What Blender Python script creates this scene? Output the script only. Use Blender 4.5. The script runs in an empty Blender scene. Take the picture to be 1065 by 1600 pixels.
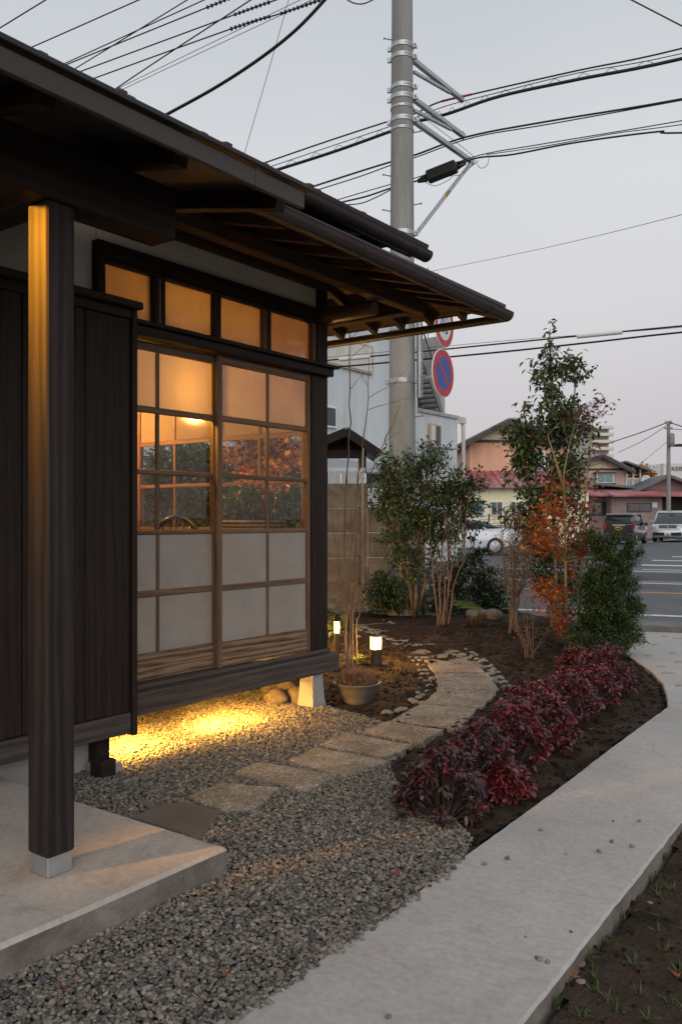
import bpy, bmesh, math, random
import numpy as np
from mathutils import Vector, Matrix

R = math.radians
rng = np.random.default_rng(11)
random.seed(11)
scene = bpy.context.scene
COL = scene.collection

# ------------------------------------------------------------------ camera
F, CX, HY, EYE, YAW = 1350.0, 532.5, 812.0, 1.22, R(36.5)
FW = np.array([-math.sin(YAW), math.cos(YAW), 0.0])
RT = np.array([math.cos(YAW), math.sin(YAW), 0.0])
cam_d = bpy.data.cameras.new('camera')
cam = bpy.data.objects.new('camera', cam_d)
COL.objects.link(cam)
cam.location = (0, 0, EYE)
cam.rotation_euler = (R(90), 0, YAW)
cam_d.sensor_fit = 'HORIZONTAL'
cam_d.sensor_width = 24.0
cam_d.lens = 24.0 * F / 1065.0
cam_d.shift_y = (HY - 800.0) / 1065.0
cam_d.clip_start = 0.05
cam_d.clip_end = 3000.0
scene.camera = cam

# ------------------------------------------------------------------ sky and sun (dusk, thin even cloud)
SUN_EL, SUN_AZ = R(24), R(136)
world = bpy.data.worlds.new('World')
scene.world = world
world.use_nodes = True
wn, wl = world.node_tree.nodes, world.node_tree.links
wn.clear()
w_out = wn.new('ShaderNodeOutputWorld')
w_bg = wn.new('ShaderNodeBackground')
w_sky = wn.new('ShaderNodeTexSky')
w_sky.sky_type = 'NISHITA'
w_sky.sun_disc = False
w_sky.sun_elevation = SUN_EL
w_sky.sun_rotation = SUN_AZ
w_sky.air_density = 1.0
w_sky.dust_density = 3.0
w_sky.ozone_density = 2.0
w_gain = wn.new('ShaderNodeMix'); w_gain.data_type = 'RGBA'; w_gain.blend_type = 'MULTIPLY'
w_gain.inputs['Factor'].default_value = 1.0
w_gain.inputs['B'].default_value = (0.05, 0.05, 0.05, 1)
wl.new(w_sky.outputs[0], w_gain.inputs['A'])
w_tc = wn.new('ShaderNodeTexCoord')
w_sep = wn.new('ShaderNodeSeparateXYZ')
w_ramp = wn.new('ShaderNodeValToRGB')
wl.new(w_tc.outputs['Generated'], w_sep.inputs[0])
wl.new(w_sep.outputs['Z'], w_ramp.inputs[0])
el = w_ramp.color_ramp.elements
el[0].position = 0.0;  el[0].color = (0.615, 0.565, 0.595, 1)
el[1].position = 1.0;  el[1].color = (0.52, 0.58, 0.66, 1)
for p, c in ((0.10, (0.645, 0.61, 0.63, 1)), (0.24, (0.735, 0.725, 0.745, 1)), (0.36, (0.735, 0.75, 0.775, 1)), (0.52, (0.60, 0.64, 0.68, 1))):
    e = el.new(p); e.color = c
w_mix = wn.new('ShaderNodeMix'); w_mix.data_type = 'RGBA'
w_mix.inputs['Factor'].default_value = 0.92
wl.new(w_gain.outputs['Result'], w_mix.inputs['A'])
w_noi = wn.new('ShaderNodeTexNoise'); w_noi.inputs['Scale'].default_value = 2.2; w_noi.inputs['Detail'].default_value = 5
w_nr = wn.new('ShaderNodeValToRGB'); w_nr.color_ramp.elements[0].position = 0.3; w_nr.color_ramp.elements[1].position = 0.7
w_nr.color_ramp.elements[0].color = (0.965, 0.97, 0.98, 1); w_nr.color_ramp.elements[1].color = (1.03, 1.025, 1.02, 1)
w_cl = wn.new('ShaderNodeMix'); w_cl.data_type = 'RGBA'; w_cl.blend_type = 'MULTIPLY'; w_cl.inputs['Factor'].default_value = 1.0
wl.new(w_tc.outputs['Generated'], w_noi.inputs['Vector']); wl.new(w_noi.outputs['Fac'], w_nr.inputs[0])
wl.new(w_ramp.outputs[0], w_cl.inputs['A']); wl.new(w_nr.outputs[0], w_cl.inputs['B'])
wl.new(w_cl.outputs['Result'], w_mix.inputs['B'])
wl.new(w_mix.outputs['Result'], w_bg.inputs['Color'])
w_bg.inputs['Strength'].default_value = 1.0
wl.new(w_bg.outputs[0], w_out.inputs['Surface'])

sun_d = bpy.data.lights.new('sun', 'SUN')
sun_d.energy = 1.4
sun_d.angle = R(70)
sun_d.color = (1.0, 0.965, 0.93)
sun = bpy.data.objects.new('sun', sun_d)
COL.objects.link(sun)
sdir = Vector((math.sin(SUN_AZ) * math.cos(SUN_EL), math.cos(SUN_AZ) * math.cos(SUN_EL), math.sin(SUN_EL)))
sun.rotation_euler = (-sdir).to_track_quat('-Z', 'Y').to_euler()
sun.location = (6, -4, 9)

scene.view_settings.view_transform = 'Standard'
scene.view_settings.look = 'None'
scene.view_settings.gamma = 1.0
scene.view_settings.exposure = 0.0
scene.view_settings.use_curve_mapping = False
scene.cycles.use_denoising = True
scene.cycles.max_bounces = 8
scene.cycles.transparent_max_bounces = 16
scene.cycles.caustics_reflective = False
scene.cycles.caustics_refractive = False
scene.cycles.sample_clamp_indirect = 4.0

# ------------------------------------------------------------------ pixel -> place
def ray(px, py):
    a = (px - CX) / F
    return FW + RT * a + np.array([0, 0, (HY - py) / F])
def at(px, py, depth):
    return np.array([0, 0, EYE]) + ray(px, py) * depth
def gnd(px, py, z=0.0):
    r = ray(px, py)
    return np.array([0, 0, EYE]) + r * ((z - EYE) / r[2])
def onx(px, py, X):
    r = ray(px, py)
    return np.array([0, 0, EYE]) + r * (X / r[0])
def ony(px, py, Y):
    r = ray(px, py)
    return np.array([0, 0, EYE]) + r * (Y / r[1])
def gdepth(py, z=0.0):
    return F * (EYE - z) / (py - HY)
def proj(p):
    q = np.asarray(p, float) - np.array([0, 0, EYE])
    d = q @ FW
    return CX + F * (q @ RT) / d, HY - F * q[2] / d

# ------------------------------------------------------------------ mesh builder
def _box_topology():
    h, e = 1.0, 0.2
    vs = []
    for sx in (-1, 1):
        for sy in (-1, 1):
            for sz in (-1, 1):
                for ax in range(3):
                    s = (sx, sy, sz)
                    vs.append([s[k] * (h if k == ax else h - e) for k in range(3)])
    vs = np.array(vs)
    faces = []
    def order(idx):
        idx = list(idx); c = vs[idx].mean(0); n = c / np.linalg.norm(c)
        t = vs[idx[0]] - c; t = t - n * (t @ n); t /= np.linalg.norm(t); b = np.cross(n, t)
        return sorted(idx, key=lambda i: math.atan2((vs[i] - c) @ b, (vs[i] - c) @ t))
    sg = np.array([(sx, sy, sz) for sx in (-1, 1) for sy in (-1, 1) for sz in (-1, 1)])
    for ax in range(3):
        for s in (-1, 1):
            faces.append(order([3 * i + ax for i in range(8) if sg[i][ax] == s]))
    for a1, a2 in ((0, 1), (0, 2), (1, 2)):
        for s1 in (-1, 1):
            for s2 in (-1, 1):
                faces.append(order([3 * i + a for i in range(8) if sg[i][a1] == s1 and sg[i][a2] == s2 for a in (a1, a2)]))
    for i in range(8):
        faces.append(order([3 * i, 3 * i + 1, 3 * i + 2]))
    return sg, faces
_SG, _BF = _box_topology()

ORIGIN = {}
class MB:
    def __init__(self):
        self.v = []; self.f = []; self.n = 0; self.mi = []; self.cur = 0
    def add(self, vs, fs):
        vs = np.asarray(vs, float)
        self.v.append(vs)
        for f in fs:
            self.f.append([i + self.n for i in f]); self.mi.append(self.cur)
        self.n += len(vs)
        return self
    def obox(self, c, size, M=None, b=0.003):
        h = np.asarray(size, float) / 2
        e = min(b, h.min() * 0.6)
        vs = []
        for s in _SG:
            for ax in range(3):
                vs.append([s[k] * (h[k] if k == ax else h[k] - e) for k in range(3)])
        vs = np.array(vs)
        if M is not None:
            vs = vs @ np.asarray(M, float).T
        return self.add(vs + np.asarray(c, float), _BF)
    def box(self, x0, x1, y0, y1, z0, z1, b=0.003):
        return self.obox(((x0 + x1) / 2, (y0 + y1) / 2, (z0 + z1) / 2), (abs(x1 - x0), abs(y1 - y0), abs(z1 - z0)), None, b)
    def beam(self, p0, p1, w, h, up=(0, 0, 1), b=0.003):
        p0 = np.asarray(p0, float); p1 = np.asarray(p1, float)
        d = p1 - p0; L = np.linalg.norm(d); d = d / L
        s = np.cross(up, d); s /= np.linalg.norm(s); u = np.cross(d, s)
        return self.obox((p0 + p1) / 2, (L, w, h), np.stack([d, s, u], 1), b)
    def tube(self, pts, r, n=8, cap=True, closed=False):
        P = np.asarray(pts, float); m = len(P)
        r = np.full(m, float(r)) if np.isscalar(r) else np.asarray(r, float)
        T = np.gradient(P, axis=0)
        if closed:
            T = np.roll(P, -1, 0) - np.roll(P, 1, 0)
        T /= np.maximum(np.linalg.norm(T, axis=1), 1e-9)[:, None]
        up = np.array([0, 0, 1.0]) if abs(T[0][2]) < 0.9 else np.array([1.0, 0, 0])
        u = np.cross(T[0], up); u /= np.linalg.norm(u)
        ang = np.arange(n) * 2 * math.pi / n
        vs = []
        for i in range(m):
            u = u - T[i] * (u @ T[i]); u /= max(np.linalg.norm(u), 1e-9); w = np.cross(T[i], u)
            vs.append(P[i] + r[i] * (np.cos(ang)[:, None] * u + np.sin(ang)[:, None] * w))
        fs = []
        rows = m if closed else m - 1
        for i in range(rows):
            a, b_ = i * n, ((i + 1) % m) * n
            for k in range(n):
                fs.append((a + k, a + (k + 1) % n, b_ + (k + 1) % n, b_ + k))
        if cap and not closed:
            fs.append(tuple(range(n))[::-1]); fs.append(tuple((m - 1) * n + k for k in range(n)))
        return self.add(np.concatenate(vs), fs)
    def lathe(self, prof, n=24, c=(0, 0, 0), axis='z', cap=True):
        prof = np.asarray(prof, float); m = len(prof)
        ang = np.arange(n) * 2 * math.pi / n
        vs = np.zeros((m * n, 3))
        for i, (r, z) in enumerate(prof):
            vs[i * n:(i + 1) * n, 0] = r * np.cos(ang); vs[i * n:(i + 1) * n, 1] = r * np.sin(ang); vs[i * n:(i + 1) * n, 2] = z
        if axis == 'x': vs = vs[:, [2, 0, 1]]
        if axis == 'y': vs = vs[:, [1, 2, 0]]
        fs = [(i * n + k, i * n + (k + 1) % n, (i + 1) * n + (k + 1) % n, (i + 1) * n + k) for i in range(m - 1) for k in range(n)]
        if cap:
            fs.append(tuple(range(n))[::-1]); fs.append(tuple((m - 1) * n + k for k in range(n)))
        return self.add(vs + np.asarray(c, float), fs)
    def prism(self, poly, z0, z1, b=0.0):
        poly = [np.asarray(p, float)[:2] for p in poly]; n = len(poly)
        ar = sum(poly[i][0] * poly[(i + 1) % n][1] - poly[(i + 1) % n][0] * poly[i][1] for i in range(n))
        if ar < 0: poly = poly[::-1]
        P = np.array(poly)
        if b > 0:
            c = P.mean(0)
            d = P - c; inner = c + d * (1 - b / np.maximum(np.linalg.norm(d, axis=1), 1e-6))[:, None]
            rings = [(P, z0), (P, z1 - b), (inner, z1)]
        else:
            rings = [(P, z0), (P, z1)]
        vs = np.concatenate([np.column_stack([q, np.full(n, z)]) for q, z in rings])
        fs = [tuple(range(n))[::-1], tuple((len(rings) - 1) * n + k for k in range(n))]
        for i in range(len(rings) - 1):
            for k in range(n):
                fs.append((i * n + k, i * n + (k + 1) % n, (i + 1) * n + (k + 1) % n, (i + 1) * n + k))
        return self.add(vs, fs)
    def xprism(self, prof, d0, d1, frame):
        """closed profile (u, w) swept from d0 to d1; frame = (origin, u_axis, w_axis, sweep_axis)"""
        o, ua, wa, da = [np.asarray(q, float) for q in frame]
        n = len(prof)
        A = np.array([o + ua * p[0] + wa * p[1] + da * d0 for p in prof]); B = A + da * (d1 - d0)
        fs = [tuple(range(n)), tuple(range(n, 2 * n))[::-1]] + [(k, n + k, n + (k + 1) % n, (k + 1) % n) for k in range(n)]
        return self.add(np.concatenate([A, B]), fs)
    def build(self, name, mats, parent=None, smooth=False, fix=True, origin=None, angle=None):
        V = np.concatenate(self.v) if self.v else np.zeros((0, 3))
        if origin is None:
            lo, hi = V.min(0), V.max(0)
            origin = np.array([(lo[0] + hi[0]) / 2, (lo[1] + hi[1]) / 2, lo[2]])
        origin = np.asarray(origin, float)
        me = bpy.data.meshes.new(name)
        me.from_pydata((V - origin).tolist(), [], self.f)
        if not isinstance(mats, (list, tuple)): mats = [mats]
        for m in mats: me.materials.append(m)
        if len(mats) > 1:
            me.polygons.foreach_set('material_index', self.mi)
        if fix:
            bm = bmesh.new(); bm.from_mesh(me)
            bmesh.ops.recalc_face_normals(bm, faces=bm.faces)
            bm.to_mesh(me); bm.free()
        if smooth:
            me.polygons.foreach_set('use_smooth', [True] * len(me.polygons))
            if angle:
                me.set_sharp_from_angle(angle=R(angle))
        me.update()
        return link(name, me, parent, origin)

def link(name, data, parent=None, origin=(0, 0, 0)):
    o = bpy.data.objects.new(name, data)
    COL.objects.link(o)
    origin = np.asarray(origin, float)
    if parent is not None:
        o.parent = parent
        o.location = Vector(origin - ORIGIN[parent.name])
    else:
        o.location = Vector(origin)
    ORIGIN[o.name] = origin
    return o
def tag(o, label, cat, group=None):
    o['label'] = label; o['category'] = cat
    if group: o['group'] = group
    return o
def struct(o):
    o['kind'] = 'structure'; return o
def stuff(o, label=None, cat=None):
    o['kind'] = 'stuff'
    if label: o['label'] = label
    if cat: o['category'] = cat
    return o
def thing(name, label, cat, loc=(0, 0, 0), group=None):
    o = link(name, None, None, loc)
    o.empty_display_size = 0.1
    return tag(o, label, cat, group)
def local(o):            # parts of this root are modelled in its own frame
    ORIGIN[o.name] = np.zeros(3); return o
def copy_tree(o, parent=None):
    c = o.copy(); COL.objects.link(c)
    if parent is not None: c.parent = parent
    for ch in o.children: copy_tree(ch, c)
    return c

# ------------------------------------------------------------------ materials
def newmat(name):
    m = bpy.data.materials.new(name); m.use_nodes = True
    nt = m.node_tree; nt.nodes.clear()
    out = nt.nodes.new('ShaderNodeOutputMaterial')
    return m, nt.nodes, nt.links, out
def rgba(c): return (c[0], c[1], c[2], 1.0)
def coords(n, l, scale, rand=True, kind='Object'):
    tc = n.new('ShaderNodeTexCoord')
    mp = n.new('ShaderNodeMapping'); mp.inputs['Scale'].default_value = scale
    if rand:
        oi = n.new('ShaderNodeObjectInfo')
        mu = n.new('ShaderNodeMath'); mu.operation = 'MULTIPLY'; mu.inputs[1].default_value = 37.0
        l.new(oi.outputs['Random'], mu.inputs[0])
        l.new(mu.outputs[0], mp.inputs['Location'])
    l.new(tc.outputs[kind], mp.inputs['Vector'])
    return mp.outputs[0]
def noise(n, l, vec, scale, detail=5, rough=0.55, dist=0.0):
    t = n.new('ShaderNodeTexNoise')
    t.inputs['Scale'].default_value = scale; t.inputs['Detail'].default_value = detail
    t.inputs['Roughness'].default_value = rough; t.inputs['Distortion'].default_value = dist
    l.new(vec, t.inputs['Vector'])
    return t.outputs['Fac']
def ramp(n, l, fac, stops):
    r = n.new('ShaderNodeValToRGB')
    els = r.color_ramp.elements
    while len(els) < len(stops): els.new(0.5)
    for e, (p, c) in zip(els, stops):
        e.position = p; e.color = rgba(c) if len(c) == 3 else c
    l.new(fac, r.inputs[0])
    return r.outputs[0]
def bump(n, l, h, strength, dist=0.01, prev=None):
    b = n.new('ShaderNodeBump'); b.inputs['Strength'].default_value = strength; b.inputs['Distance'].default_value = dist
    l.new(h, b.inputs['Height'])
    if prev: l.new(prev, b.inputs['Normal'])
    return b.outputs[0]
def mixc(n, l, fac, a, b, mode='MIX'):
    m = n.new('ShaderNodeMix'); m.data_type = 'RGBA'; m.blend_type = mode
    for sock, v in ((m.inputs['Factor'], fac), (m.inputs['A'], a), (m.inputs['B'], b)):
        if isinstance(v, (int, float)): sock.default_value = v
        elif isinstance(v, tuple): sock.default_value = rgba(v)
        else: l.new(v, sock)
    return m.outputs['Result']
def principled(n, l, out, col, rough=0.6, metal=0.0, spec=0.4, normal=None):
    p = n.new('ShaderNodeBsdfPrincipled')
    if isinstance(col, tuple): p.inputs['Base Color'].default_value = rgba(col)
    else: l.new(col, p.inputs['Base Color'])
    if isinstance(rough, (int, float)): p.inputs['Roughness'].default_value = rough
    else: l.new(rough, p.inputs['Roughness'])
    p.inputs['Metallic'].default_value = metal
    p.inputs['Specular IOR Level'].default_value = spec
    if normal: l.new(normal, p.inputs['Normal'])
    l.new(p.outputs[0], out.inputs['Surface'])
    return p
def surf(name, c1, c2, scale=6.0, rough=0.7, metal=0.0, spec=0.35, bstr=0.15, bdist=0.01, stain=None, stain_scale=1.2, vs=(1, 1, 1), fine=8.0, rand=True):
    m, n, l, out = newmat(name)
    v = coords(n, l, vs, rand)
    f = noise(n, l, v, scale, 7, 0.6)
    col = ramp(n, l, f, [(0.3, c1), (0.7, c2)])
    if stain:
        s = noise(n, l, v, stain_scale, 6, 0.65, 0.6)
        k = ramp(n, l, s, [(0.42, (0, 0, 0)), (0.72, (1, 1, 1))])
        col = mixc(n, l, k, col, stain)
    nb = bump(n, l, noise(n, l, v, scale * fine, 4, 0.6), bstr, bdist)
    principled(n, l, out, col, rough, metal, spec, nb)
    return m
def wood(name, dark, light, axis, ring=0.16, rough=0.6, grain=1.0, knots=False, contrast=(0.32, 0.68), spec=0.3, bstr=0.35):
    m, n, l, out = newmat(name)
    s = [1.0, 1.0, 1.0]; s[axis] = 0.07
    v = coords(n, l, tuple(s))
    s2 = [1.0, 1.0, 1.0]; s2[axis] = 0.06
    v2 = coords(n, l, tuple(s2))
    w = n.new('ShaderNodeTexWave'); w.wave_type = 'RINGS'; w.rings_direction = 'XYZ'[axis]
    w.inputs['Scale'].default_value = 9.0 * grain; w.inputs['Distortion'].default_value = 7.0
    w.inputs['Detail'].default_value = 3.0; w.inputs['Detail Scale'].default_value = 1.3
    l.new(v2, w.inputs['Vector'])
    f1 = noise(n, l, v, 55 * grain, 6, 0.65)
    f2 = noise(n, l, v, 7, 3, 0.5)
    a = n.new('ShaderNodeMath'); a.operation = 'MULTIPLY_ADD'; a.inputs[1].default_value = ring
    l.new(w.outputs['Fac'], a.inputs[0])
    b2 = n.new('ShaderNodeMath'); b2.operation = 'MULTIPLY_ADD'; b2.inputs[1].default_value = 0.85 - ring
    l.new(f1, b2.inputs[0])
    c2 = n.new('ShaderNodeMath'); c2.operation = 'MULTIPLY'; c2.inputs[1].default_value = 0.30
    l.new(f2, c2.inputs[0]); l.new(c2.outputs[0], b2.inputs[2]); l.new(b2.outputs[0], a.inputs[2])
    col = ramp(n, l, a.outputs[0], [(contrast[0], dark), (contrast[1] + 0.08, light)])
    nb = bump(n, l, a.outputs[0], bstr, 0.004)
    rr = ramp(n, l, f2, [(0.3, (rough - 0.1,) * 3), (0.7, (rough + 0.12,) * 3)])
    principled(n, l, out, col, rr, 0.0, spec, nb)
    return m
def plain(name, c, rough=0.5, metal=0.0, spec=0.4):
    m, n, l, out = newmat(name)
    v = coords(n, l, (1, 1, 1))
    f = noise(n, l, v, 5.0, 5, 0.6)
    col = ramp(n, l, f, [(0.3, tuple(x * 0.88 for x in c)), (0.7, tuple(min(1, x * 1.08) for x in c))])
    rr = ramp(n, l, noise(n, l, v, 9.0, 4), [(0.3, (max(0.02, rough - 0.06),) * 3), (0.7, (min(1, rough + 0.08),) * 3)])
    principled(n, l, out, col, rr, metal, spec)
    return m
def emit(name, c, strength, base=(0.9, 0.85, 0.7)):
    m, n, l, out = newmat(name)
    p = principled(n, l, out, base, 0.4)
    p.inputs['Emission Color'].default_value = rgba(c)
    p.inputs['Emission Strength'].default_value = strength
    return m
def schlick(n, l, f0=0.045):
    lw = n.new('ShaderNodeLayerWeight'); lw.inputs['Blend'].default_value = 0.5
    pw = n.new('ShaderNodeMath'); pw.operation = 'POWER'; pw.inputs[1].default_value = 5.0
    l.new(lw.outputs['Facing'], pw.inputs[0])
    ma = n.new('ShaderNodeMath'); ma.operation = 'MULTIPLY_ADD'; ma.inputs[1].default_value = 1 - f0; ma.inputs[2].default_value = f0
    l.new(pw.outputs[0], ma.inputs[0])
    return ma.outputs[0]
def glow_glass(name, c, strength):
    m, n, l, out = newmat(name)
    e = n.new('ShaderNodeEmission'); e.inputs[0].default_value = rgba(c); e.inputs[1].default_value = strength
    t = n.new('ShaderNodeBsdfTransparent')
    a = n.new('ShaderNodeAddShader'); l.new(e.outputs[0], a.inputs[0]); l.new(t.outputs[0], a.inputs[1])
    l.new(a.outputs[0], out.inputs['Surface'])
    return m
def glass(name, tint=(1, 1, 1), ior=1.5, boost=1.0, rough=0.0):
    m, n, l, out = newmat(name)
    mu = n.new('ShaderNodeMath'); mu.operation = 'MULTIPLY'; mu.inputs[1].default_value = boost; mu.use_clamp = True
    l.new(schlick(n, l), mu.inputs[0])
    t = n.new('ShaderNodeBsdfTransparent'); t.inputs[0].default_value = rgba(tint)
    g = n.new('ShaderNodeBsdfGlossy'); g.inputs['Roughness'].default_value = rough
    v = coords(n, l, (1, 1, 1))
    nb = bump(n, l, noise(n, l, v, 2.2, 2, 0.5), 0.06, 0.02)
    l.new(nb, g.inputs['Normal'])
    mx = n.new('ShaderNodeMixShader')
    l.new(mu.outputs[0], mx.inputs[0]); l.new(t.outputs[0], mx.inputs[1]); l.new(g.outputs[0], mx.inputs[2])
    l.new(mx.outputs[0], out.inputs['Surface'])
    return m
def frosted(name, col=(0.8, 0.78, 0.74), transl=0.6, ior=1.45, rough=0.12):
    m, n, l, out = newmat(name)
    v = coords(n, l, (1, 1, 1))
    c = ramp(n, l, noise(n, l, v, 4.0, 7, 0.7, 0.8), [(0.25, tuple(x * 0.80 for x in col)), (0.75, tuple(x * 1.06 for x in col))])
    d = n.new('ShaderNodeBsdfDiffuse'); t = n.new('ShaderNodeBsdfTranslucent')
    l.new(c, d.inputs[0]); l.new(c, t.inputs[0])
    m1 = n.new('ShaderNodeMixShader'); m1.inputs[0].default_value = transl
    l.new(d.outputs[0], m1.inputs[1]); l.new(t.outputs[0], m1.inputs[2])
    fr = schlick(n, l, 0.08)
    g = n.new('ShaderNodeBsdfGlossy'); g.inputs['Roughness'].default_value = rough
    nb = bump(n, l, noise(n, l, v, 2.0, 3, 0.5), 0.08, 0.02); l.new(nb, g.inputs['Normal'])
    m2 = n.new('ShaderNodeMixShader')
    l.new(fr, m2.inputs[0]); l.new(m1.outputs[0], m2.inputs[1]); l.new(g.outputs[0], m2.inputs[2])
    l.new(m2.outputs[0], out.inputs['Surface'])
    return m
def leafmat(name, rough=0.45, transl=0.3, spec=0.4, var=0.25):
    m, n, l, out = newmat(name)
    at_ = n.new('ShaderNodeAttribute'); at_.attribute_name = 'tint'
    v = coords(n, l, (1, 1, 1), False)
    f = ramp(n, l, noise(n, l, v, 25.0, 3), [(0.3, (1 - var,) * 3), (0.7, (1 + var,) * 3)])
    col = mixc(n, l, 1.0, at_.outputs['Color'], f, 'MULTIPLY')
    p = n.new('ShaderNodeBsdfPrincipled'); l.new(col, p.inputs['Base Color'])
    p.inputs['Roughness'].default_value = rough; p.inputs['Specular IOR Level'].default_value = spec
    t = n.new('ShaderNodeBsdfTranslucent'); l.new(col, t.inputs[0])
    mx = n.new('ShaderNodeMixShader'); mx.inputs[0].default_value = transl
    l.new(p.outputs[0], mx.inputs[1]); l.new(t.outputs[0], mx.inputs[2])
    l.new(mx.outputs[0], out.inputs['Surface'])
    return m

M = {}
DK, DL = (0.0085, 0.0056, 0.0045), (0.034, 0.0225, 0.0168)
for ax, nm in enumerate('xyz'):
    M['dark_' + nm] = wood('dark_timber_' + nm, DK, DL, ax, rough=0.6, spec=0.16, contrast=(0.24, 0.72))
    M['brown_' + nm] = wood('brown_timber_' + nm, (0.050, 0.026, 0.014), (0.185, 0.108, 0.062), ax, rough=0.55, grain=1.2)
    M['raft_' + nm] = wood('rafter_timber_' + nm, (0.028, 0.0165, 0.010), (0.105, 0.062, 0.036), ax, rough=0.7, spec=0.15)
M['grey_y'] = wood('weathered_beam', (0.024, 0.018, 0.015), (0.090, 0.071, 0.060), 1, rough=0.7, grain=1.2)
M['board_y'] = wood('grained_board', (0.055, 0.029, 0.017), (0.27, 0.168, 0.10), 1, 0.26, rough=0.6, grain=1.5, contrast=(0.38, 0.6))
M['post'] = wood('stained_post', (0.012, 0.009, 0.0082), (0.040, 0.031, 0.028), 2, 0.34, rough=0.62, spec=0.15, contrast=(0.24, 0.74), bstr=0.10)
M['plaster'] = surf('plaster', (0.68, 0.625, 0.52), (0.77, 0.71, 0.60), 3, 0.9, bstr=0.1, stain=(0.63, 0.57, 0.47))
def concrete_mat(name, c1, c2, stain, crack=0.5, stain_amt=0.7):
    m, n, l, out = newmat(name)
    v = coords(n, l, (1, 1, 1), False)
    col = ramp(n, l, noise(n, l, v, 1.1, 8, 0.62, 0.4), [(0.32, c1), (0.68, c2)])
    k = ramp(n, l, noise(n, l, v, 2.7, 9, 0.7, 1.2), [(0.50, (0, 0, 0)), (0.78, (stain_amt,) * 3)])
    col = mixc(n, l, k, col, stain)
    f = ramp(n, l, noise(n, l, v, 45, 5, 0.7), [(0.30, (0.84,) * 3), (0.62, (1.05,) * 3)])
    col = mixc(n, l, 1.0, col, f, 'MULTIPLY')
    pits = ramp(n, l, noise(n, l, v, 140, 2, 0.5), [(0.27, (0.62,) * 3), (0.33, (1, 1, 1))])
    col = mixc(n, l, 0.8, col, pits, 'MULTIPLY')
    # trowel sweeps
    tv = coords(n, l, (1.0, 7.0, 1.0), False)
    tr = noise(n, l, tv, 6.0, 4, 0.6, 1.5)
    col = mixc(n, l, 1.0, col, ramp(n, l, tr, [(0.35, (0.95,) * 3), (0.65, (1.03,) * 3)]), 'MULTIPLY')
    # hairline cracks
    dn = n.new('ShaderNodeTexNoise'); dn.inputs['Scale'].default_value = 3.0; dn.inputs['Detail'].default_value = 6; l.new(v, dn.inputs['Vector'])
    mx = mixc(n, l, 0.16, v, dn.outputs['Color'])
    vo = n.new('ShaderNodeTexVoronoi'); vo.feature = 'DISTANCE_TO_EDGE'; vo.inputs['Scale'].default_value = 0.75; l.new(mx, vo.inputs['Vector'])
    ck = ramp(n, l, vo.outputs['Distance'], [(0.0, (1 - crack,) * 3), (0.0035, (1, 1, 1))])
    col = mixc(n, l, 1.0, col, ck, 'MULTIPLY')
    nb = bump(n, l, noise(n, l, v, 70, 5, 0.65), 0.22, 0.004)
    nb = bump(n, l, tr, 0.06, 0.02, nb)
    rr = ramp(n, l, noise(n, l, v, 3, 4), [(0.3, (0.62,) * 3), (0.7, (0.85,) * 3)])
    principled(n, l, out, col, rr, 0.0, 0.35, nb)
    return m
M['concrete'] = concrete_mat('porch_concrete', (0.34, 0.295, 0.255), (0.47, 0.42, 0.375), (0.25, 0.185, 0.14), 0.12, 0.85)
M['walk'] = concrete_mat('walk_concrete', (0.355, 0.335, 0.315), (0.445, 0.425, 0.402), (0.30, 0.262, 0.225), 0.14, 0.6)
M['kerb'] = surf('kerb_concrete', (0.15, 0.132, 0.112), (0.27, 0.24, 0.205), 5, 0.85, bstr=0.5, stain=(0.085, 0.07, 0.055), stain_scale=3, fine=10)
M['found'] = surf('foundation_concrete', (0.30, 0.29, 0.27), (0.42, 0.40, 0.38), 4, 0.85, bstr=0.2, stain=(0.24, 0.23, 0.21))
M['steel'] = surf('galvanised_steel', (0.36, 0.38, 0.39), (0.50, 0.52, 0.53), 9, 0.45, 0.75, bstr=0.03)
M['steel_dull'] = surf('dull_steel', (0.16, 0.17, 0.175), (0.26, 0.27, 0.275), 9, 0.5, 0.5, bstr=0.03)
M['gutter'] = surf('brown_gutter', (0.030, 0.021, 0.018), (0.046, 0.034, 0.030), 6, 0.42, 0.1, bstr=0.03)
M['fascia'] = surf('brown_fascia', (0.032, 0.026, 0.024), (0.052, 0.043, 0.041), 4, 0.55, 0.1, bstr=0.06, vs=(1, 0.1, 1))
M['roof_metal'] = surf('dark_roof', (0.03, 0.027, 0.028), (0.055, 0.05, 0.052), 5, 0.5, 0.2, bstr=0.05)
M['rubber'] = plain('black_rubber', (0.012, 0.012, 0.013), 0.6)
M['cable'] = plain('black_cable', (0.012, 0.012, 0.014), 0.5)
M['red_cover'] = plain('red_cable_cover', (0.25, 0.02, 0.025), 0.5)
M['pole'] = surf('pole_concrete', (0.215, 0.218, 0.212), (0.34, 0.342, 0.33), 5, 0.8, bstr=0.12, vs=(1, 1, 0.16), stain=(0.20, 0.19, 0.17), stain_scale=2.2, fine=10)
M['glass'] = glass('window_glass', (0.98, 0.98, 0.97), 1.5, 0.7)
M['frost'] = frosted('frosted_glass', (0.44, 0.395, 0.345), 0.30)
M['paper'] = frosted('frosted_upper_glass', (0.62, 0.52, 0.40), 0.74)
M['leaf'] = leafmat('leaf')
M['leaf_gloss'] = leafmat('glossy_leaf', 0.32, 0.18, 0.5)
M['leaf_dry'] = leafmat('dry_leaf', 0.8, 0.3, 0.1)
M['bark'] = surf('bark', (0.10, 0.075, 0.055), (0.22, 0.175, 0.135), 14, 0.85, bstr=0.5, vs=(1, 1, 0.25))
M['bark_pale'] = surf('pale_bark', (0.10, 0.068, 0.048), (0.19, 0.132, 0.096), 16, 0.8, bstr=0.4, vs=(1, 1, 0.25))
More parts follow.
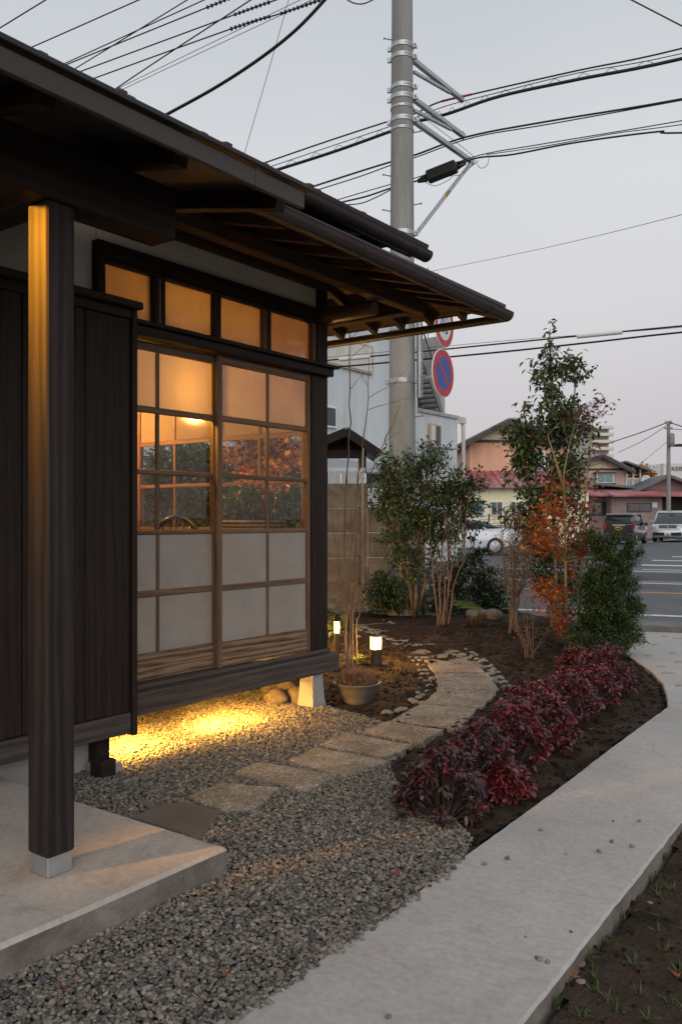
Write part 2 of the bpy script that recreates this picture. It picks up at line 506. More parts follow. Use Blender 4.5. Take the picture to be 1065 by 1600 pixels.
M['bark_moss'] = surf('mossy_bark', (0.14, 0.10, 0.05), (0.30, 0.24, 0.10), 9, 0.85, bstr=0.5, vs=(1, 1, 0.3))
M['twig'] = surf('twig_bark', (0.055, 0.036, 0.03), (0.12, 0.085, 0.07), 16, 0.8, bstr=0.3)
M['white_metal'] = plain('white_painted_metal', (0.74, 0.74, 0.72), 0.5)

# ================================================================== THE HOUSE
X0 = -3.52          # outer face of the sliding doors
YC = 4.60           # end of the house
house = thing('timber_house', 'dark timber Japanese house with glowing latticed sliding doors and deep eaves', 'house', (-4.6, 3.0, 0))
def hp(mb, name, mat, parent=None, **k):
    return mb.build(name, mat, parent or house, **k)
def hbox(name, mat, x0, x1, y0, y1, z0, z1, b=0.004, parent=None):
    return hp(MB().box(x0, x1, y0, y1, z0, z1, b), name, mat, parent)

# --- plaster walls
hbox('wall', M['plaster'], X0 - 0.12, X0 - 0.03, -1.0, 2.74, 0.40, 2.86, 0.002)
hbox('wall', M['plaster'], X0 - 0.10, X0 - 0.01, 2.745, YC - 0.02, 2.612, 2.9, 0.002)
hbox('wall', M['plaster'], -7.2, X0 - 0.12, YC - 0.10, YC - 0.02, 2.612, 2.95, 0.002)

# --- sliding doors of the long side
ROWS = [2.12, 1.824, 1.790, 1.489, 1.462, 1.164, 1.140, 0.842, 0.808, 0.51]
def door(axis, a0, a1, muntins, out, style_w=0.036, parent=None):
    """a door leaf spanning a0..a1 along axis ('y' front wall, 'x' end wall); out = outer face coordinate"""
    th = 0.030
    wz, wh, bd = M['brown_z'], M['brown_' + axis], M['board_y'] if axis == 'y' else M['brown_x']
    d = link('sliding_door', None, parent or house, (X0, (a0 + a1) / 2, 0.36) if axis == 'y' else ((a0 + a1) / 2, out, 0.36))
    d.empty_display_size = 0.05
    def bx(p0, p1, z0, z1, o0, o1, b=0.003):
        if axis == 'y': return MB().box(o0, o1, p0, p1, z0, z1, b)
        return MB().box(p0, p1, o0, o1, z0, z1, b)
    s = -1
    o0, o1 = out + s * th, out
    bx(a0, a0 + style_w, 0.362, 2.170, o0, o1).build('stile', wz, d)
    bx(a1 - style_w, a1, 0.362, 2.170, o0, o1).build('stile', wz, d)
    i0, i1 = a0 + style_w, a1 - style_w
    bx(i0, i1, 2.12, 2.168, o0 + .002, o1 - .002).build('top_rail', wh, d)
    bx(i0, i1, 0.365, 0.51, o0 + .002, o1 - .003).build('bottom_board', bd, d)
    for k in range(4):
        zt, zb = ROWS[2 * k + 1], ROWS[2 * k + 2]
        bx(i0, i1, zb, zt, o0 + .003, o1 - .005).build('rail', wh, d)
    cols = [i0] + list(muntins) + [i1]
    for k in range(5):
        zt, zb = ROWS[2 * k], ROWS[2 * k + 1]
        for m_ in muntins:
            bx(m_ - .011, m_ + .011, zb, zt, o0 + .005, o1 - .007).build('muntin', wz, d)
        for c in range(len(cols) - 1):
            p0 = cols[c] + (0.011 if c > 0 else 0); p1 = cols[c + 1] - (0.011 if c < len(cols) - 2 else 0)
            gm = M['paper'] if k == 0 else (M['glass'] if k in (1, 2) else M['frost'])
            bx(p0 - .002, p1 + .002, zb - .002, zt + .002, out - .017, out - .014, 0.0005).build('pane', gm, d)
    return d
door('y', 2.735, 3.605, [3.158], X0 - 0.034)
door('y', 3.572, 4.425, [4.012], X0)
# end wall doors (seen through the room), X from -3.6 to -7.0
for k in range(4):
    a1 = -3.66 - 0.83 * k
    door('x', a1 - 0.84, a1, [a1 - 0.42], YC - 0.03 - (0.034 if k % 2 else 0.0))

# --- frame round the doors
hbox('corner_post', M['dark_z'], X0 - 0.105, X0 + 0.005, 4.492, 4.602, 0.362, 2.9)
hbox('jamb', M['dark_z'], X0 - 0.07, X0 + 0.012, 4.428, 4.488, 0.362, 2.17)
hbox('post', M['dark_z'], X0 - 0.105, X0 - 0.04, 2.64, 2.73, 0.362, 2.60)
hbox('lintel', M['dark_y'], X0 - 0.10, X0 + 0.055, 2.735, 4.605, 2.172, 2.222)
hbox('lintel_cap', M['dark_y'], X0 - 0.08, X0 + 0.085, 2.73, 4.63, 2.223, 2.244)
hbox('sill_track', M['grey_y'], X0 - 0.11, X0 + 0.03, 2.70, 4.60, 0.338, 0.361)
hbox('sill_beam', M['grey_y'], X0 - 0.10, X0 + 0.095, 2.60, 4.615, 0.222, 0.337, 0.008)
hbox('end_lintel', M['dark_x'], -7.2, X0 - 0.106, YC - 0.10, YC + 0.03, 2.184, 2.262)
hbox('end_sill_beam', M['dark_x'], -7.2, X0 - 0.101, YC - 0.09, YC + 0.05, 0.195, 0.36, 0.006)
hbox('end_post', M['brown_z'], -7.08, -6.98, YC - 0.11, YC, 0.362, 2.9)

# --- transom windows
tr0 = 2.744
hbox('transom_head', M['dark_y'], X0 - 0.09, X0 + 0.022, tr0, 4.49, 2.535, 2.611)
hbox('transom_head', M['dark_y'], X0 - 0.09, X0 + 0.008, tr0, 4.49, 2.516, 2.534)
hbox('transom_jamb', M['dark_z'], X0 - 0.09, X0 + 0.018, tr0 - 0.028, tr0 + 0.022, 2.246, 2.612)
hbox('transom_jamb', M['brown_z'], X0 - 0.07, X0 - 0.005, 4.45, 4.49, 2.246, 2.515)
edges = [2.768, 3.110, 3.225, 3.565, 3.985, 4.45]
def yx(px):
    r = ray(px, 500); return X0 * r[1] / r[0]
for p0, p1, nm in ((yx(243), yx(248.5), 'dark_z'), (yx(249), yx(253.5), 'brown_z'), (yx(254), yx(260), 'dark_z'), (yx(337), yx(347), 'dark_z'), (yx(414), yx(418.5), 'brown_z'), (yx(419), yx(425), 'dark_z')):
    hbox('transom_mullion', M[nm], X0 - 0.065, X0 - 0.006, p0, p1, 2.246, 2.515, 0.002)
tp = [(tr0 + 0.022, yx(243)), (yx(260), yx(337)), (yx(347), yx(414)), (yx(425), 4.45)]
for p0, p1 in tp:
    hbox('transom_pane', M['paper'], X0 - 0.045, X0 - 0.041, p0, p1, 2.245, 2.517, 0.0005)

# --- end wall transom over the end doors
for k in range(4):
    a1 = -3.66 - 0.83 * k
    hbox('transom_pane', M['paper'], a1 - 0.80, a1 - 0.02, YC - 0.066, YC - 0.062, 2.262, 2.60, 0.0005)
    hbox('transom_mullion', M['brown_z'], a1 - 0.835, a1 - 0.795, YC - 0.085, YC - 0.04, 2.262, 2.612, 0.002)

# --- shutter box of vertical boards
XB = -3.30
sbox = link('shutter_box', None, house, (XB, 2.3, 0.19)); sbox.empty_display_size = 0.05
bys = [1.86, 2.02, 2.25, 2.285, 2.47]
seam = [1.87]
def yb(px, X=XB):
    r = ray(px, 700); return X * r[1] / r[0]
cuts = [1.45, 1.70, 1.93, yb(36), yb(117), yb(134), yb(205)]
for a, b_ in zip(cuts[:-1], cuts[1:]):
    dz = 0.004 * rng.random()
    MB().box(XB - 0.022, XB - 0.002 - dz, a + 0.0025, b_ - 0.0025, 0.29, 2.19, 0.004).build('board', M['dark_z'], sbox)
ye = yb(213)
MB().box(XB - 0.21, XB + 0.012, yb(205) + .001, ye, 0.175, 2.235, 0.004).build('end_board', M['dark_z'], sbox)
MB().box(XB - 0.02, XB + 0.006, 1.45, yb(205) - .001, 2.191, 2.236, 0.003).build('top_rail', M['dark_y'], sbox)
MB().box(XB - 0.25, XB + 0.045, 1.42, yb(225, XB + 0.045), 2.237, 2.272, 0.004).build('cap', M['dark_y'], sbox)
MB().box(XB - 0.02, XB + 0.010, 1.45, yb(203), 0.19, 0.288, 0.004).build('bottom_rail', M['grey_y'], sbox)
MB().box(X0 - 0.03, XB - 0.023, 1.45, yb(203), 0.20, 0.225, 0.002).build('bottom_board', M['dark_y'], sbox)

# --- foundation
hbox('foundation_wall', M['found'], X0 - 0.13, X0 + 0.06, -1.0, 2.665, -0.05, 0.36, 0.006)
hbox('foundation_beam', M['dark_y'], X0 - 0.12, X0 + 0.02, -1.0, 2.595, 0.361, 0.40, 0.006)
p = gnd(158, 1218)
q = onx(158, 1180, X0 + 0.10)
hbox('short_post', M['dark_z'], X0 + 0.065, X0 + 0.14, q[1] - 0.05, q[1] + 0.02, 0.055, 0.30, 0.004)
hbox('post_block', M['found'], X0 + 0.062, X0 + 0.20, q[1] - 0.07, q[1] + 0.05, -0.02, 0.055, 0.008)
hbox('ground_bracket', M['dark_y'], X0 + 0.13, X0 + 0.22, q[1] - 0.09, q[1] - 0.005, 0.0, 0.085, 0.005)
pf = MB()
for (x, y, w0, w1, z1) in ((X0 + 0.01, 4.42, 0.060, 0.050, 0.221),):
    prof = np.array([[-1, -1], [1, -1], [1, 1], [-1, 1]])
    rings = [(w0 * 1.12, -0.03), (w0 * 1.08, 0.025), (w0, 0.06), (w1, z1)]
    vs = np.concatenate([np.column_stack([prof * w + [x, y], np.full(4, z)]) for w, z in rings])
    fs = [(0, 3, 2, 1), (12, 13, 14, 15)] + [(i * 4 + k, i * 4 + (k + 1) % 4, i * 4 + 4 + (k + 1) % 4, i * 4 + 4 + k) for i in range(3) for k in range(4)]
    pf.add(vs, fs)
pf.build('footing', M['found'], house)
for (x, y) in ((-5.0, 4.5), (-6.6, 4.5), (-5.0, 2.7), (-6.4, 2.7)):
    hbox('footing', M['found'], x - 0.07, x + 0.07, y - 0.07, y + 0.07, -0.03, 0.20, 0.01)
hbox('back_foundation', M['found'], -7.2, -7.05, -1.0, 4.6, -0.05, 0.36)

# --- room: floor, ceiling, walls
hbox('floor_deck', M['brown_y'], -7.1, X0 - 0.10, 0.0, YC - 0.09, 0.30, 0.355)
hbox('ceiling', M['raft_y'], -7.1, X0 - 0.11, 0.0, YC - 0.11, 2.62, 2.66)
hbox('room_wall', M['plaster'], -7.19, -7.10, 0.0, YC - 0.11, 0.356, 2.62)
hbox('room_wall', M['plaster'], -7.1, X0 - 0.125, 0.0, 0.09, 0.356, 2.62)

# --- porch post, beam and roof
PX0, PX1, PY0, PY1 = -2.43, -2.325, 1.612, 1.715
hbox('porch_post', M['post'], PX0, PX1, PY0, PY1, 0.165, 2.218, 0.006)
hbox('post_shoe', M['steel'], PX0 + 0.006, PX1 - 0.006, PY0 + 0.006, PY1 - 0.006, 0.10, 0.164, 0.003)
hbox('porch_beam', M['dark_y'], PX0 - 0.01, PX1 + 0.012, -1.2, 2.135, 2.219, 2.405, 0.006)
hbox('cross_beam', M['dark_x'], X0, PX0 - 0.012, 1.60, 1.72, 2.225, 2.40, 0.006)
SL = 0.21
def zr(x): return 2.35 + (-2.05 - x) * SL        # underside of the porch rafters
for y in (-0.55, -0.06, 0.44, 0.93, 1.425, 1.92, 2.405):
    hp(MB().beam((-2.05, y, zr(-2.05) + 0.037), (X0 + 0.0, y, zr(X0) + 0.037), 0.055, 0.074), 'rafter', M['dark_x'])
for k in range(10):
    x1 = -1.945 - 0.16 * k; x0 = x1 - 0.158
    hp(MB().beam((x1, 0.72, zr(x1) + 0.082), (x0, 0.72, zr(x0) + 0.082), 3.44, 0.012, b=0.001), 'ceiling_board', M['dark_y'])
hbox('fascia', M['fascia'], -1.944, -1.925, -1.0, 2.386, 2.322, 2.382, 0.003)
hbox('fascia_joint_cover', M['fascia'], -1.946, -1.921, 2.13, 2.145, 2.320, 2.384, 0.002)
hp(MB().beam((-1.91, 0.71, 2.398), (-4.0, 0.71, 2.398 + 2.1 * SL), 3.45, 0.016), 'porch_roof', M['roof_metal'])
for k in range(9):
    y = -0.95 + 0.42 * k
    hp(MB().beam((-1.91, y, 2.409), (-4.0, y, 2.409 + 2.10 * SL), 0.03, 0.012), 'roof_seam', M['roof_metal'])

# --- pent roof over the windows, hipped at the corner
EX, EY, EZ = -2.62, 5.30, 2.585     # eave line (rafter ends)
SP = 0.26
def zp(x): return EZ + (EX - x) * SP               # underside of rafters, long side
def zq(y): return EZ + (EY - y) * SP * (abs(EX - X0) / abs(EY - YC))
ys = [2.50, 2.80, 3.10, 3.40, 3.70, 4.0, 4.3, 4.6]
for y in ys:
    hp(MB().beam((EX, y, zp(EX) + 0.03), (X0 + 0.02, y, zp(X0) + 0.03), 0.042, 0.058), 'rafter', M['raft_x'])
hp(MB().beam((EX, EY, EZ + 0.03), (X0, YC, zp(X0) + 0.03), 0.06, 0.07), 'hip_rafter', M['raft_x'])
for y in (4.84, 5.08, 5.25):       # jack rafters
    x_end = EX + (y - EY) / (YC - EY) * (X0 - EX)
    hp(MB().beam((EX, y, zp(EX) + 0.03), (x_end, y, zp(x_end) + 0.03), 0.042, 0.056), 'rafter', M['raft_x'])
for x in (-2.86, -3.12, -3.36):
    y_end = EY + (x - EX) / (X0 - EX) * (YC - EY)
    hp(MB().beam((x, EY, zq(EY) + 0.03), (x, y_end, zq(y_end) + 0.03), 0.042, 0.056), 'rafter', M['raft_y'])
for x in (-3.6, -3.9, -4.2, -4.5, -4.8, -5.1, -5.4, -5.7, -6.0, -6.4, -6.8):
    hp(MB().beam((x, EY, zq(EY) + 0.03), (x, YC, zq(YC) + 0.03), 0.042, 0.056), 'rafter', M['raft_y'])
# sarking boards
nb = 6
for k in range(nb):
    t0, t1 = k / nb + 0.004, (k + 1) / nb - 0.004
    xa, xb = EX + 0.03 - (0.93) * t0, EX + 0.03 - (0.93) * t1
    ya, yb_ = EY + 0.03 - (0.81) * t0, EY + 0.03 - (0.81) * t1
    z0, z1 = zp(xa) + 0.062, zp(xb) + 0.062
    for sgn in (0, 1):
        if sgn == 0: P = [(xa, 2.40), (xa, ya), (xb, yb_), (xb, 2.40)]
        else: P = [(xa, ya), (-7.2, ya), (-7.2, yb_), (xb, yb_)]
        Z = [z0, z0, z1, z1]
        vs = [(p[0], p[1], z) for p, z in zip(P, Z)] + [(p[0], p[1], z + 0.012) for p, z in zip(P, Z)]
        fs = [(0, 1, 2, 3), (7, 6, 5, 4)] + [(i, 4 + i, 4 + (i + 1) % 4, (i + 1) % 4) for i in range(4)]
        hp(MB().add(vs, fs), 'sarking_board', M['raft_y'] if sgn == 0 else M['raft_x'])
# roof skin
zt = 0.078
A = [(EX + 0.05, 2.40), (EX + 0.05, EY + 0.04), (X0, YC), (X0, 2.40)]
B = [(EX + 0.05, EY + 0.04), (-7.3, EY + 0.05), (-7.3, YC), (X0, YC)]
for P in (A, B):
    Z = [EZ + zt - 0.013, EZ + zt - 0.013, zp(X0) + zt, zp(X0) + zt]
    vs = [(p[0], p[1], z) for p, z in zip(P, Z)] + [(p[0], p[1], z + 0.02) for p, z in zip(P, Z)]
    fs = [(0, 1, 2, 3), (7, 6, 5, 4)] + [(i, 4 + i, 4 + (i + 1) % 4, (i + 1) % 4) for i in range(4)]
    hp(MB().add(vs, fs), 'pent_roof', M['roof_metal'])
# purlins and the log bracket
hbox('purlin', M['raft_y'], -3.10, -3.02, 2.45, 5.05, zp(-3.06) - 0.085, zp(-3.06) - 0.002, 0.006)
hbox('purlin', M['raft_x'], -7.2, -3.105, 4.93, 5.01, zq(4.97) - 0.085, zq(4.97) - 0.004, 0.006)
lz = zp(-3.06) - 0.132
hp(MB().lathe([(0.010, 0), (0.046, 0.0), (0.050, 0.008), (0.048, 0.22), (0.046, 0.452), (0.041, 0.462), (0.006, 0.462)], 20, (X0 - 0.04, 4.55, lz), 'x'), 'log_bracket', M['brown_x'], smooth=True, angle=40)
hbox('wall_plate', M['raft_y'], X0 - 0.02, X0 + 0.03, 2.42, 4.60, zp(X0) - 0.075, zp(X0) - 0.004, 0.005)

# --- gutters (half round)
def gutter(p0, p1, r=0.052, name='gutter', joints=()):
    p0 = np.array(p0, float); p1 = np.array(p1, float)
    d = p1 - p0; L = np.linalg.norm(d); d /= L
    s = np.cross(d, (0, 0, 1)); s /= np.linalg.norm(s); u = np.array([0, 0, 1.0])
    n = 12
    prof = [(r * math.cos(math.pi + math.pi * k / n), r * math.sin(math.pi + math.pi * k / n)) for k in range(n + 1)]
    prof = prof + [(r + 0.004, 0.006), (r - 0.006, 0.006), (r - 0.006, 0)] + [((r - 0.004) * math.cos(2 * math.pi - math.pi * k / n), (r - 0.004) * math.sin(2 * math.pi - math.pi * k / n)) for k in range(1, n)] + [(-r + 0.006, 0.0), (-r + 0.006, 0.006), (-r - 0.004, 0.006)]
    g = hp(MB().xprism(prof, 0, L, (p0, s, u, d)), name, M['gutter'], smooth=True, angle=35)
    solid = [(r * math.cos(math.pi + math.pi * k / n), r * math.sin(math.pi + math.pi * k / n)) for k in range(n + 1)]
    for t, e in ((0, -1), (L, 1)):
        q = [(a * 1.03, b * 1.03) for a, b in solid]
        MB().xprism(q, t - 0.004 if e < 0 else t, t if e < 0 else t + 0.004, (p0, s, u, d)).build('end_cap', M['gutter'], g)
    for t in joints:
        q = [(a * 1.07, b * 1.07) for a, b in solid]
        q2 = q + [(r * 1.0, 0.0)] + [(a, b) for a, b in solid[::-1]]
        MB().xprism(q, t * L - 0.006, t * L + 0.006, (p0, s, u, d)).build('joint_ring', M['gutter'], g)
    return g
gutter((-2.555, 2.36, 2.625), (-2.555, 5.32, 2.60), 0.050, joints=(0.16, 0.42, 0.66, 0.9))
gutter((-2.60, 5.365, 2.60), (-7.3, 5.365, 2.60), 0.040, joints=(0.2, 0.6))
gutter((-2.86, 2.30, 2.94), (-2.86, 4.78, 2.925), 0.050, joints=(0.45, 0.93))
# --- upper roof
hbox('upper_wall', M['dark_y'], X0 - 0.1, X0 - 0.01, 0.5, YC, 2.86, 3.10)
hp(MB().beam((-2.89, 2.66, 2.985), (-5.4, 2.66, 2.985 + 2.51 * 0.36), 4.40, 0.05), 'upper_roof', M['roof_metal'])
hp(MB().beam((-7.9, 2.66, 2.985), (-5.4, 2.66, 2.985 + 2.51 * 0.36), 4.40, 0.05), 'upper_roof', M['roof_metal'])
for k in range(10):
    y = 0.7 + 0.43 * k
    hp(MB().beam((-2.89, y, 3.012), (-5.4, y, 3.012 + 2.51 * 0.36), 0.04, 0.012), 'roof_seam', M['roof_metal'])
hbox('eave_board', M['dark_y'], -2.935, -2.915, 2.3, 4.70, 2.895, 2.95)
hp(MB().beam((-2.9, 3.55, 2.952), (X0 - 0.1, 3.55, 2.952 + 0.72 * 0.36), 2.4, 0.012), 'soffit', M['raft_y'])
gable = MB()
gable.xprism([(-2.95, 2.95), (-5.4, 3.82), (-7.8, 2.95)], 4.50, 4.58, ((0, 0, 0), (1, 0, 0), (0, 0, 1), (0, 1, 0)))
hp(gable, 'gable_wall', M['dark_x'])

# ================================================================== things in the room
def bulb(name, loc, power, color, radius, parent=None):
    ld = bpy.data.lights.new(name, 'POINT'); ld.energy = power; ld.color = color; ld.shadow_soft_size = radius
    return link(name, ld, parent, loc)
WARM = (1.0, 0.43, 0.085)
M['lamp_glow'] = emit('lamp_glow', (1.0, 0.55, 0.16), 14.0)
lp = onx(302, 612, X0); lp[0] -= 0.42; lp[2] += 0.12
pend = thing('pendant_lamp', 'warm glowing round pendant lamp hanging behind the frosted upper panes', 'lamp', lp)
MB().lathe([(0.02, -0.075), (0.06, -0.06), (0.085, -0.02), (0.085, 0.02), (0.06, 0.06), (0.02, 0.075)], 20, lp).build('globe', M['lamp_glow'], pend, smooth=True)
MB().tube([lp + [0, 0, 0.072], (lp[0], lp[1], 2.618)], 0.004, 6).build('cord', M['cable'], pend)
bulb('bulb', lp + np.array([0.20, 0.0, -0.10]), 30.0, (1.0, 0.54, 0.075), 0.07, pend)
lp2 = np.array([-5.3, 3.95, 2.25])
pend2 = thing('pendant_lamp', 'warm pendant lamp in the middle of the room behind the doors', 'lamp', lp2)
MB().lathe([(0.02, -0.075), (0.06, -0.06), (0.085, -0.02), (0.085, 0.02), (0.06, 0.06), (0.02, 0.075)], 20, lp2).build('globe', M['lamp_glow'], pend2, smooth=True)
MB().tube([lp2 + [0, 0, 0.072], (lp2[0], lp2[1], 2.618)], 0.004, 6).build('cord', M['cable'], pend2)
bulb('bulb', lp2 - np.array([0.0, 0.0, 0.13]), 110.0, WARM, 0.08, pend2)

# hoop-backed chair by the doors
M['black_wood'] = plain('black_lacquer', (0.012, 0.011, 0.012), 0.3, 0, 0.5)
chp = at(258, 800, 5.35)
ch = local(thing('hoop_back_chair', 'black hoop-backed spindle chair behind the clear door panes', 'chair', (chp[0], chp[1], 0.356)))
ch.rotation_euler = (0, 0, R(25))
MB().prism([(0.21 * math.cos(t), 0.20 * math.sin(t)) for t in np.linspace(0, 2 * math.pi, 20)[:-1]], 0.42, 0.45, 0.008).build('seat', M['black_wood'], ch)
arc = [(0.19 * math.cos(t), 0.16 + 0.03 * math.sin(t), 0.45 + 0.43 * max(0.0, math.sin(t)) ** 0.6) for t in np.linspace(0.02, math.pi - 0.02, 22)]
MB().tube(arc, 0.015, 8).build('hoop', M['black_wood'], ch, smooth=True)
for k in range(-3, 4):
    x = k * 0.047; t = math.acos(x / 0.19)
    MB().tube([(x * 0.85, 0.16, 0.45), (x, 0.19, 0.45 + 0.43 * math.sin(t) ** 0.6)], 0.007, 6).build('spindle', M['black_wood'], ch, smooth=True)
for sx in (-1, 1):
    for sy in (-1, 1):
        MB().tube([(sx * 0.13, sy * 0.12, 0.42), (sx * 0.19, sy * 0.18, 0.0)], [0.016, 0.011], 8).build('leg', M['black_wood'], ch, smooth=True)
# small dark table under the planter
tb_c = at(392, 815, 6.05)
tb = local(thing('side_table', 'low dark table carrying the wicker planter behind the doors', 'table', (tb_c[0], tb_c[1], 0.356)))
MB().box(-0.28, 0.28, -0.28, 0.28, 0.66, 0.69).build('table_top', M['black_wood'], tb)
for sx in (-1, 1):
    for sy in (-1, 1):
        MB().box(sx * 0.24 - 0.02, sx * 0.24 + 0.02, sy * 0.24 - 0.02, sy * 0.24 + 0.02, 0.0, 0.659).build('leg', M['black_wood'], tb)
M['wicker'] = surf('wicker', (0.10, 0.075, 0.05), (0.24, 0.19, 0.14), 30, 0.8, bstr=0.4)

# ================================================================== GROUND
def inpoly(P, poly):
    P = np.asarray(P); x, y = P[:, 0], P[:, 1]
    ins = np.zeros(len(P), bool); n = len(poly)
    for i in range(n):
        x0, y0 = poly[i][:2]; x1, y1 = poly[(i + 1) % n][:2]
        c = ((y0 > y) != (y1 > y)) & (x < (x1 - x0) * (y - y0) / ((y1 - y0) if y1 != y0 else 1e-9) + x0)
        ins ^= c
    return ins
def vnoise(x, y, s, seed=0):
    r = np.random.default_rng(seed); T = r.random((256, 256))
    u, v = x * s, y * s
    i, j = np.floor(u).astype(int), np.floor(v).astype(int); fu, fv = u - i, v - j
    fu, fv = fu * fu * (3 - 2 * fu), fv * fv * (3 - 2 * fv)
    g = lambda a, b: T[a % 256, b % 256]
    return (g(i, j) * (1 - fu) + g(i + 1, j) * fu) * (1 - fv) + (g(i, j + 1) * (1 - fu) + g(i + 1, j + 1) * fu) * fv

M['soil'] = surf('dark_soil', (0.022, 0.014, 0.010), (0.060, 0.041, 0.029), 9, 0.95, spec=0.1, bstr=0.9, bdist=0.03, stain=(0.082, 0.058, 0.042), stain_scale=3.0, fine=6, rand=False)
M['base_ground'] = surf('bare_ground', (0.10, 0.09, 0.075), (0.17, 0.15, 0.125), 0.6, 0.95, spec=0.1, bstr=0.4, fine=20, rand=False)
struct(MB().box(-900, 900, -900, 900, -0.5, -0.09, 0.0).build('ground', M['base_ground'], origin=(0, 0, -0.5)))

# ---- concrete walk and apron
WZ = 0.03
EL = [gnd(x, y, WZ) for x, y in ((345, 1603), (470, 1517), (605, 1428), (720, 1340), (870, 1232), (960, 1163), (1042, 1104))]
ER = [gnd(x, y, WZ) for x, y in ((815, 1598), (875, 1525), (960, 1415), (1065, 1282))]
dl = EL[0] - EL[2]; EL = [EL[0] + dl * 1.6] + EL
dr = (ER[0] - ER[-1]); ER = [ER[0] + dr * 0.8] + ER + [ER[-1] - dr * 0.55, ER[-1] - dr * 1.0]
def rough_edge(P, amp=0.0012, step=0.05):
    out = []
    for a, b in zip(P[:-1], P[1:]):
        n = max(1, int(np.linalg.norm(b - a) / step))
        for k in range(n):
            q = a + (b - a) * k / n
            out.append(q + rng.normal(0, amp, 3) * [1, 1, 0])
    return out + [P[-1]]
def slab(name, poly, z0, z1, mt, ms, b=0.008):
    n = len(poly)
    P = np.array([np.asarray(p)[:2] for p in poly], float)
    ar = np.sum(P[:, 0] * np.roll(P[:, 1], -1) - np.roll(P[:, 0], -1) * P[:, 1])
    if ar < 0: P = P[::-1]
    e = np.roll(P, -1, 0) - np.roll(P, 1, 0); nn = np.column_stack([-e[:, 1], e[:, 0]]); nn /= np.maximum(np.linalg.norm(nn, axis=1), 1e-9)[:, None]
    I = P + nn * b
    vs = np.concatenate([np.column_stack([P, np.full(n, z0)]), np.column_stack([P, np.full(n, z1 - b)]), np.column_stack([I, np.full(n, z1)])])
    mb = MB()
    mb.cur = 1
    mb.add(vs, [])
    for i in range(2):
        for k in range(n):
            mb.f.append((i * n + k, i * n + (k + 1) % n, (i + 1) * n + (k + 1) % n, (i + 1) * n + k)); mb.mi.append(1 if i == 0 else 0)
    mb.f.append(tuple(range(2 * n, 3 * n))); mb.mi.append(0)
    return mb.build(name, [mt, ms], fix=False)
joint = [gnd(1042, 1104.5, WZ), gnd(1065, 1106, WZ), gnd(1300, 1120, WZ)]
walk_poly = rough_edge(EL) + [joint[1], joint[2]] + rough_edge(ER[::-1])
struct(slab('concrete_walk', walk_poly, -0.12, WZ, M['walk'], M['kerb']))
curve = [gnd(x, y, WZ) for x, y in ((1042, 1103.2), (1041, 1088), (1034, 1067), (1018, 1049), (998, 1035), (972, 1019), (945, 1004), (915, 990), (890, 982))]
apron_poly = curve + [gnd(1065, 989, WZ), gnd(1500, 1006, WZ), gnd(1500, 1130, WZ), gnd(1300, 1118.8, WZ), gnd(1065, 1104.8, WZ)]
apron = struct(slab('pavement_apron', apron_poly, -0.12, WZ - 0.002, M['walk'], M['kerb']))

# ---- road
def img_line(p0, p1, ext0=0.0, ext1=0.0):
    a, b = gnd(*p0), gnd(*p1); d = b - a
    return a - d * ext0, b + d * ext1
M['asphalt'] = surf('asphalt', (0.105, 0.108, 0.115), (0.155, 0.158, 0.165), 1.5, 0.85, spec=0.25, bstr=0.5, bdist=0.01, stain=(0.085, 0.086, 0.09), stain_scale=0.25, fine=40, rand=False)
M['road_white'] = surf('road_paint_white', (0.50, 0.50, 0.49), (0.72, 0.72, 0.70), 14, 0.8, bstr=0.2, rand=False)
M['road_orange'] = surf('road_paint_orange', (0.50, 0.17, 0.06), (0.68, 0.27, 0.11), 14, 0.8, bstr=0.2, rand=False)
ra, rb = img_line((900, 956), (1065, 963), 6, 3)
u_ = (rb - ra) / np.linalg.norm(rb - ra); v_ = np.array([-u_[1], u_[0], 0])
if v_ @ FW < 0: v_ = -v_
L_ = 60
r0 = gnd(1030, 972)
def strip(c, w, l0, l1, z, z0=None):
    """road-parallel strip: centre offset c beyond r0, width w"""
    P = [r0 + v_ * (c - w / 2) + u_ * l0, r0 + v_ * (c - w / 2) + u_ * l1, r0 + v_ * (c + w / 2) + u_ * l1, r0 + v_ * (c + w / 2) + u_ * l0]
    return MB().prism(P, z0 if z0 is not None else z - 0.003, z)
struct(strip(34.0, 68.0, -25, 90, 0.0, -0.08).build('road', M['asphalt']))
struct(strip(-0.28, 0.5, -12, 60, 0.012, -0.1).build('gutter_strip', surf('gutter_concrete', (0.13, 0.125, 0.12), (0.22, 0.21, 0.20), 3, 0.9, bstr=0.5, fine=20)))
def roff(px, py): return (gnd(px, py) - r0) @ v_
def ralong(px, py): return (gnd(px, py) - r0) @ u_
MARK = []
def mark(px, py, w, l0, l1, m='road_white'):
    return struct(strip(roff(px, py), w, l0, l1, 0.004, 0.001).build('road_marking', M[m]))
mark(1030, 962, 0.14, -12, 60)
mark(1030, 926.5, 0.15, -12, 60, 'road_orange')
mark(1030, 912, 0.14, -12, 60)
mark(1030, 893.5, 0.16, -12, 60)
mark(1030, 890.5, 0.16, ralong(1003, 890), 60)
mark(1030, 883.5, 0.5, ralong(1002, 883), 60)
mark(1040, 876, 0.4, ralong(1017, 876), 60)
mark(1055, 870, 0.45, ralong(1050, 870), 60)
for (a, b) in (((975, 850.5), (997, 848.0)), ((1012, 847), (1052, 843.0))):
    p0, p1 = gnd(*a), gnd(*b)
    struct(MB().beam(p0 + [0, 0, 0.003], p1 + [0, 0, 0.003], 0.35, 0.004, b=0.0005).build('road_marking', M['road_white']))

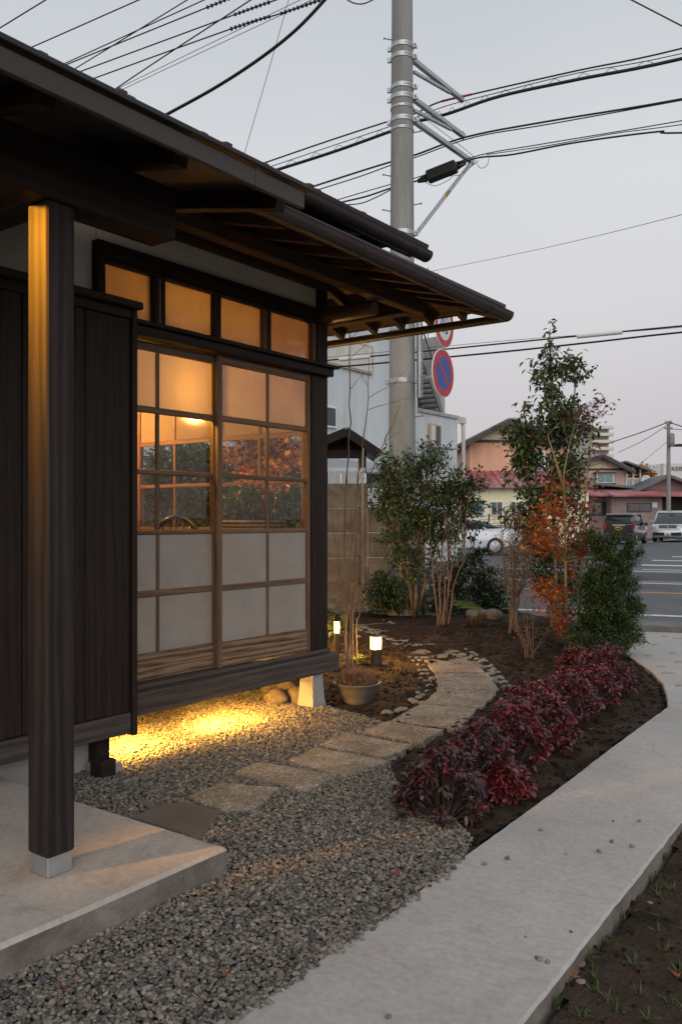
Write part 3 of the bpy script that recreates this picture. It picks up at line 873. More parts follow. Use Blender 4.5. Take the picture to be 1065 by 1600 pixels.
M['patch'] = surf('asphalt_patch', (0.075, 0.076, 0.08), (0.115, 0.116, 0.12), 2.0, 0.9, spec=0.2, bstr=0.6, fine=40, rand=False)
struct(strip((roff(1030, 896) + roff(1030, 907)) / 2, roff(1030, 896) - roff(1030, 907), -12, 60, 0.0035, 0.0005).build('road_patch', M['patch']))
struct(strip(roff(1030, 909.5), 0.35, -12, 60, 0.0030, 0.0004).build('road_patch', surf('worn_strip', (0.16, 0.16, 0.16), (0.24, 0.24, 0.235), 3, 0.9)))

# ---- planting soil with relief
GRAVEL = [EL[0], EL[3], EL[4] + [0, 0.0, 0], gnd(738, 1312), gnd(705, 1276), gnd(655, 1246), gnd(618, 1222), gnd(606, 1196), gnd(640, 1168), gnd(600, 1131), gnd(556, 1117), gnd(516, 1107), gnd(480, 1098), np.array([-5.2, 4.75, 0]), np.array([-5.2, 2.3, 0]), np.array([X0 + 0.06, 2.3, 0]), np.array([X0 + 0.06, -1.0, 0]), np.array([0.4, -1.0, 0])]
def soil_grid(name, x0, x1, y0, y1, step, zf, mask):
    xs = np.arange(x0, x1 + step, step); ys_ = np.arange(y0, y1 + step, step)
    gx, gy = np.meshgrid(xs, ys_, indexing='ij'); P = np.column_stack([gx.ravel(), gy.ravel()])
    keep = mask(P); z = zf(P[:, 0], P[:, 1])
    idx = -np.ones(len(P), int); idx[keep] = np.arange(keep.sum())
    nx, ny = len(xs), len(ys_)
    g = idx.reshape(nx, ny)
    q = np.stack([g[:-1, :-1], g[1:, :-1], g[1:, 1:], g[:-1, 1:]], -1).reshape(-1, 4)
    q = q[(q >= 0).all(1)]
    me = bpy.data.meshes.new(name)
    V = np.column_stack([P, z])[keep]
    me.from_pydata(V.tolist(), [], q.tolist())
    me.materials.append(M['soil']); me.polygons.foreach_set('use_smooth', [True] * len(me.polygons))
    return struct(link(name, me))
mc = gnd(800, 990)
def seg_dist(P, poly):
    d = np.full(len(P), 9.0)
    for a, b in zip(poly[:-1], poly[1:]):
        a, b = np.asarray(a)[:2], np.asarray(b)[:2]; e = b - a
        t = np.clip(((P - a) @ e) / (e @ e), 0, 1)
        d = np.minimum(d, np.linalg.norm(P - (a + t[:, None] * e), axis=1))
    return d
def soil_z(x, y):
    P = np.column_stack([x, y])
    z = 0.030 * (vnoise(x, y, 9, 1) - 0.5) + 0.016 * (vnoise(x, y, 23, 2) - 0.5) + 0.03 * (vnoise(x, y, 2.5, 3) - 0.5)
    z = z + 0.07 * np.exp(-((x - mc[0]) ** 2 + (y - mc[1]) ** 2) / (2 * 1.1 ** 2))
    g = inpoly(P, GRAVEL)
    z = np.where(g, -0.03, z)
    d = np.minimum(seg_dist(P, EL), seg_dist(P, curve))
    return z * np.clip(d / 0.15, 0.25, 1)
BED = [np.array([0.0, 0.0]), np.array([-5.5, 0.5]), np.array([-9.5, 9.0]), gnd(520, 948)[:2] + [-2.5, 1.0], gnd(640, 942)[:2], gnd(760, 944)[:2], gnd(905, 978)[:2]] + [c[:2] for c in curve[::-1]] + [e[:2] for e in EL[::-1]]
def bed_mask(P): return inpoly(P, BED) & (P[:, 1] > 2.2)
soil_grid('planting_bed', -11, 2.5, 2.2, 13.5, 0.04, soil_z, bed_mask)
BED2 = [e[:2] for e in ER] + [ER[-1][:2] + [1.2, 0], np.array([1.8, -0.4]), ER[0][:2] + [0.5, -0.3]]
def z2(x, y): return -0.022 + 0.022 * (vnoise(x, y, 10, 5) - 0.5) + 0.018 * (vnoise(x, y, 26, 6) - 0.5) + 0.03 * (vnoise(x, y, 3, 7) - 0.5)
soil_grid('side_bed', -1.0, 2.6, 0.4, 4.6, 0.03, z2, lambda P: inpoly(P, BED2))

# ---- porch slab
pz = [(X0 + 0.06, -1.0), (-2.07, -1.0), (-2.07, 2.142), (X0 + 0.06, 2.142)]
pp = rough_edge([np.array([*q, 0]) for q in pz] + [np.array([*pz[0], 0])], 0.0015, 0.1)[:-1]
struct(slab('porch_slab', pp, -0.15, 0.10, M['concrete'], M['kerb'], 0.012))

# ---- gravel (instanced pebbles)
m_, n_, l_, out_ = newmat('pebble_stone')
oi_ = n_.new('ShaderNodeObjectInfo')
cr_ = ramp(n_, l_, oi_.outputs['Random'], [(0.0, (0.066, 0.066, 0.070)), (0.22, (0.112, 0.100, 0.088)), (0.45, (0.168, 0.146, 0.122)), (0.62, (0.208, 0.178, 0.142)), (0.80, (0.275, 0.235, 0.187)), (0.93, (0.20, 0.15, 0.11)), (1.0, (0.34, 0.31, 0.27))])
vv_ = coords(n_, l_, (1, 1, 1))
ff_ = ramp(n_, l_, noise(n_, l_, vv_, 1.6, 5), [(0.3, (0.72,) * 3), (0.7, (1.15,) * 3)])
principled(n_, l_, out_, mixc(n_, l_, 1.0, cr_, ff_, 'MULTIPLY'), 0.72, 0, 0.35)
M['pebble'] = m_
pcol = bpy.data.collections.new('pebble_shapes')
def pebble_mesh(name, seed, sub=2, mat=None, amp=0.3):
    bm = bmesh.new(); bmesh.ops.create_icosphere(bm, subdivisions=sub, radius=1.0)
    r = np.random.default_rng(seed); ks = r.normal(0, 1, (5, 3)); ph = r.random(5) * 6
    for v in bm.verts:
        c = np.array(v.co)
        f = 1 + amp * 0.35 * sum(math.sin(ks[i] @ c * 1.6 + ph[i]) for i in range(5)) / 2
        v.co = Vector(c * f)
    me = bpy.data.meshes.new(name); bm.to_mesh(me); bm.free()
    me.polygons.foreach_set('use_smooth', [True] * len(me.polygons))
    me.materials.append(mat or M['pebble'])
    return me
for k in range(6):
    o = bpy.data.objects.new('pebble_shape', pebble_mesh('pebble_shape', 50 + k, 2, None, 0.22)); pcol.objects.link(o)
SLABS_PX = [
    [(296, 1243), (343, 1222), (436, 1230), (398, 1262), (345, 1266)],
    [(362, 1210), (402, 1192), (525, 1211), (478, 1235)],
    [(446, 1188), (494, 1166), (604, 1188), (540, 1210)],
    [(499, 1162), (540, 1144), (642, 1163), (606, 1182)],
    [(567, 1142), (606, 1126), (692, 1139), (654, 1160)],
    [(611, 1124), (655, 1100), (745, 1106), (722, 1137)],
    [(662, 1097), (684, 1077), (776, 1079), (752, 1104)],
    [(680, 1053), (762, 1052.5), (779, 1076), (685, 1075.5)],
    [(662, 1031), (727, 1028), (759, 1049.5), (678, 1050.5)],
    [(640, 1014), (690, 1011.5), (724, 1026), (660, 1029)],
    [(610, 1000.5), (662, 997.5), (688, 1009.5), (638, 1012)],
    [(570, 986.5), (640, 983), (660, 996), (606, 999)],
    [(553, 976), (600, 973.5), (634, 981.5), (575, 985)],
]
SZ = 0.024
SLABS = [[gnd(x, y, SZ) for x, y in q] for q in SLABS_PX]
PLATE = [gnd(x, y, 0.02) for x, y in ((200, 1277), (250, 1256), (290, 1252), (347, 1265), (330, 1288), (314, 1308), (298, 1306))]
def gravel_points(step, seed):
    r = np.random.default_rng(seed)
    xs = np.arange(-5.2, 0.5, step); ys_ = np.arange(-0.2, 5.0, step)
    gx, gy = np.meshgrid(xs, ys_, indexing='ij')
    P = np.column_stack([gx.ravel(), gy.ravel()]) + r.uniform(-0.6, 0.6, (gx.size, 2)) * step
    k = inpoly(P, GRAVEL)
    k &= ~((P[:, 0] < -2.075) & (P[:, 1] < 2.15) & (P[:, 0] > X0))
    k &= ~((P[:, 0] < X0 + 0.06) & (P[:, 1] < 2.47))
    edge = r.random(len(P))
    for s in SLABS:
        c = np.mean(s, 0)[:2]
        k &= ~inpoly(P, [c + (np.asarray(q)[:2] - c) * 0.97 for q in s])
    k &= ~inpoly(P, [np.asarray(q)[:2] for q in PLATE])
    # in view or a little beyond
    d = P @ FW[:2]; sx = (P @ RT[:2]) / np.maximum(d, 0.05)
    k &= (d > 1.55) & (np.abs(sx) < 0.62)
    return P[k]
G = np.concatenate([gravel_points(0.0135, 3), gravel_points(0.015, 4), gravel_points(0.020, 5)])
# stray pebbles spilling onto the walk and the bed
sp_ = []
for _ in range(420):
    k = rng.integers(2, 5); a, b = EL[k - 1], EL[k]
    q = a + (b - a) * rng.random(); nrm = np.array([b[1] - a[1], -(b[0] - a[0]), 0]); nrm /= np.linalg.norm(nrm)
    sp_.append((q + nrm * abs(rng.normal(0, 0.013)) * (1 if rng.random() < 0.5 else -1))[:2])
sp_ = np.array(sp_)
NG = len(G)
zz = rng.uniform(-0.004, 0.013, NG)
G3 = np.concatenate([np.column_stack([G, zz]), np.column_stack([sp_, np.full(len(sp_), WZ + 0.003)])]); NG = len(G3)
def gn_pebbles(name, P, S, label, cat, pcol=pcol):
    n = len(P)
    me = bpy.data.meshes.new(name); me.from_pydata(P.tolist(), [], [])
    a = me.attributes.new('rot', 'FLOAT_VECTOR', 'POINT')
    a.data.foreach_set('vector', np.column_stack([rng.normal(0, 0.35, n), rng.normal(0, 0.35, n), rng.random(n) * 6.28]).astype(np.float32).ravel())
    a = me.attributes.new('scl', 'FLOAT_VECTOR', 'POINT'); a.data.foreach_set('vector', S.astype(np.float32).ravel())
    a = me.attributes.new('idx', 'INT', 'POINT'); a.data.foreach_set('value', rng.integers(0, 6, n).astype(np.int32))
    o = link(name, me)
    ng = bpy.data.node_groups.new(name + '_nodes', 'GeometryNodeTree')
    ng.interface.new_socket('Geometry', in_out='INPUT', socket_type='NodeSocketGeometry')
    ng.interface.new_socket('Geometry', in_out='OUTPUT', socket_type='NodeSocketGeometry')
    gi, go = ng.nodes.new('NodeGroupInput'), ng.nodes.new('NodeGroupOutput')
    ip = ng.nodes.new('GeometryNodeInstanceOnPoints'); ci = ng.nodes.new('GeometryNodeCollectionInfo')
    ci.inputs['Collection'].default_value = pcol; ci.inputs['Separate Children'].default_value = True; ci.inputs['Reset Children'].default_value = True
    ng.links.new(gi.outputs[0], ip.inputs['Points']); ng.links.new(ci.outputs[0], ip.inputs['Instance']); ip.inputs['Pick Instance'].default_value = True
    for an, ty, sk in (('rot', 'FLOAT_VECTOR', 'Rotation'), ('scl', 'FLOAT_VECTOR', 'Scale'), ('idx', 'INT', 'Instance Index')):
        na = ng.nodes.new('GeometryNodeInputNamedAttribute'); na.data_type = ty; na.inputs['Name'].default_value = an
        src = na.outputs[0]
        ng.links.new(src, ip.inputs[sk])
    ng.links.new(ip.outputs[0], go.inputs[0])
    md = o.modifiers.new('pebbles', 'NODES'); md.node_group = ng
    return stuff(o, label, cat)
s_ = 0.0040 + 0.0088 * rng.beta(1.3, 2.8, NG)
S3 = np.column_stack([s_ * rng.uniform(0.95, 1.5, NG), s_ * rng.uniform(0.7, 1.0, NG), s_ * rng.uniform(0.45, 0.75, NG)])
gn_pebbles('gravel', G3, S3, 'grey brown rounded gravel spread between the porch slab and the concrete walk', 'gravel')
M['gravel_bed'] = surf('gravel_bed', (0.05, 0.046, 0.042), (0.12, 0.11, 0.10), 60, 0.9, bstr=0.8, fine=2, rand=False)
struct(MB().prism(GRAVEL, -0.06, -0.008).build('gravel_base', M['gravel_bed']))

# ---- clods and crumbs on the soil
ccol = bpy.data.collections.new('clod_shapes')
for k in range(6):
    o = bpy.data.objects.new('clod_shape', pebble_mesh('clod_shape', 70 + k, 2, M['soil'], 0.6)); ccol.objects.link(o)
def clods(n, poly, zf, smin, smax, excl=None):
    P = np.array(poly)[:, :2]; lo, hi = P.min(0), P.max(0)
    Q = rng.uniform(lo, hi, (n * 6, 2)); k = inpoly(Q, [p for p in P])
    if excl is not None: k &= ~inpoly(Q, excl)
    d = Q @ FW[:2]; k &= (d > 1.4) & (d < 9.5)
    Q = Q[k][:n]; z = zf(Q[:, 0], Q[:, 1])
    s = smin + (smax - smin) * rng.beta(1, 4, len(Q))
    return np.column_stack([Q, z + s * .15]), np.column_stack([s * rng.uniform(.8, 1.4, len(Q)), s, s * rng.uniform(.5, .8, len(Q))])
cp1, cs1 = clods(9000, BED, soil_z, 0.004, 0.028, GRAVEL)
cp2, cs2 = clods(2600, BED2, z2, 0.002, 0.012)
gn_pebbles('soil_clods', np.concatenate([cp1, cp2]), np.concatenate([cs1, cs2]), 'crumbly dark soil clods on the planting beds', 'soil', ccol)

# ---- stepping path with border stones
m_, n_, l_, out_ = newmat('exposed_aggregate')
v = coords(n_, l_, (1, 1, 1))
vo = n_.new('ShaderNodeTexVoronoi'); vo.inputs['Scale'].default_value = 95.0; l_.new(v, vo.inputs['Vector'])
cc = n_.new('ShaderNodeSeparateColor'); l_.new(vo.outputs['Color'], cc.inputs[0])
base = ramp(n_, l_, cc.outputs[0], [(0.0, (0.165, 0.142, 0.12)), (0.5, (0.255, 0.222, 0.187)), (0.85, (0.33, 0.29, 0.248)), (1.0, (0.47, 0.425, 0.37))])
st = ramp(n_, l_, noise(n_, l_, v, 5, 6, 0.65), [(0.35, (0.62, 0.58, 0.54)), (0.65, (1.08, 1.06, 1.04))])
col = mixc(n_, l_, 1.0, base, st, 'MULTIPLY')
nb_ = bump(n_, l_, vo.outputs['Distance'], 0.6, 0.004)
nb_ = bump(n_, l_, noise(n_, l_, v, 12, 5), 0.5, 0.02, nb_)
principled(n_, l_, out_, col, 0.8, 0, 0.3, nb_)
M['aggregate'] = m_
path = struct(MB().prism([gnd(x, y, 0) for x, y in ((545, 978), (600, 968), (700, 1005), (770, 1040), (800, 1080), (745, 1112), (690, 1145), (640, 1150), (606, 1130), (655, 1098), (672, 1070), (650, 1030), (600, 998))], -0.05, 0.006).build('garden_path', M['soil']))
for s in SLABS:
    P = []
    for a, b in zip(s, s[1:] + s[:1]):
        n = max(2, int(np.linalg.norm(b - a) / 0.05))
        for k in range(n):
            q = a + (b - a) * k / n
            P.append(q + rng.normal(0, 0.006, 3) * [1, 1, 0])
    # rounded corners come from smoothing the outline twice
    P = np.array(P)
    zt_ = SZ + rng.uniform(-0.004, 0.004)
    MB().prism(P, -0.03, zt_, 0.005).build('paving_slab', M['aggregate'], path)
M['cobble'] = surf('river_cobble', (0.12, 0.098, 0.078), (0.235, 0.195, 0.16), 7, 0.7, bstr=0.15, stain=(0.22, 0.27, 0.25), stain_scale=3)
cob_me = [pebble_mesh('border_stone', 90 + k, 2, M['cobble'], 0.25) for k in range(5)]
def stone(me, p, sx, sy, sz, rz, name, parent=None, tilt=0.0):
    o = link(name, me, parent, p); o.scale = (sx, sy, sz); o.rotation_euler = (tilt, tilt * 0.5, rz); return o
LB = [(610, 1115), (619, 1112), (627, 1107), (650, 1096), (656, 1090), (661, 1086), (667, 1080), (671, 1073), (671, 1066), (669, 1060), (669, 1054), (664, 1048), (659, 1041), (655, 1034), (649, 1028), (643, 1022), (636, 1018), (629, 1012), (621, 1008), (612, 1004), (603, 998), (595, 993), (586, 989), (562, 993), (566, 985), (556, 979)]
RB = [(598, 970), (610, 973.5), (621, 978), (632, 982), (641, 985), (651, 990), (659, 994.5), (667, 998), (675, 1002), (684, 1006), (693, 1008), (701, 1011), (709, 1015), (718, 1019), (727, 1022), (735, 1026), (743, 1031), (751, 1036), (758, 1041), (764, 1047), (770, 1053), (775, 1060), (780, 1067), (785, 1075), (790, 1082), (786, 1092)]
for P_, inward in ((LB, 1), (RB, -1)):
    for i, (x, y) in enumerate(P_):
        for row in range(2 if (P_ is RB or rng.random() < 0.6) else 1):
            jx, jy = rng.normal(0, 2.0), rng.normal(0, 0.8)
            off = (row * (9 if P_ is RB else -9))
            p = gnd(x + jx + off, y + jy - row * 1.5, 0.012)
            s = rng.uniform(0.019, 0.034)
            tang = np.arctan2(*(gnd(*P_[min(i + 1, len(P_) - 1)]) - gnd(*P_[max(i - 1, 0)]))[[1, 0]])
            stone(cob_me[rng.integers(5)], p, s * rng.uniform(1.0, 1.5), s * rng.uniform(0.7, 1.0), s * rng.uniform(0.4, 0.6), tang + rng.normal(0, 0.3), 'border_stone', path)
for q in SLABS_PX[5:]:       # slim stones in the joints
    a, b = q[1], q[2]
    for t in np.linspace(0.08, 0.92, 6):
        if rng.random() < 0.75:
            p = gnd(a[0] + (b[0] - a[0]) * t, a[1] + (b[1] - a[1]) * t - 1.0, 0.012)
            s = rng.uniform(0.022, 0.034)
            stone(cob_me[rng.integers(5)], p, s * 1.5, s * 0.75, s * 0.6, YAW + rng.normal(0, 0.15), 'border_stone', path)
# cobbles set in the apron
M['dark_cobble'] = surf('set_cobble', (0.20, 0.185, 0.165), (0.33, 0.30, 0.27), 7, 0.7, bstr=0.15)
dc = pebble_mesh('set_stone', 120, 2, M['dark_cobble'], 0.2)
for x, y in ((1022, 1008), (1051, 1021), (1013, 1025), (1032, 1042), (1043, 1052.5), (1062, 1072), (1038, 995), (1061, 1035), (1058, 998), (1085, 1050), (1100, 1015)):
    stone(dc, gnd(x, y, WZ - 0.002), rng.uniform(0.03, 0.06), rng.uniform(0.025, 0.04), 0.010, YAW + rng.normal(0, 0.3), 'set_stone', apron)
# loose pebbles on the walk
lpm = pebble_mesh('loose_pebble', 131, 2, M['pebble'], 0.3)
for x, y in ((845, 1297), (792, 1341), (757, 1350), (955, 1315), (987, 1322), (838, 1497), (843, 1499), (892, 1456), (855, 1503), (821, 1464), (699, 1372), (957, 1283), (998, 1283), (607, 1589), (884, 1335), (936, 1330)):
    s = rng.uniform(0.005, 0.011) * (0.8 if y > 1400 else 1.0)
    tag(stone(lpm, gnd(x, y, WZ + s * 0.4), s, s * 0.8, s * 0.7, rng.random() * 6, 'loose_pebble'), 'small dark loose pebble lying on the pale concrete walk', 'pebble', 'loose pebbles on the concrete walk')
tag(MB().prism(PLATE, -0.03, 0.02, 0.012).build('cover_slab', surf('brown_cover', (0.105, 0.086, 0.072), (0.15, 0.125, 0.105), 4, 0.8, bstr=0.2)), 'flat dark brown slab set into the gravel beside the porch step', 'slab')

# ---- boulders under the house
M['boulder'] = surf('boulder_stone', (0.12, 0.095, 0.075), (0.24, 0.20, 0.165), 5, 0.85, bstr=0.4, stain=(0.09, 0.07, 0.055))
for i, (x, y, d, s, lab) in enumerate(((433, 1101, 5.72, (0.085, 0.07, 0.065), 'rounded pale boulder beside the concrete footing under the sill beam'), (462, 1098, 5.85, (0.075, 0.06, 0.07), 'rounded boulder tucked right against the concrete footing'), (428, 1085, 6.15, (0.15, 0.09, 0.085), 'long dark boulder lying deepest under the house floor'), (448, 1090, 6.0, (0.09, 0.08, 0.085), 'dark rounded boulder behind the pale one under the house'))):
    p = gnd(x, y)
    o = stone(pebble_mesh('boulder', 140 + i, 3, M['boulder'], 0.35), p + [0, 0, s[2] * 0.6], *s, rng.random() * 3, 'boulder')
    tag(o, lab, 'rock', 'boulders under the house')

# ---- grass tufts, leaves and stones in the side bed
def blade_mesh(name, n, L, W, seed, cols, spread=1.0, mat=None, droop=1.0):
    r = np.random.default_rng(seed); V = []; Fc = []; C = []
    for i in range(n):
        az = r.random() * 6.28; lean = r.uniform(0.15, 1.0) * spread; l = L * r.uniform(0.55, 1.1); w = W * r.uniform(0.7, 1.1)
        d = np.array([math.cos(az), math.sin(az), 0]); s = np.array([-d[1], d[0], 0])
        c = np.array(cols[r.integers(len(cols))]) * r.uniform(0.75, 1.2)
        b0 = np.array([r.normal(0, 0.006), r.normal(0, 0.006), -0.01]); base = len(V)
        K = 5
        for k in range(K):
            t = k / (K - 1)
            out = lean * l * (t ** 1.3); up = l * (t - 0.62 * droop * lean * t * t)
            p = b0 + d * out + np.array([0, 0, up]); ww = w * (1 - t ** 2) + 0.0004
            V += [p - s * ww / 2 + [0, 0, 0.15 * ww], p + s * ww / 2 + [0, 0, 0.15 * ww]]; C += [c, c]
        for k in range(K - 1):
            a = base + 2 * k; Fc.append((a, a + 1, a + 3, a + 2))
    me = bpy.data.meshes.new(name); me.from_pydata([tuple(x) for x in V], [], Fc)
    at_ = me.attributes.new('tint', 'FLOAT_COLOR', 'POINT')
    at_.data.foreach_set('color', np.column_stack([np.clip(np.array(C), 0, 1), np.ones(len(C))]).astype(np.float32).ravel())
    me.materials.append(mat or M['leaf'])
    me.polygons.foreach_set('use_smooth', [True] * len(me.polygons))
    return me
TG = [(0.075, 0.115, 0.035), (0.11, 0.155, 0.05), (0.05, 0.08, 0.032), (0.18, 0.15, 0.06)]
tuft_me = [blade_mesh('grass_tuft', 15, 0.060, 0.0042, 200 + k, TG, 0.9) for k in range(6)]
def z2p(p): return float(z2(np.array([p[0]]), np.array([p[1]]))[0])
def on_bed2(x, y):
    p = gnd(x, y, -0.05); p[2] = z2p(p); return p
for (x, y) in ((1037, 1356), (1016, 1384), (1028, 1410), (968, 1418), (1036, 1442), (974, 1446), (944, 1462), (1026, 1470), (948, 1492), (1040, 1498), (921, 1518), (990, 1528), (928, 1544), (1060, 1532), (882, 1552), (932, 1566), (998, 1568), (950, 1588), (1046, 1578), (964, 1598), (1040, 1338), (1062, 1316), (868, 1592), (905, 1606), (1052, 1400), (1012, 1612), (1075, 1470), (1085, 1430), (1080, 1600), (1100, 1540), (1090, 1380)):
    o = link('grass_tuft', tuft_me[rng.integers(6)], None, on_bed2(x, y)); o.rotation_euler = (0, 0, rng.random() * 6); s = rng.uniform(0.8, 1.15); o.scale = (s, s, s)
    tag(o, 'small tuft of thin green blades planted in the dark soil beside the walk', 'grass', 'grass tufts in the side bed')
for k in range(7):
    x, y = rng.uniform(890, 1065), rng.uniform(1400, 1600)
    if x < 815 + (1600 - y) * 0.79 + 25: continue
    p = on_bed2(x, y); s = rng.uniform(0.006, 0.014)
    tag(stone(lpm, p + [0, 0, s * 0.3], s * 1.3, s, s * 0.6, rng.random() * 6, 'bed_stone'), 'small pale stone lying on the dark soil among the grass tufts', 'stone', 'stones in the side bed')

# maple leaf shape
def maple_leaf(name, size, col, seed, curl=0.3):
    r = np.random.default_rng(seed); pts = []
    for k in range(7):
        a = math.radians(-150 + 50 * k) + math.pi / 2; R1 = size * (1.0 if k == 3 else 0.9 if k in (2, 4) else 0.7 if k in (1, 5) else 0.4)
        pts.append((R1 * math.cos(a), R1 * math.sin(a)))
        if k < 6:
            a2 = a + math.radians(25); pts.append((size * 0.32 * math.cos(a2), size * 0.32 * math.sin(a2)))
    V = [(0, 0, 0)] + [(x, y, curl * (x * x + y * y) / size * r.uniform(0.3, 1.6)) for x, y in pts]
    n = len(pts); Fc = [(0, i + 1, (i + 1) % n + 1) for i in range(n - 1)]
    me = bpy.data.meshes.new(name); me.from_pydata(V, [], Fc)
    at_ = me.attributes.new('tint', 'FLOAT_COLOR', 'POINT'); at_.data.foreach_set('color', np.tile(np.array([*col, 1], np.float32), len(V)))
    me.materials.append(M['leaf_dry']); return me
for i, (x, y, c) in enumerate(((956, 1436, (0.42, 0.10, 0.07)), (988, 1443, (0.42, 0.13, 0.05)), (895, 1552, (0.30, 0.14, 0.10)), (1057, 1545, (0.40, 0.10, 0.04)), (1046, 1312, (0.32, 0.09, 0.07)))):
    p = on_bed2(x, y); o = link('fallen_leaf', maple_leaf('fallen_leaf', 0.03, c, i), None, p + [0, 0, 0.014]); o.rotation_euler = (0.3, 0.2, rng.random() * 6)
    tag(o, 'dry red maple leaf fallen on the dark soil among the grass tufts', 'leaf', 'fallen leaves in the side bed')
for i, (x, y, c) in enumerate(((100, 1546, (0.36, 0.07, 0.05)), (352, 1522, (0.30, 0.10, 0.06)), (618, 1366, (0.32, 0.08, 0.05)))):
    p = gnd(x, y, 0.022); o = link('fallen_leaf', maple_leaf('fallen_leaf', 0.022, c, 20 + i), None, p); o.rotation_euler = (0.2, 0.2, rng.random() * 6)
    tag(o, 'small dry red leaf fallen on the gravel', 'leaf', 'fallen leaves on the gravel')

# ---- garden lamps
M['lamp_white'] = glow_glass('bollard_glow', (1.0, 0.66, 0.20), 3.2)
M['lamp_body'] = surf('lamp_body', (0.035, 0.03, 0.026), (0.06, 0.052, 0.045), 8, 0.5, 0.3, bstr=0.05)
def bollard(px, py, r, h, hl, power, label):
    p = gnd(px, py, 0.0)
    t = thing('bollard_lamp', label, 'lamp', p, 'garden lamps along the path')
    MB().lathe([(r * 1.25, -0.03), (r * 1.25, 0.006), (r, 0.008), (r, h - hl)], 20, p).build('body', M['lamp_body'], t, smooth=True, angle=30)
    MB().lathe([(r * 0.90, h - hl), (r * 0.97, h - hl + 0.002), (r * 0.97, h - 0.004)], 20, p).build('diffuser', M['lamp_white'], t, smooth=True, angle=30)
    MB().lathe([(r * 1.0, h - 0.004), (r * 1.0, h), (r * 0.3, h + 0.002)], 20, p).build('cap', M['lamp_body'], t, smooth=True, angle=30)
    for k in range(3):
        a = k * 2.09 + 0.4
        q = p + [r * 0.99 * math.cos(a), r * 0.99 * math.sin(a), 0]
        MB().tube([q + [0, 0, h - hl], q + [0, 0, h]], 0.0025, 5).build('strut', M['lamp_body'], t)
    bulb('bulb', p + [0, 0, h - hl * 0.45], power, (1.0, 0.50, 0.11), r * 0.55, t)
    return t
bollard(587, 1042, 0.048, 0.255, 0.107, 17.0, 'squat dark bollard lamp with wide glowing head on the bare soil by the path')
bollard(526, 1022, 0.026, 0.30, 0.11, 9.0, 'slim spike lamp with narrow glowing head behind the bare sapling stems')

# ---- lamp under the floor and porch lamp
def strip_lamp(uf, half, power, dirn, label):
    uf = np.array(uf)
    ul = thing('under_floor_lamp', label, 'lamp', uf, 'strip lamps under the house floor')
    MB().box(uf[0] - 0.022, uf[0] + 0.022, uf[1] - half - .01, uf[1] + half + .01, uf[2], 0.298).build('housing', M['lamp_body'], ul)
    MB().box(uf[0] - 0.016, uf[0] + 0.016, uf[1] - half, uf[1] + half, uf[2] - 0.008, uf[2] - 0.001, 0.002).build('diffuser', M['lamp_glow'], ul)
    sd = bpy.data.lights.new('strip_light', 'AREA'); sd.shape = 'RECTANGLE'; sd.size = half * 2; sd.size_y = 0.03; sd.energy = power; sd.color = (1.0, 0.50, 0.075)
    so = link('strip_light', sd, ul, uf - np.array([0, 0, 0.012]))
    z = -Vector(dirn).normalized(); x = Vector((0, 1, 0)); x = (x - z * x.dot(z)).normalized(); y = z.cross(x)
    so.rotation_euler = Matrix((x, y, z)).transposed().to_euler()
strip_lamp((-3.665, 3.08, 0.284), 0.28, 72, (0.45, 0.1, -1.0), 'warm strip lamp under the house floor at the shutter box end')
strip_lamp((-3.67, 3.82, 0.284), 0.38, 58, (0.45, 0.5, -1.0), 'warm strip lamp under the house floor nearer the corner footing')
pl = np.array([-2.52, 1.16, 2.26]); pdir = Vector((0.142, 0.452, -0.32)).normalized()
pt = thing('porch_spotlight', 'small warm spotlight under the porch roof aimed at the post', 'lamp', pl)
e_ = pl + np.array(pdir) * 0.02
MB().tube([pl - np.array(pdir) * 0.10, e_], 0.0155, 14).build('can', M['lamp_body'], pt, smooth=True, angle=40)
MB().tube([pl - np.array(pdir) * 0.05, (pl[0], pl[1], zr(pl[0]) + 0.074)], 0.006, 6).build('stem', M['lamp_body'], pt)
MB().tube([e_, e_ + np.array(pdir) * 0.004], 0.013, 14).build('lens', M['lamp_glow'], pt)
ph_ = np.array([0.142, 0.452, 0.0]) / math.hypot(0.142, 0.452); ps_ = np.array([-ph_[1], ph_[0], 0.0])
for s_g in (-1, 1):      # flaps added out of view to keep the beam off the yard
    MB().obox(pl + ph_ * 0.085 + ps_ * s_g * 0.018 - [0, 0, 0.05], (0.15, 0.003, 0.26), np.stack([ph_, ps_, [0, 0, 1]], 1), 0.0005).build('added_beam_flap', M['lamp_body'], pt)
sd = bpy.data.lights.new('spot', 'SPOT'); sd.energy = 180; sd.color = (1.0, 0.43, 0.03); sd.shadow_soft_size = 0.008; sd.spot_size = R(100); sd.spot_blend = 1.0
so = link('spot', sd, pt, e_ + np.array(pdir) * 0.012); so.rotation_euler = pdir.to_track_quat('-Z', 'Y').to_euler()

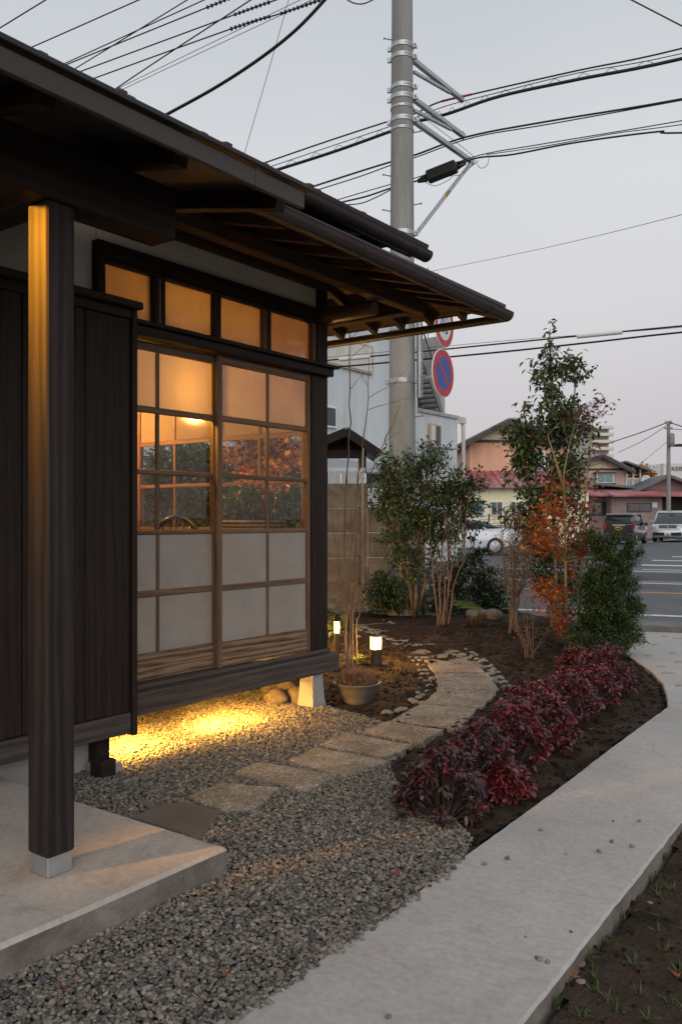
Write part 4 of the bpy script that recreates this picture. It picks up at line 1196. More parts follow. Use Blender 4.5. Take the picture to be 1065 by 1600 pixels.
# ---- bowl planter
bp = gnd(558, 1096, 0.0); bs = gdepth(1096) / F
bw = local(thing('bowl_planter', 'wide grey bowl planter of dry brown grass beside the house corner', 'planter', bp))
r = 37 * bs
m_bowl = surf('bowl_ceramic', (0.10, 0.088, 0.073), (0.17, 0.15, 0.125), 9, 0.55, bstr=0.1, stain=(0.09, 0.08, 0.07))
MB().lathe([(r * 0.55, -0.01), (r * 0.62, 0.0), (r * 0.70, 0.035), (r * 0.72, 0.042), (r * 0.80, 0.052), (r * 0.88, 0.095), (r * 0.98, 0.118), (r * 1.02, 0.125), (r * 1.0, 0.132), (r * 0.92, 0.13), (r * 0.88, 0.112), (r * 0.3, 0.105)], 36).build('bowl', m_bowl, bw, smooth=True, angle=50)
gm = blade_mesh('dry_grass', 900, 0.13, 0.0032, 300, [(0.26, 0.17, 0.11), (0.34, 0.23, 0.15), (0.18, 0.11, 0.075), (0.30, 0.16, 0.11)], 1.1, M['leaf_dry'])
V = np.zeros(len(gm.vertices) * 3); gm.vertices.foreach_get('co', V); V = V.reshape(-1, 3)
off = np.repeat(np.column_stack([rng.normal(0, r * 0.38, 900), rng.normal(0, r * 0.38, 900), np.zeros(900)]), 10, 0)
d_ = np.linalg.norm(off, axis=1); off *= np.minimum(1, r * 0.8 / np.maximum(d_, 1e-6))[:, None]
off[:, 2] = 0.112 + 0.03 * (1 - (np.linalg.norm(off[:, :2], axis=1) / r) ** 2)
gm.vertices.foreach_set('co', (V + off).ravel()); gm.update()
link('dry_grass', gm, bw)

# ================================================================== POLE, SIGNS, CABLES
PD = 11.0
pb = at(628, 812, PD); pb[2] = 0
def prad(z): return 0.184 - z * (1 / 150.0)
pole = thing('utility_pole', 'tall round grey concrete utility pole with steel bands and arms behind the garden', 'pole', pb)
zs = np.linspace(-0.3, 13.0, 30)
MB().lathe([(prad(z), z) for z in zs], 32, (pb[0], pb[1], 0)).build('shaft', M['pole'], pole, smooth=True, angle=40)
def hz(py, d=PD): return EYE + (HY - py) / F * d
def band(py, h=0.055, m='steel', lug=True):
    z = hz(py); r = prad(z)
    b = MB().lathe([(r + 0.001, -h / 2), (r + 0.009, -h / 2), (r + 0.009, h / 2), (r + 0.001, h / 2)], 32, (pb[0], pb[1], z), cap=False).build('band', M[m], pole, smooth=True, angle=30)
    if lug:
        for a in (0.35, math.pi + 0.35):
            for s in (0, 1):
                d = np.array([math.cos(a), math.sin(a), 0]); t = np.array([-d[1], d[0], 0])
                c = np.array([pb[0], pb[1], z]) + d * (r + 0.03) + t * (0.014 if s else -0.014)
                MB().obox(c, (0.05, 0.008, h), np.stack([d, t, [0, 0, 1]], 1), 0.001).build('lug', M[m], b)
        d = np.array([math.cos(0.35), math.sin(0.35), 0]); t = np.array([-d[1], d[0], 0])
        c = np.array([pb[0], pb[1], z]) + d * (r + 0.035)
        MB().tube([c - t * 0.06, c + t * 0.07], 0.008, 6).build('bolt', M['steel_dull'], b)
        for k in range(7):     # punched holes on the camera side
            a = math.atan2(-pb[1], -pb[0]) + (k - 3) * 0.28
            d2 = np.array([math.cos(a), math.sin(a), 0])
            MB().lathe([(0.007, 0.0), (0.007, 0.002)], 8, (0, 0, 0), 'x').build('hole', M['rubber'], b) if False else None
    return b
for py in (74, 91, 138, 154, 189, 366, 514.5, 596): band(py)
for py in (170, 204):
    band(py, 0.03, 'steel', False)
# small dark perforations on the bands
for py in (74, 91, 138, 154, 170, 189, 204):
    z = hz(py); r = prad(z); a0 = math.atan2(-pb[1], -pb[0])
    hb = MB()
    for k in range(4):
        a = a0 + 0.25 + k * 0.22; d = np.array([math.cos(a), math.sin(a), 0]); t = np.array([-d[1], d[0], 0])
        hb.obox(np.array([pb[0], pb[1], z]) + d * (r + 0.009), (0.004, 0.016, 0.014), np.stack([d, t, [0, 0, 1]], 1), 0.001)
    hb.build('band_holes', M['rubber'], pole)
# step bolts
for k, py in enumerate((62, 207, 275, 320, 330, 652, 420)):
    z = hz(py); side = -1 if k in (0, 2, 4) else 1
    d = RT * side
    c = np.array([pb[0], pb[1], z]) + d * (prad(z) - 0.01)
    b = MB().tube([c, c + d * 0.10 + [0, 0, 0.02]], 0.007, 6).build('step_bolt', M['steel_dull'], pole)
    MB().tube([c + d * 0.10 + [0, 0, 0.02], c + d * 0.112 + [0, 0, 0.022]], 0.014, 8).build('bolt_head', M['steel_dull'], b)
# arms toward the road
def arm(py, L, w=0.06, h=0.06, px=649):
    p0 = at(px - 2, py, PD + 0.02); p1 = p0 + [0, L, 0]
    MB().beam(p0 - [0, 0.05, 0], p1, w, h).build('arm', M['steel'], pole)
    return p0, p1
a1, t1 = arm(95, 1.28); a2, t2 = arm(155, 1.32); a3, t3 = arm(189, 1.58)
for (a, t, dz, f) in ((a1, t1, 0.14, 0.72), (a2, t2, 0.14, 0.72)):
    MB().beam(a - [0, 0, dz], a + (t - a) * f - [0, 0, 0.035], 0.04, 0.04).build('arm_stay', M['steel'], pole)
br0 = at(649, 366, PD); br1 = t3 - [0, 0.06, 0.03]
MB().tube([br0, br1], 0.026, 12).build('brace', M['steel'], pole, smooth=True, angle=40)
M['yellow_mark'] = plain('yellow_marker', (0.62, 0.40, 0.05), 0.5)
M['black_mark'] = plain('black_marker', (0.02, 0.02, 0.02), 0.5)
dv = (br1 - br0); L = np.linalg.norm(dv); dv /= L
s0 = br0 + dv * L * 0.50
mk = MB().tube([s0, s0 + dv * 0.16], 0.0275, 12).build('marker_sleeve', M['yellow_mark'], pole, smooth=True, angle=40)
for k in range(3):
    MB().tube([s0 + dv * (0.02 + 0.05 * k), s0 + dv * (0.045 + 0.05 * k)], 0.0285, 12).build('marker_stripe', M['black_mark'], mk, smooth=True, angle=40)
for t in (t1, t2, t3):
    MB().tube([t - [0, 0.03, 0.05], t - [0, 0.03, -0.06]], 0.012, 6).build('pin', M['steel_dull'], pole)

# --- round signs facing the road
M['sign_red'] = plain('sign_red', (0.46, 0.025, 0.03), 0.45)
M['sign_blue'] = plain('sign_blue', (0.035, 0.085, 0.33), 0.45)
M['sign_white'] = plain('sign_white', (0.72, 0.72, 0.70), 0.45)
def text_mesh(s, size, extrude=0.001):
    cu = bpy.data.curves.new('lettering', 'FONT'); cu.body = s; cu.size = size; cu.extrude = extrude; cu.align_x = 'CENTER'; cu.align_y = 'CENTER'
    o = bpy.data.objects.new('lettering', cu); COL.objects.link(o)
    dg = bpy.context.evaluated_depsgraph_get(); me = bpy.data.meshes.new_from_object(o.evaluated_get(dg))
    bpy.data.objects.remove(o); bpy.data.curves.remove(cu)
    return me
def disc(mb, r, x, n=48, t=0.002):
    mb.lathe([(0.001, 0), (r, 0), (r, t), (0.001, t)], n, (x, 0, 0), 'x')
def ringm(r0, r1, x, n=48, t=0.002):
    mb = MB(); ang = np.arange(n) * 2 * math.pi / n
    rows = []
    for r_, xx in ((r0, x), (r1, x), (r1, x + t), (r0, x + t)):
        rows.append(np.column_stack([np.full(n, xx), r_ * np.cos(ang), r_ * np.sin(ang)]))
    fs = [(i * n + k, i * n + (k + 1) % n, ((i + 1) % 4) * n + (k + 1) % n, ((i + 1) % 4) * n + k) for i in range(4) for k in range(n)]
    return mb.add(np.concatenate(rows), fs)
SR = 0.30
def sign(px, py, depth, label, kind, rot):
    c = at(px, py, depth)
    s = local(thing('traffic_sign', label, 'sign', c, 'traffic signs on the utility pole'))
    s.rotation_euler = (0, 0, rot)
    mb = MB(); disc(mb, SR, 0.0, t=0.012); mb.build('plate', M['sign_white'], s, smooth=True, angle=30)
    ringm(SR * 0.70, SR * 0.965, 0.0125).build('red_ring', M['sign_red'], s)
    if kind == 'park':
        mb = MB(); disc(mb, SR * 0.70, 0.0122); mb.build('blue_field', M['sign_blue'], s)
        MB().obox((0.0150, 0, 0), (0.002, SR * 0.15, SR * 1.42), Matrix.Rotation(R(-45) * -1, 3, 'X'), 0.0003).build('slash', M['sign_red'], s)
    else:
        me = text_mesh('40', SR * 1.05); me.materials.append(M['sign_blue'])
        o = link('numerals', me, s, (0.0135, 0, -SR * 0.06)); o.rotation_euler = (R(90), 0, R(90)); o.scale = (0.85, 1.15, 1)
    MB().box(-0.03, -0.001, -0.02, 0.02, -0.05, 0.05).build('clamp', M['steel'], s)
    return s
sd_ = 10.65
sign(691, 583, sd_, 'round blue and red no parking sign with diagonal slash on the concrete pole', 'park', R(4))
sign(692.5, 505, sd_, 'round white and red sign with blue numerals under the eave tip on the pole', 'speed', R(7))
c1 = at(691, 583, sd_)
sp = thing('sign_post', 'thin galvanised pipe clamped beside the concrete pole carrying two round signs', 'post', (c1[0] - 0.06, c1[1], 0))
q0 = at(655.5, 500, PD - 0.05)
MB().tube([(q0[0], q0[1], hz(622)), (q0[0], q0[1], hz(440))], 0.038, 14).build('pipe', M['steel'], sp, smooth=True, angle=40)
for (px, py) in ((691, 586), (692.5, 512)):
    c = at(px, py, sd_); qq = np.array([q0[0], q0[1], c[2]])
    MB().beam(qq, c - [0.04, 0, 0], 0.03, 0.045).build('bracket', M['steel'], sp)
for py in (514, 596):
    z = hz(py); MB().lathe([(0.044, -0.03), (0.044, 0.03)], 14, (q0[0], q0[1], z)).build('collar', M['steel'], sp, smooth=True, angle=40)

# --- cables
def cdep(px, d0=12.0, x0=730, k=0.0027): return d0 + (x0 - px) * k
def cable(pts, r, label, group, dep=None, sagn=10, mat=None, name='overhead_cable'):
    """pts: picture points along the cable, with depths from its run between the poles"""
    P = [at(p[0], p[1], p[2] if len(p) > 2 else (dep or cdep)(p[0])) for p in pts]
    P = np.array(P)
    # smooth through the points
    if len(P) > 2:
        t = np.arange(len(P)); tt = np.linspace(0, len(P) - 1, (len(P) - 1) * 6 + 1)
        Q = np.zeros((len(tt), 3))
        for i, u in enumerate(tt):
            k = min(int(u), len(P) - 2); f = u - k
            p0, p1, p2, p3 = P[max(k - 1, 0)], P[k], P[k + 1], P[min(k + 2, len(P) - 1)]
            Q[i] = 0.5 * ((2 * p1) + (-p0 + p2) * f + (2 * p0 - 5 * p1 + 4 * p2 - p3) * f * f + (-p0 + 3 * p1 - 3 * p2 + p3) * f ** 3)
        P = Q
    else:
        L = np.linalg.norm(P[1] - P[0]); tt = np.linspace(0, 1, 14)
        P = P[0] + (P[1] - P[0]) * tt[:, None] - np.array([0, 0, 1]) * (4 * tt * (1 - tt) * L * 0.006)[:, None]
    o = MB().tube(P, r, 6).build(name, mat or M['cable'], smooth=True)
    return tag(o, label, 'cable', group), P
G1 = 'overhead cables on the pole arms'
c_, P_ = cable([(330, 283), (500, 224), (610, 188), (648, 177), (683, 160), (736, 147), (900, 110), (1065, 75), (1500, -40)], 0.011, 'topmost black cable on the arms, with a red sleeve beside the pole', G1)
kk = np.argmin([abs(proj(p)[0] - 690) for p in P_]); k2 = np.argmin([abs(proj(p)[0] - 740) for p in P_])
MB().tube(P_[min(kk, k2):max(kk, k2) + 1], 0.016, 8).build('red_sleeve', M['red_cover'], c_, smooth=True)
c_, P_ = cable([(330, 297), (410, 272), (520, 237), (612, 204), (650, 190), (700, 177), (780, 150), (900, 124), (1065, 91), (1500, -15)], 0.022, 'thickest twisted cable bundle on the second pole arm', G1)
c2_, Q_ = cable([(330, 290), (410, 264), (520, 227), (612, 196), (650, 182), (700, 164), (770, 146), (900, 114), (1065, 83), (1500, -25)], 0.006, 'thin messenger wire looped just above the thick twisted bundle', G1)
for k in range(2, len(P_) - 3, 2):   # wrapped loops of the bundle
    a, b = P_[k], P_[k + 1]; mid = (a + b) / 2 + [0, 0, 0.075]
    MB().tube([a, a * .6 + mid * .4 + [0, 0, .01], mid, b * .6 + mid * .4 + [0, 0, .01], b], 0.004, 5).build('wrap_loop', M['cable'], c_)
cable([(330, 345), (465, 299), (560, 268), (612, 252), (650, 241), (730, 213), (850, 190), (1065, 154), (1500, 70)], 0.013, 'black cable hung from the tip of the second steel arm', G1)
cable([(330, 350), (475, 303), (560, 276), (612, 257), (650, 245), (740, 214), (860, 193), (1065, 156), (1500, 75)], 0.008, 'thin black cable running just below the second arm tip', G1)
c_, P_ = cable([(400, 358), (510, 322), (570, 307), (612, 293), (655, 281), (690, 268), (742, 247), (800, 241), (900, 222), (1030, 205), (1065, 207), (1500, 190)], 0.012, 'black cable through the splice box at the braced arm', G1)
cable([(400, 352), (520, 314), (612, 287), (660, 274), (745, 243), (850, 224), (1065, 188), (1500, 110)], 0.007, 'thin wire above the splice box running past the braced arm', G1)
cable([(760, 241), (850, 228), (960, 208), (1065, 194), (1500, 130)], 0.006, 'thin wire leaving the braced arm tip just under its neighbour', G1)
cable([(520, 320), (560, 318), (585, 309), (612, 295)], 0.008, 'slack black wire drooping left of the pole below the others', G1)
cable([(620, 180), (660, 185), (690, 205), (735, 240), (740, 248)], 0.004, 'thin jumper wire dropping from the pole to the braced arm tip', G1)
for pts, nm in (([(742, 250), (750, 262), (760, 258), (764, 246)], 'small loop of thin wire at the braced arm tip'), ([(700, 275), (720, 272), (738, 258), (748, 250)], 'thin slack wire below the splice box'), ([(665, 285), (680, 290), (700, 281), (706, 276)], 'frayed wire end hanging under the splice box')):
    cable(pts, 0.004, nm, G1)
sx0, sx1 = at(667, 277, cdep(667)), at(713, 259, cdep(713))
cb = thing('splice_box', 'dark grey cable splice box hanging on the wire beside the pole', 'cable box', (sx0 + sx1) / 2)
d_ = (sx1 - sx0); d_ /= np.linalg.norm(d_)
MB().beam(sx0, sx1, 0.14, 0.165, b=0.02).build('case', M['rubber'], cb)
for p0, p1 in ((sx0, sx0 - d_ * 0.14), (sx1, sx1 + d_ * 0.14)):
    for s in (-0.035, 0.035):
        MB().tube([p0 + [0, 0, s], p1 + [0, 0, s * 0.4]], [0.03, 0.014], 8).build('nozzle', M['rubber'], cb, smooth=True)
G2 = 'overhead cables low across the road'
dl2 = lambda px: 14.5 + (600 - px) * 0.004
cable([(420, 572), (510, 563), (608, 554), (780, 537), (930, 522), (1065, 509), (1400, 478)], 0.013, 'upper of two low black cables passing behind the signs', G2, dl2)
cable([(420, 580), (527, 573), (608, 566), (780, 550), (930, 534), (1065, 519), (1400, 488)], 0.015, 'lower of two low black cables passing behind the signs', G2, dl2)
cable([(420, 567), (780, 533), (1065, 511), (1400, 473)], 0.004, 'hair-thin wire over the pair of low cables', G2, dl2)
for (xa, ya, xb, yb2) in ((901, 525.5, 972, 518.5), (530, 561.5, 578, 557)):
    p0, p1 = at(xa, ya, dl2(xa)), at(xb, yb2, dl2(xb))
    tag(MB().tube([p0, p1], 0.034, 10).build('cable_sleeve', M['white_metal'], smooth=True, angle=40), 'pale protective sleeve on the low cable ' + ('over the tall evergreen' if xa > 700 else 'before the corrugated building'), 'cable sleeve', 'cable sleeves')
cable([(600, 440, 24), (682, 422, 22), (860, 385, 18), (1065, 335, 14), (1300, 270, 11)], 0.005, 'single thin wire rising right over the empty sky', 'thin sky wires')
cable([(980, -4, 12), (1065, 40, 12), (1200, 110, 12)], 0.010, 'short black cable cutting the top right sky', 'thin sky wires')
G3 = 'overhead cables above the house roof'
d3 = lambda px: 13.5 - px * 0.005
UL = [
    ([(-60, 80), (0, 43), (70, 0), (160, -55)], 0.010, 'black cable farthest over the porch end of the roof'),
    ([(-40, 110), (36, 79), (215, 0), (330, -50)], 0.009, 'black cable next to the one over the porch end'),
    ([(20, 135), (87, 105), (317, 0), (400, -38)], 0.008, 'cable crossing its neighbours above the roof, ending in the distance'),
    ([(40, 150), (105, 114), (291, 0), (360, -42)], 0.008, 'steeper cable crossing above the roof'),
    ([(30, 132), (90, 106), (343, 3), (400, -20)], 0.009, 'cable carrying the highest string of insulators'),
    ([(60, 137), (110, 117), (375, 19), (440, -4), (520, -35)], 0.009, 'cable carrying the middle string of insulators'),
    ([(80, 147), (130, 128), (365, 43), (440, 20), (520, -8)], 0.009, 'cable carrying the lowest string of insulators'),
    ([(110, 190), (168, 147), (260, 85), (395, -3), (440, -33)], 0.009, 'straight black cable crossing under the insulator strings'),
    ([(120, 172), (165, 147), (430, 18), (480, -6)], 0.004, 'hair-thin wire above its twin over the roof'),
    ([(130, 172), (175, 147), (430, 27), (490, -3)], 0.004, 'hair-thin wire below its twin over the roof'),
    ([(190, 222), (245, 187), (330, 140), (400, 95), (460, 48), (508, -2), (530, -30)], 0.022, 'thickest black cable sweeping down behind the roof'),
    ([(350, 350), (378, 252), (415, 125), (452, -5), (470, -70)], 0.004, 'thin grey stay wire rising steeply behind the roof'),
]
M['insul'] = plain('dark_insulator', (0.025, 0.026, 0.03), 0.35)
for pts, r_, lab in UL:
    o, P = cable(pts, r_, lab, G3, d3)
    if 'string of insulators' in lab:
        rngs = {'highest': (325, 372), 'middle': (368, 425), 'lowest': (362, 500)}[lab.split('the ')[1].split()[0]]
        xs_ = np.array([proj(p)[0] for p in P]); kk = np.argsort(xs_)
        for xx in np.arange(rngs[0], rngs[1], 6.5):
            if rngs == (362, 500) and 425 < xx < 440: continue
            p = np.array([np.interp(xx, xs_[kk], P[kk, i]) for i in range(3)])
            d = np.array([np.interp(xx + 3, xs_[kk], P[kk, i]) for i in range(3)]) - p; d /= np.linalg.norm(d)
            MB().tube([p - d * 0.02, p - d * 0.012, p + d * 0.006, p + d * 0.02], [0.013, 0.025 + 0.006 * rng.random(), 0.021, 0.011], 10).build('insulator', M['insul'], o, smooth=True)
cable([(535, -6), (552, 4), (568, 5), (584, -2)], 0.008, 'short slack loop of cable beside the pole top', G3, lambda px: 11.0)

# ================================================================== PLANTS
def unit(v): return v / np.maximum(np.linalg.norm(v, axis=-1, keepdims=True), 1e-9)
_LT = {
    'leaf': (np.array([[0, 0, 0], [0, .35, 0], [0, .72, -.02], [0, 1, -.10], [.5, .33, .10], [.40, .68, .06], [-.5, .33, .10], [-.40, .68, .06]]),
             [(0, 4, 1), (1, 4, 5, 2), (2, 5, 3), (0, 1, 6), (1, 2, 7, 6), (2, 3, 7)]),
    'small': (np.array([[0, 0, 0], [.5, .5, .08], [0, 1, -.05], [-.5, .5, .08]]), [(0, 1, 2), (0, 2, 3)]),
    'maple': (None, None),
}
_mv, _mf = [[0, 0.05, 0]], []
for k in range(5):
    a = R(-110 + 55 * k); r1 = (0.55, 0.85, 1.0, 0.85, 0.55)[k]
    _mv.append([r1 * math.sin(a) * 0.95, 0.2 + r1 * math.cos(a) * 0.8, -0.12 * r1])
    if k < 4:
        a2 = a + R(27.5); _mv.append([0.28 * math.sin(a2), 0.2 + 0.28 * math.cos(a2), 0.03])
_n = len(_mv) - 1
_LT['maple'] = (np.array(_mv), [(0, i + 1, i + 2) for i in range(_n - 1)])
def leaves(name, P, D, N, L, W, C, mat, parent, kind='leaf', origin=None):
    T, Fc = _LT[kind]
    n = len(P); k = len(T)
    D = unit(D); S = unit(np.cross(D, N)); U = np.cross(S, D)
    L = np.broadcast_to(L, (n,)); W = np.broadcast_to(W, (n,))
    V = P[:, None, :] + T[None, :, 0:1] * (S * W[:, None])[:, None, :] + T[None, :, 1:2] * (D * L[:, None])[:, None, :] + T[None, :, 2:3] * (U * L[:, None])[:, None, :]
    V = V.reshape(-1, 3)
    org = ORIGIN[parent.name] if origin is None else np.asarray(origin)
    V = V - org
    sizes = np.array([len(f) for f in Fc]); flat = np.array([i for f in Fc for i in f])
    loops = (flat[None, :] + (np.arange(n) * k)[:, None]).ravel()
    tot = np.tile(sizes, n); start = np.concatenate([[0], np.cumsum(tot)[:-1]])
    me = bpy.data.meshes.new(name)
    me.vertices.add(len(V)); me.vertices.foreach_set('co', V.astype(np.float32).ravel())
    me.loops.add(len(loops)); me.loops.foreach_set('vertex_index', loops.astype(np.int32))
    me.polygons.add(len(tot)); me.polygons.foreach_set('loop_start', start.astype(np.int32))
    me.update(calc_edges=True)
    a = me.attributes.new('tint', 'FLOAT_COLOR', 'POINT')
    a.data.foreach_set('color', np.repeat(np.column_stack([np.clip(C, 0, 1), np.ones(n)]), k, 0).astype(np.float32).ravel())
    me.materials.append(mat)
    me.polygons.foreach_set('use_smooth', [True] * len(me.polygons))
    me.validate()
    return link(name, me, parent, org)
def pick(cols, n, var=0.25, w=None):
    cols = np.array(cols); i = rng.choice(len(cols), n, p=w)
    return cols[i] * rng.uniform(1 - var, 1 + var, (n, 1))
def curve_pts(p0, p1, bow=0.1, n=7, wob=0.01, up=0.0):
    p0, p1 = np.asarray(p0, float), np.asarray(p1, float)
    t = np.linspace(0, 1, n)[:, None]; L = np.linalg.norm(p1 - p0)
    b = rng.normal(0, bow, 3) * L; b[2] = up * L
    P = p0 + (p1 - p0) * t + b * (4 * t * (1 - t)) + rng.normal(0, wob, (n, 3)) * L * np.sin(t * math.pi)
    return P
def blob_points(blobs, n, depth_jit):
    """picture blobs (px, py, rx, ry, depth, weight) -> points spread through ellipsoids"""
    w = np.array([b[5] for b in blobs], float); w /= w.sum()
    idx = rng.choice(len(blobs), n, p=w); out = np.zeros((n, 3))
    for i, k in enumerate(idx):
        px, py, rx, ry, d, _ = blobs[k]
        v = rng.normal(0, 1, 3); v = v / np.linalg.norm(v) * rng.random() ** (1 / 2.4)
        out[i] = at(px + v[0] * rx, py + v[1] * ry, d + v[2] * rx / F * d * depth_jit)
    return out, idx
def cluster_leaves(tips, dirs, per, spread, droop=0.2):
    n = len(tips) * per
    P = np.repeat(tips, per, 0) + rng.normal(0, spread, (n, 3))
    D = np.repeat(dirs, per, 0) * 0.5 + rng.normal(0, 0.75, (n, 3)) + np.array([0, 0, -droop])
    N = np.array([0, 0, 1.0]) + rng.normal(0, 0.45, (n, 3))
    return P, unit(D), unit(N)
def woody(name, label, cat, base, trunk, blobs, nbr, per, leafL, leafW, cols, mat, bark, r0=0.02, spread=0.03, dj=1.0, droop=0.2, kind='leaf', group=None, weights=None, br=0.005, var=0.28, fork=(0.25, 0.95), along=0.5, colfn=None):
    base = np.asarray(base, float)
    t = thing(name, label, cat, base, group)
    tips, idx = blob_points(blobs, nbr, dj)
    wood_mb = MB(); TP = []
    for tr in trunk:
        P = np.array(tr, float); rr = np.linspace(r0, r0 * 0.3, len(P)); wood_mb.tube(P, rr, 8); TP.append((P, rr))
    allP = np.concatenate([p for p, _ in TP]); allR = np.concatenate([r for _, r in TP])
    dirs = []; ext = []; extd = []
    for q in tips:
        low = allP[:, 2] < q[2] - 0.02
        c = np.where(low)[0] if low.any() else np.arange(len(allP))
        dd = np.linalg.norm(allP[c] - q, axis=1) + 0.25 * np.abs(allP[c, 2] - q[2]) * rng.uniform(0.2, 1.5)
        k = c[np.argmin(dd)]
        Pc = curve_pts(allP[k], q, 0.05, 6, 0.02, up=0.06)
        wood_mb.tube(Pc, np.linspace(min(br, allR[k] * 0.8), br * 0.3, 6), 5, cap=False)
        dirs.append(unit(Pc[-1] - Pc[-2]))
        if along > 0:
            for u in (3, 4):
                if rng.random() < along: ext.append(Pc[u]); extd.append(unit(Pc[u] - Pc[u - 1]))
    wood_mb.build('trunk', bark, t, smooth=True, fix=False)
    tips2 = np.concatenate([tips, np.array(ext)]) if ext else tips
    dirs2 = np.concatenate([np.array(dirs), np.array(extd)]) if ext else np.array(dirs)
    P, D, N = cluster_leaves(tips2, dirs2, per, spread, droop)
    n = len(P)
    C = colfn(P) if colfn else pick(cols, n, var, weights)
    leaves('crown', P, D, N, leafL * rng.uniform(0.6, 1.15, n), leafW * rng.uniform(0.7, 1.1, n), C, mat, t, kind)
    return t
def gz(px, py):         # a point of the bed surface seen at this pixel
    p = gnd(px, py, 0.03); p[2] = float(soil_z(np.array([p[0]]), np.array([p[1]]))[0]); return p
def up_path(pts, d):    # trunk line from picture points at one distance
    return [at(x, y, d) for x, y in pts]

EG = [(0.042, 0.072, 0.024), (0.060, 0.102, 0.034), (0.088, 0.135, 0.048), (0.030, 0.052, 0.020)]
# --- camellia-like evergreen before the pole
d = 10.0; b = gz(648, 968)
woody('evergreen_shrub', 'broad dark glossy evergreen shrub growing right before the concrete pole', 'shrub', b,
      [[b, *up_path([(650, 930), (648, 880), (655, 830), (662, 780)], d)], [b, *up_path([(662, 920), (680, 850), (700, 790)], d)], [b, *up_path([(640, 915), (628, 850), (620, 790)], d)]],
      [(665, 760, 78, 48, d, 3), (640, 800, 66, 46, d, 2.4), (708, 795, 56, 52, d, 2.6), (655, 850, 72, 42, d, 2.2), (606, 770, 38, 46, d, 1.5), (738, 770, 30, 36, d, 1.0), (680, 712, 50, 24, d, 1.1), (618, 725, 36, 26, d, .8), (645, 885, 44, 24, d, .8)],
      430, 10, 0.062, 0.028, EG, M['leaf_gloss'], M['bark'], 0.025, 0.035, 1.0)
# --- laurel shrub behind the bare clump
d = 11.3; b = gz(745, 955)
woody('laurel_shrub', 'dark glossy laurel shrub with a pale leaf spray behind the bare stems', 'shrub', b,
      [[b, *up_path([(740, 930), (735, 880), (745, 820)], d)], [b, *up_path([(720, 920), (705, 870)], d)]],
      [(730, 895, 45, 28, d, 2), (700, 912, 35, 24, d, 1.2), (765, 915, 32, 30, d, 1.5), (742, 850, 10, 24, d, .3), (690, 938, 35, 16, d, 1.0), (770, 935, 30, 22, d, 1.0)],
      150, 10, 0.085, 0.032, [(0.02, 0.036, 0.018), (0.035, 0.06, 0.03), (0.05, 0.08, 0.042)], M['leaf_gloss'], M['bark'], 0.02, 0.045)
# --- tall evergreen tree
d = 8.9; b = gz(872, 985)
woody('evergreen_tree', 'tall slender evergreen tree with drooping glossy leaves rising over the garden', 'tree', b,
      [[b, *up_path([(868, 930), (866, 860), (864, 780), (862, 700), (862, 620), (860, 560), (858, 520)], d)], [at(866, 860, d), *up_path([(840, 800), (820, 740), (805, 690)], d)], [at(864, 800, d), *up_path([(885, 740), (895, 680), (898, 600)], d)]],
      [(858, 528, 20, 28, d, .4), (850, 580, 34, 32, d, .8), (890, 575, 34, 30, d, .7), (862, 640, 44, 38, d, 1.6), (892, 660, 36, 38, d, 1.0), (850, 700, 52, 42, d, 1.9), (885, 735, 44, 42, d, 1.6), (808, 680, 30, 30, d, 1.1), (812, 735, 32, 32, d, 1.1), (855, 785, 58, 38, d, 1.9), (806, 805, 32, 28, d, .7), (900, 790, 30, 32, d, .7), (840, 835, 48, 26, d, .8)],
      290, 8, 0.084, 0.034, [(0.045, 0.070, 0.024), (0.065, 0.095, 0.030), (0.105, 0.135, 0.040), (0.034, 0.050, 0.020), (0.17, 0.18, 0.05)], M['leaf_gloss'], M['bark'], 0.022, 0.042, 0.9, 0.55, br=0.006, weights=[.3, .3, .2, .15, .05])
# --- Japanese maple with orange and red leaves
d = 7.75; b = gz(893, 1022)
OR = np.array([(0.48, 0.12, 0.018), (0.54, 0.18, 0.025), (0.40, 0.075, 0.018), (0.34, 0.05, 0.022)])
RD = np.array([(0.24, 0.03, 0.025), (0.17, 0.022, 0.022), (0.30, 0.045, 0.03)])
DR = np.array([(0.085, 0.018, 0.022), (0.12, 0.025, 0.028), (0.06, 0.016, 0.02)])
def maple_cols(P):
    C = np.zeros((len(P), 3))
    for i, p in enumerate(P):
        x, y = proj(p)
        pal = DR if y < 720 else (OR if x < 885 + rng.normal(0, 12) else RD)
        C[i] = pal[rng.integers(len(pal))] * rng.uniform(0.75, 1.25)
    return C
woody('maple_tree', 'young maple with greenish trunks and orange to crimson leaves', 'tree', b,
      [[b, *up_path([(888, 990), (884, 940), (883, 880), (882, 810), (880, 740), (890, 690), (905, 640)], d)], [b + [0.05, 0.03, 0], *up_path([(902, 985), (906, 930), (910, 870), (912, 800), (918, 730), (925, 660)], d + .05)], [at(882, 770, d), *up_path([(868, 720), (855, 680)], d)]],
      [(850, 800, 44, 26, d, 1.6), (836, 840, 36, 26, d, 1.4), (870, 830, 42, 38, d, 1.8), (908, 800, 38, 40, d, 1.6), (925, 850, 26, 36, d, .9), (858, 930, 38, 28, d, 1.4), (880, 975, 30, 16, d, .6), (905, 880, 26, 30, d, .7), (905, 645, 36, 24, d, .55), (935, 630, 20, 20, d, .35), (930, 700, 24, 40, d, .25), (880, 760, 30, 20, d, .5)],
      190, 5, 0.040, 0.038, None, M['leaf'], M['bark_moss'], 0.015, 0.042, 1.2, 0.5, 'maple', br=0.0045, colfn=maple_cols)
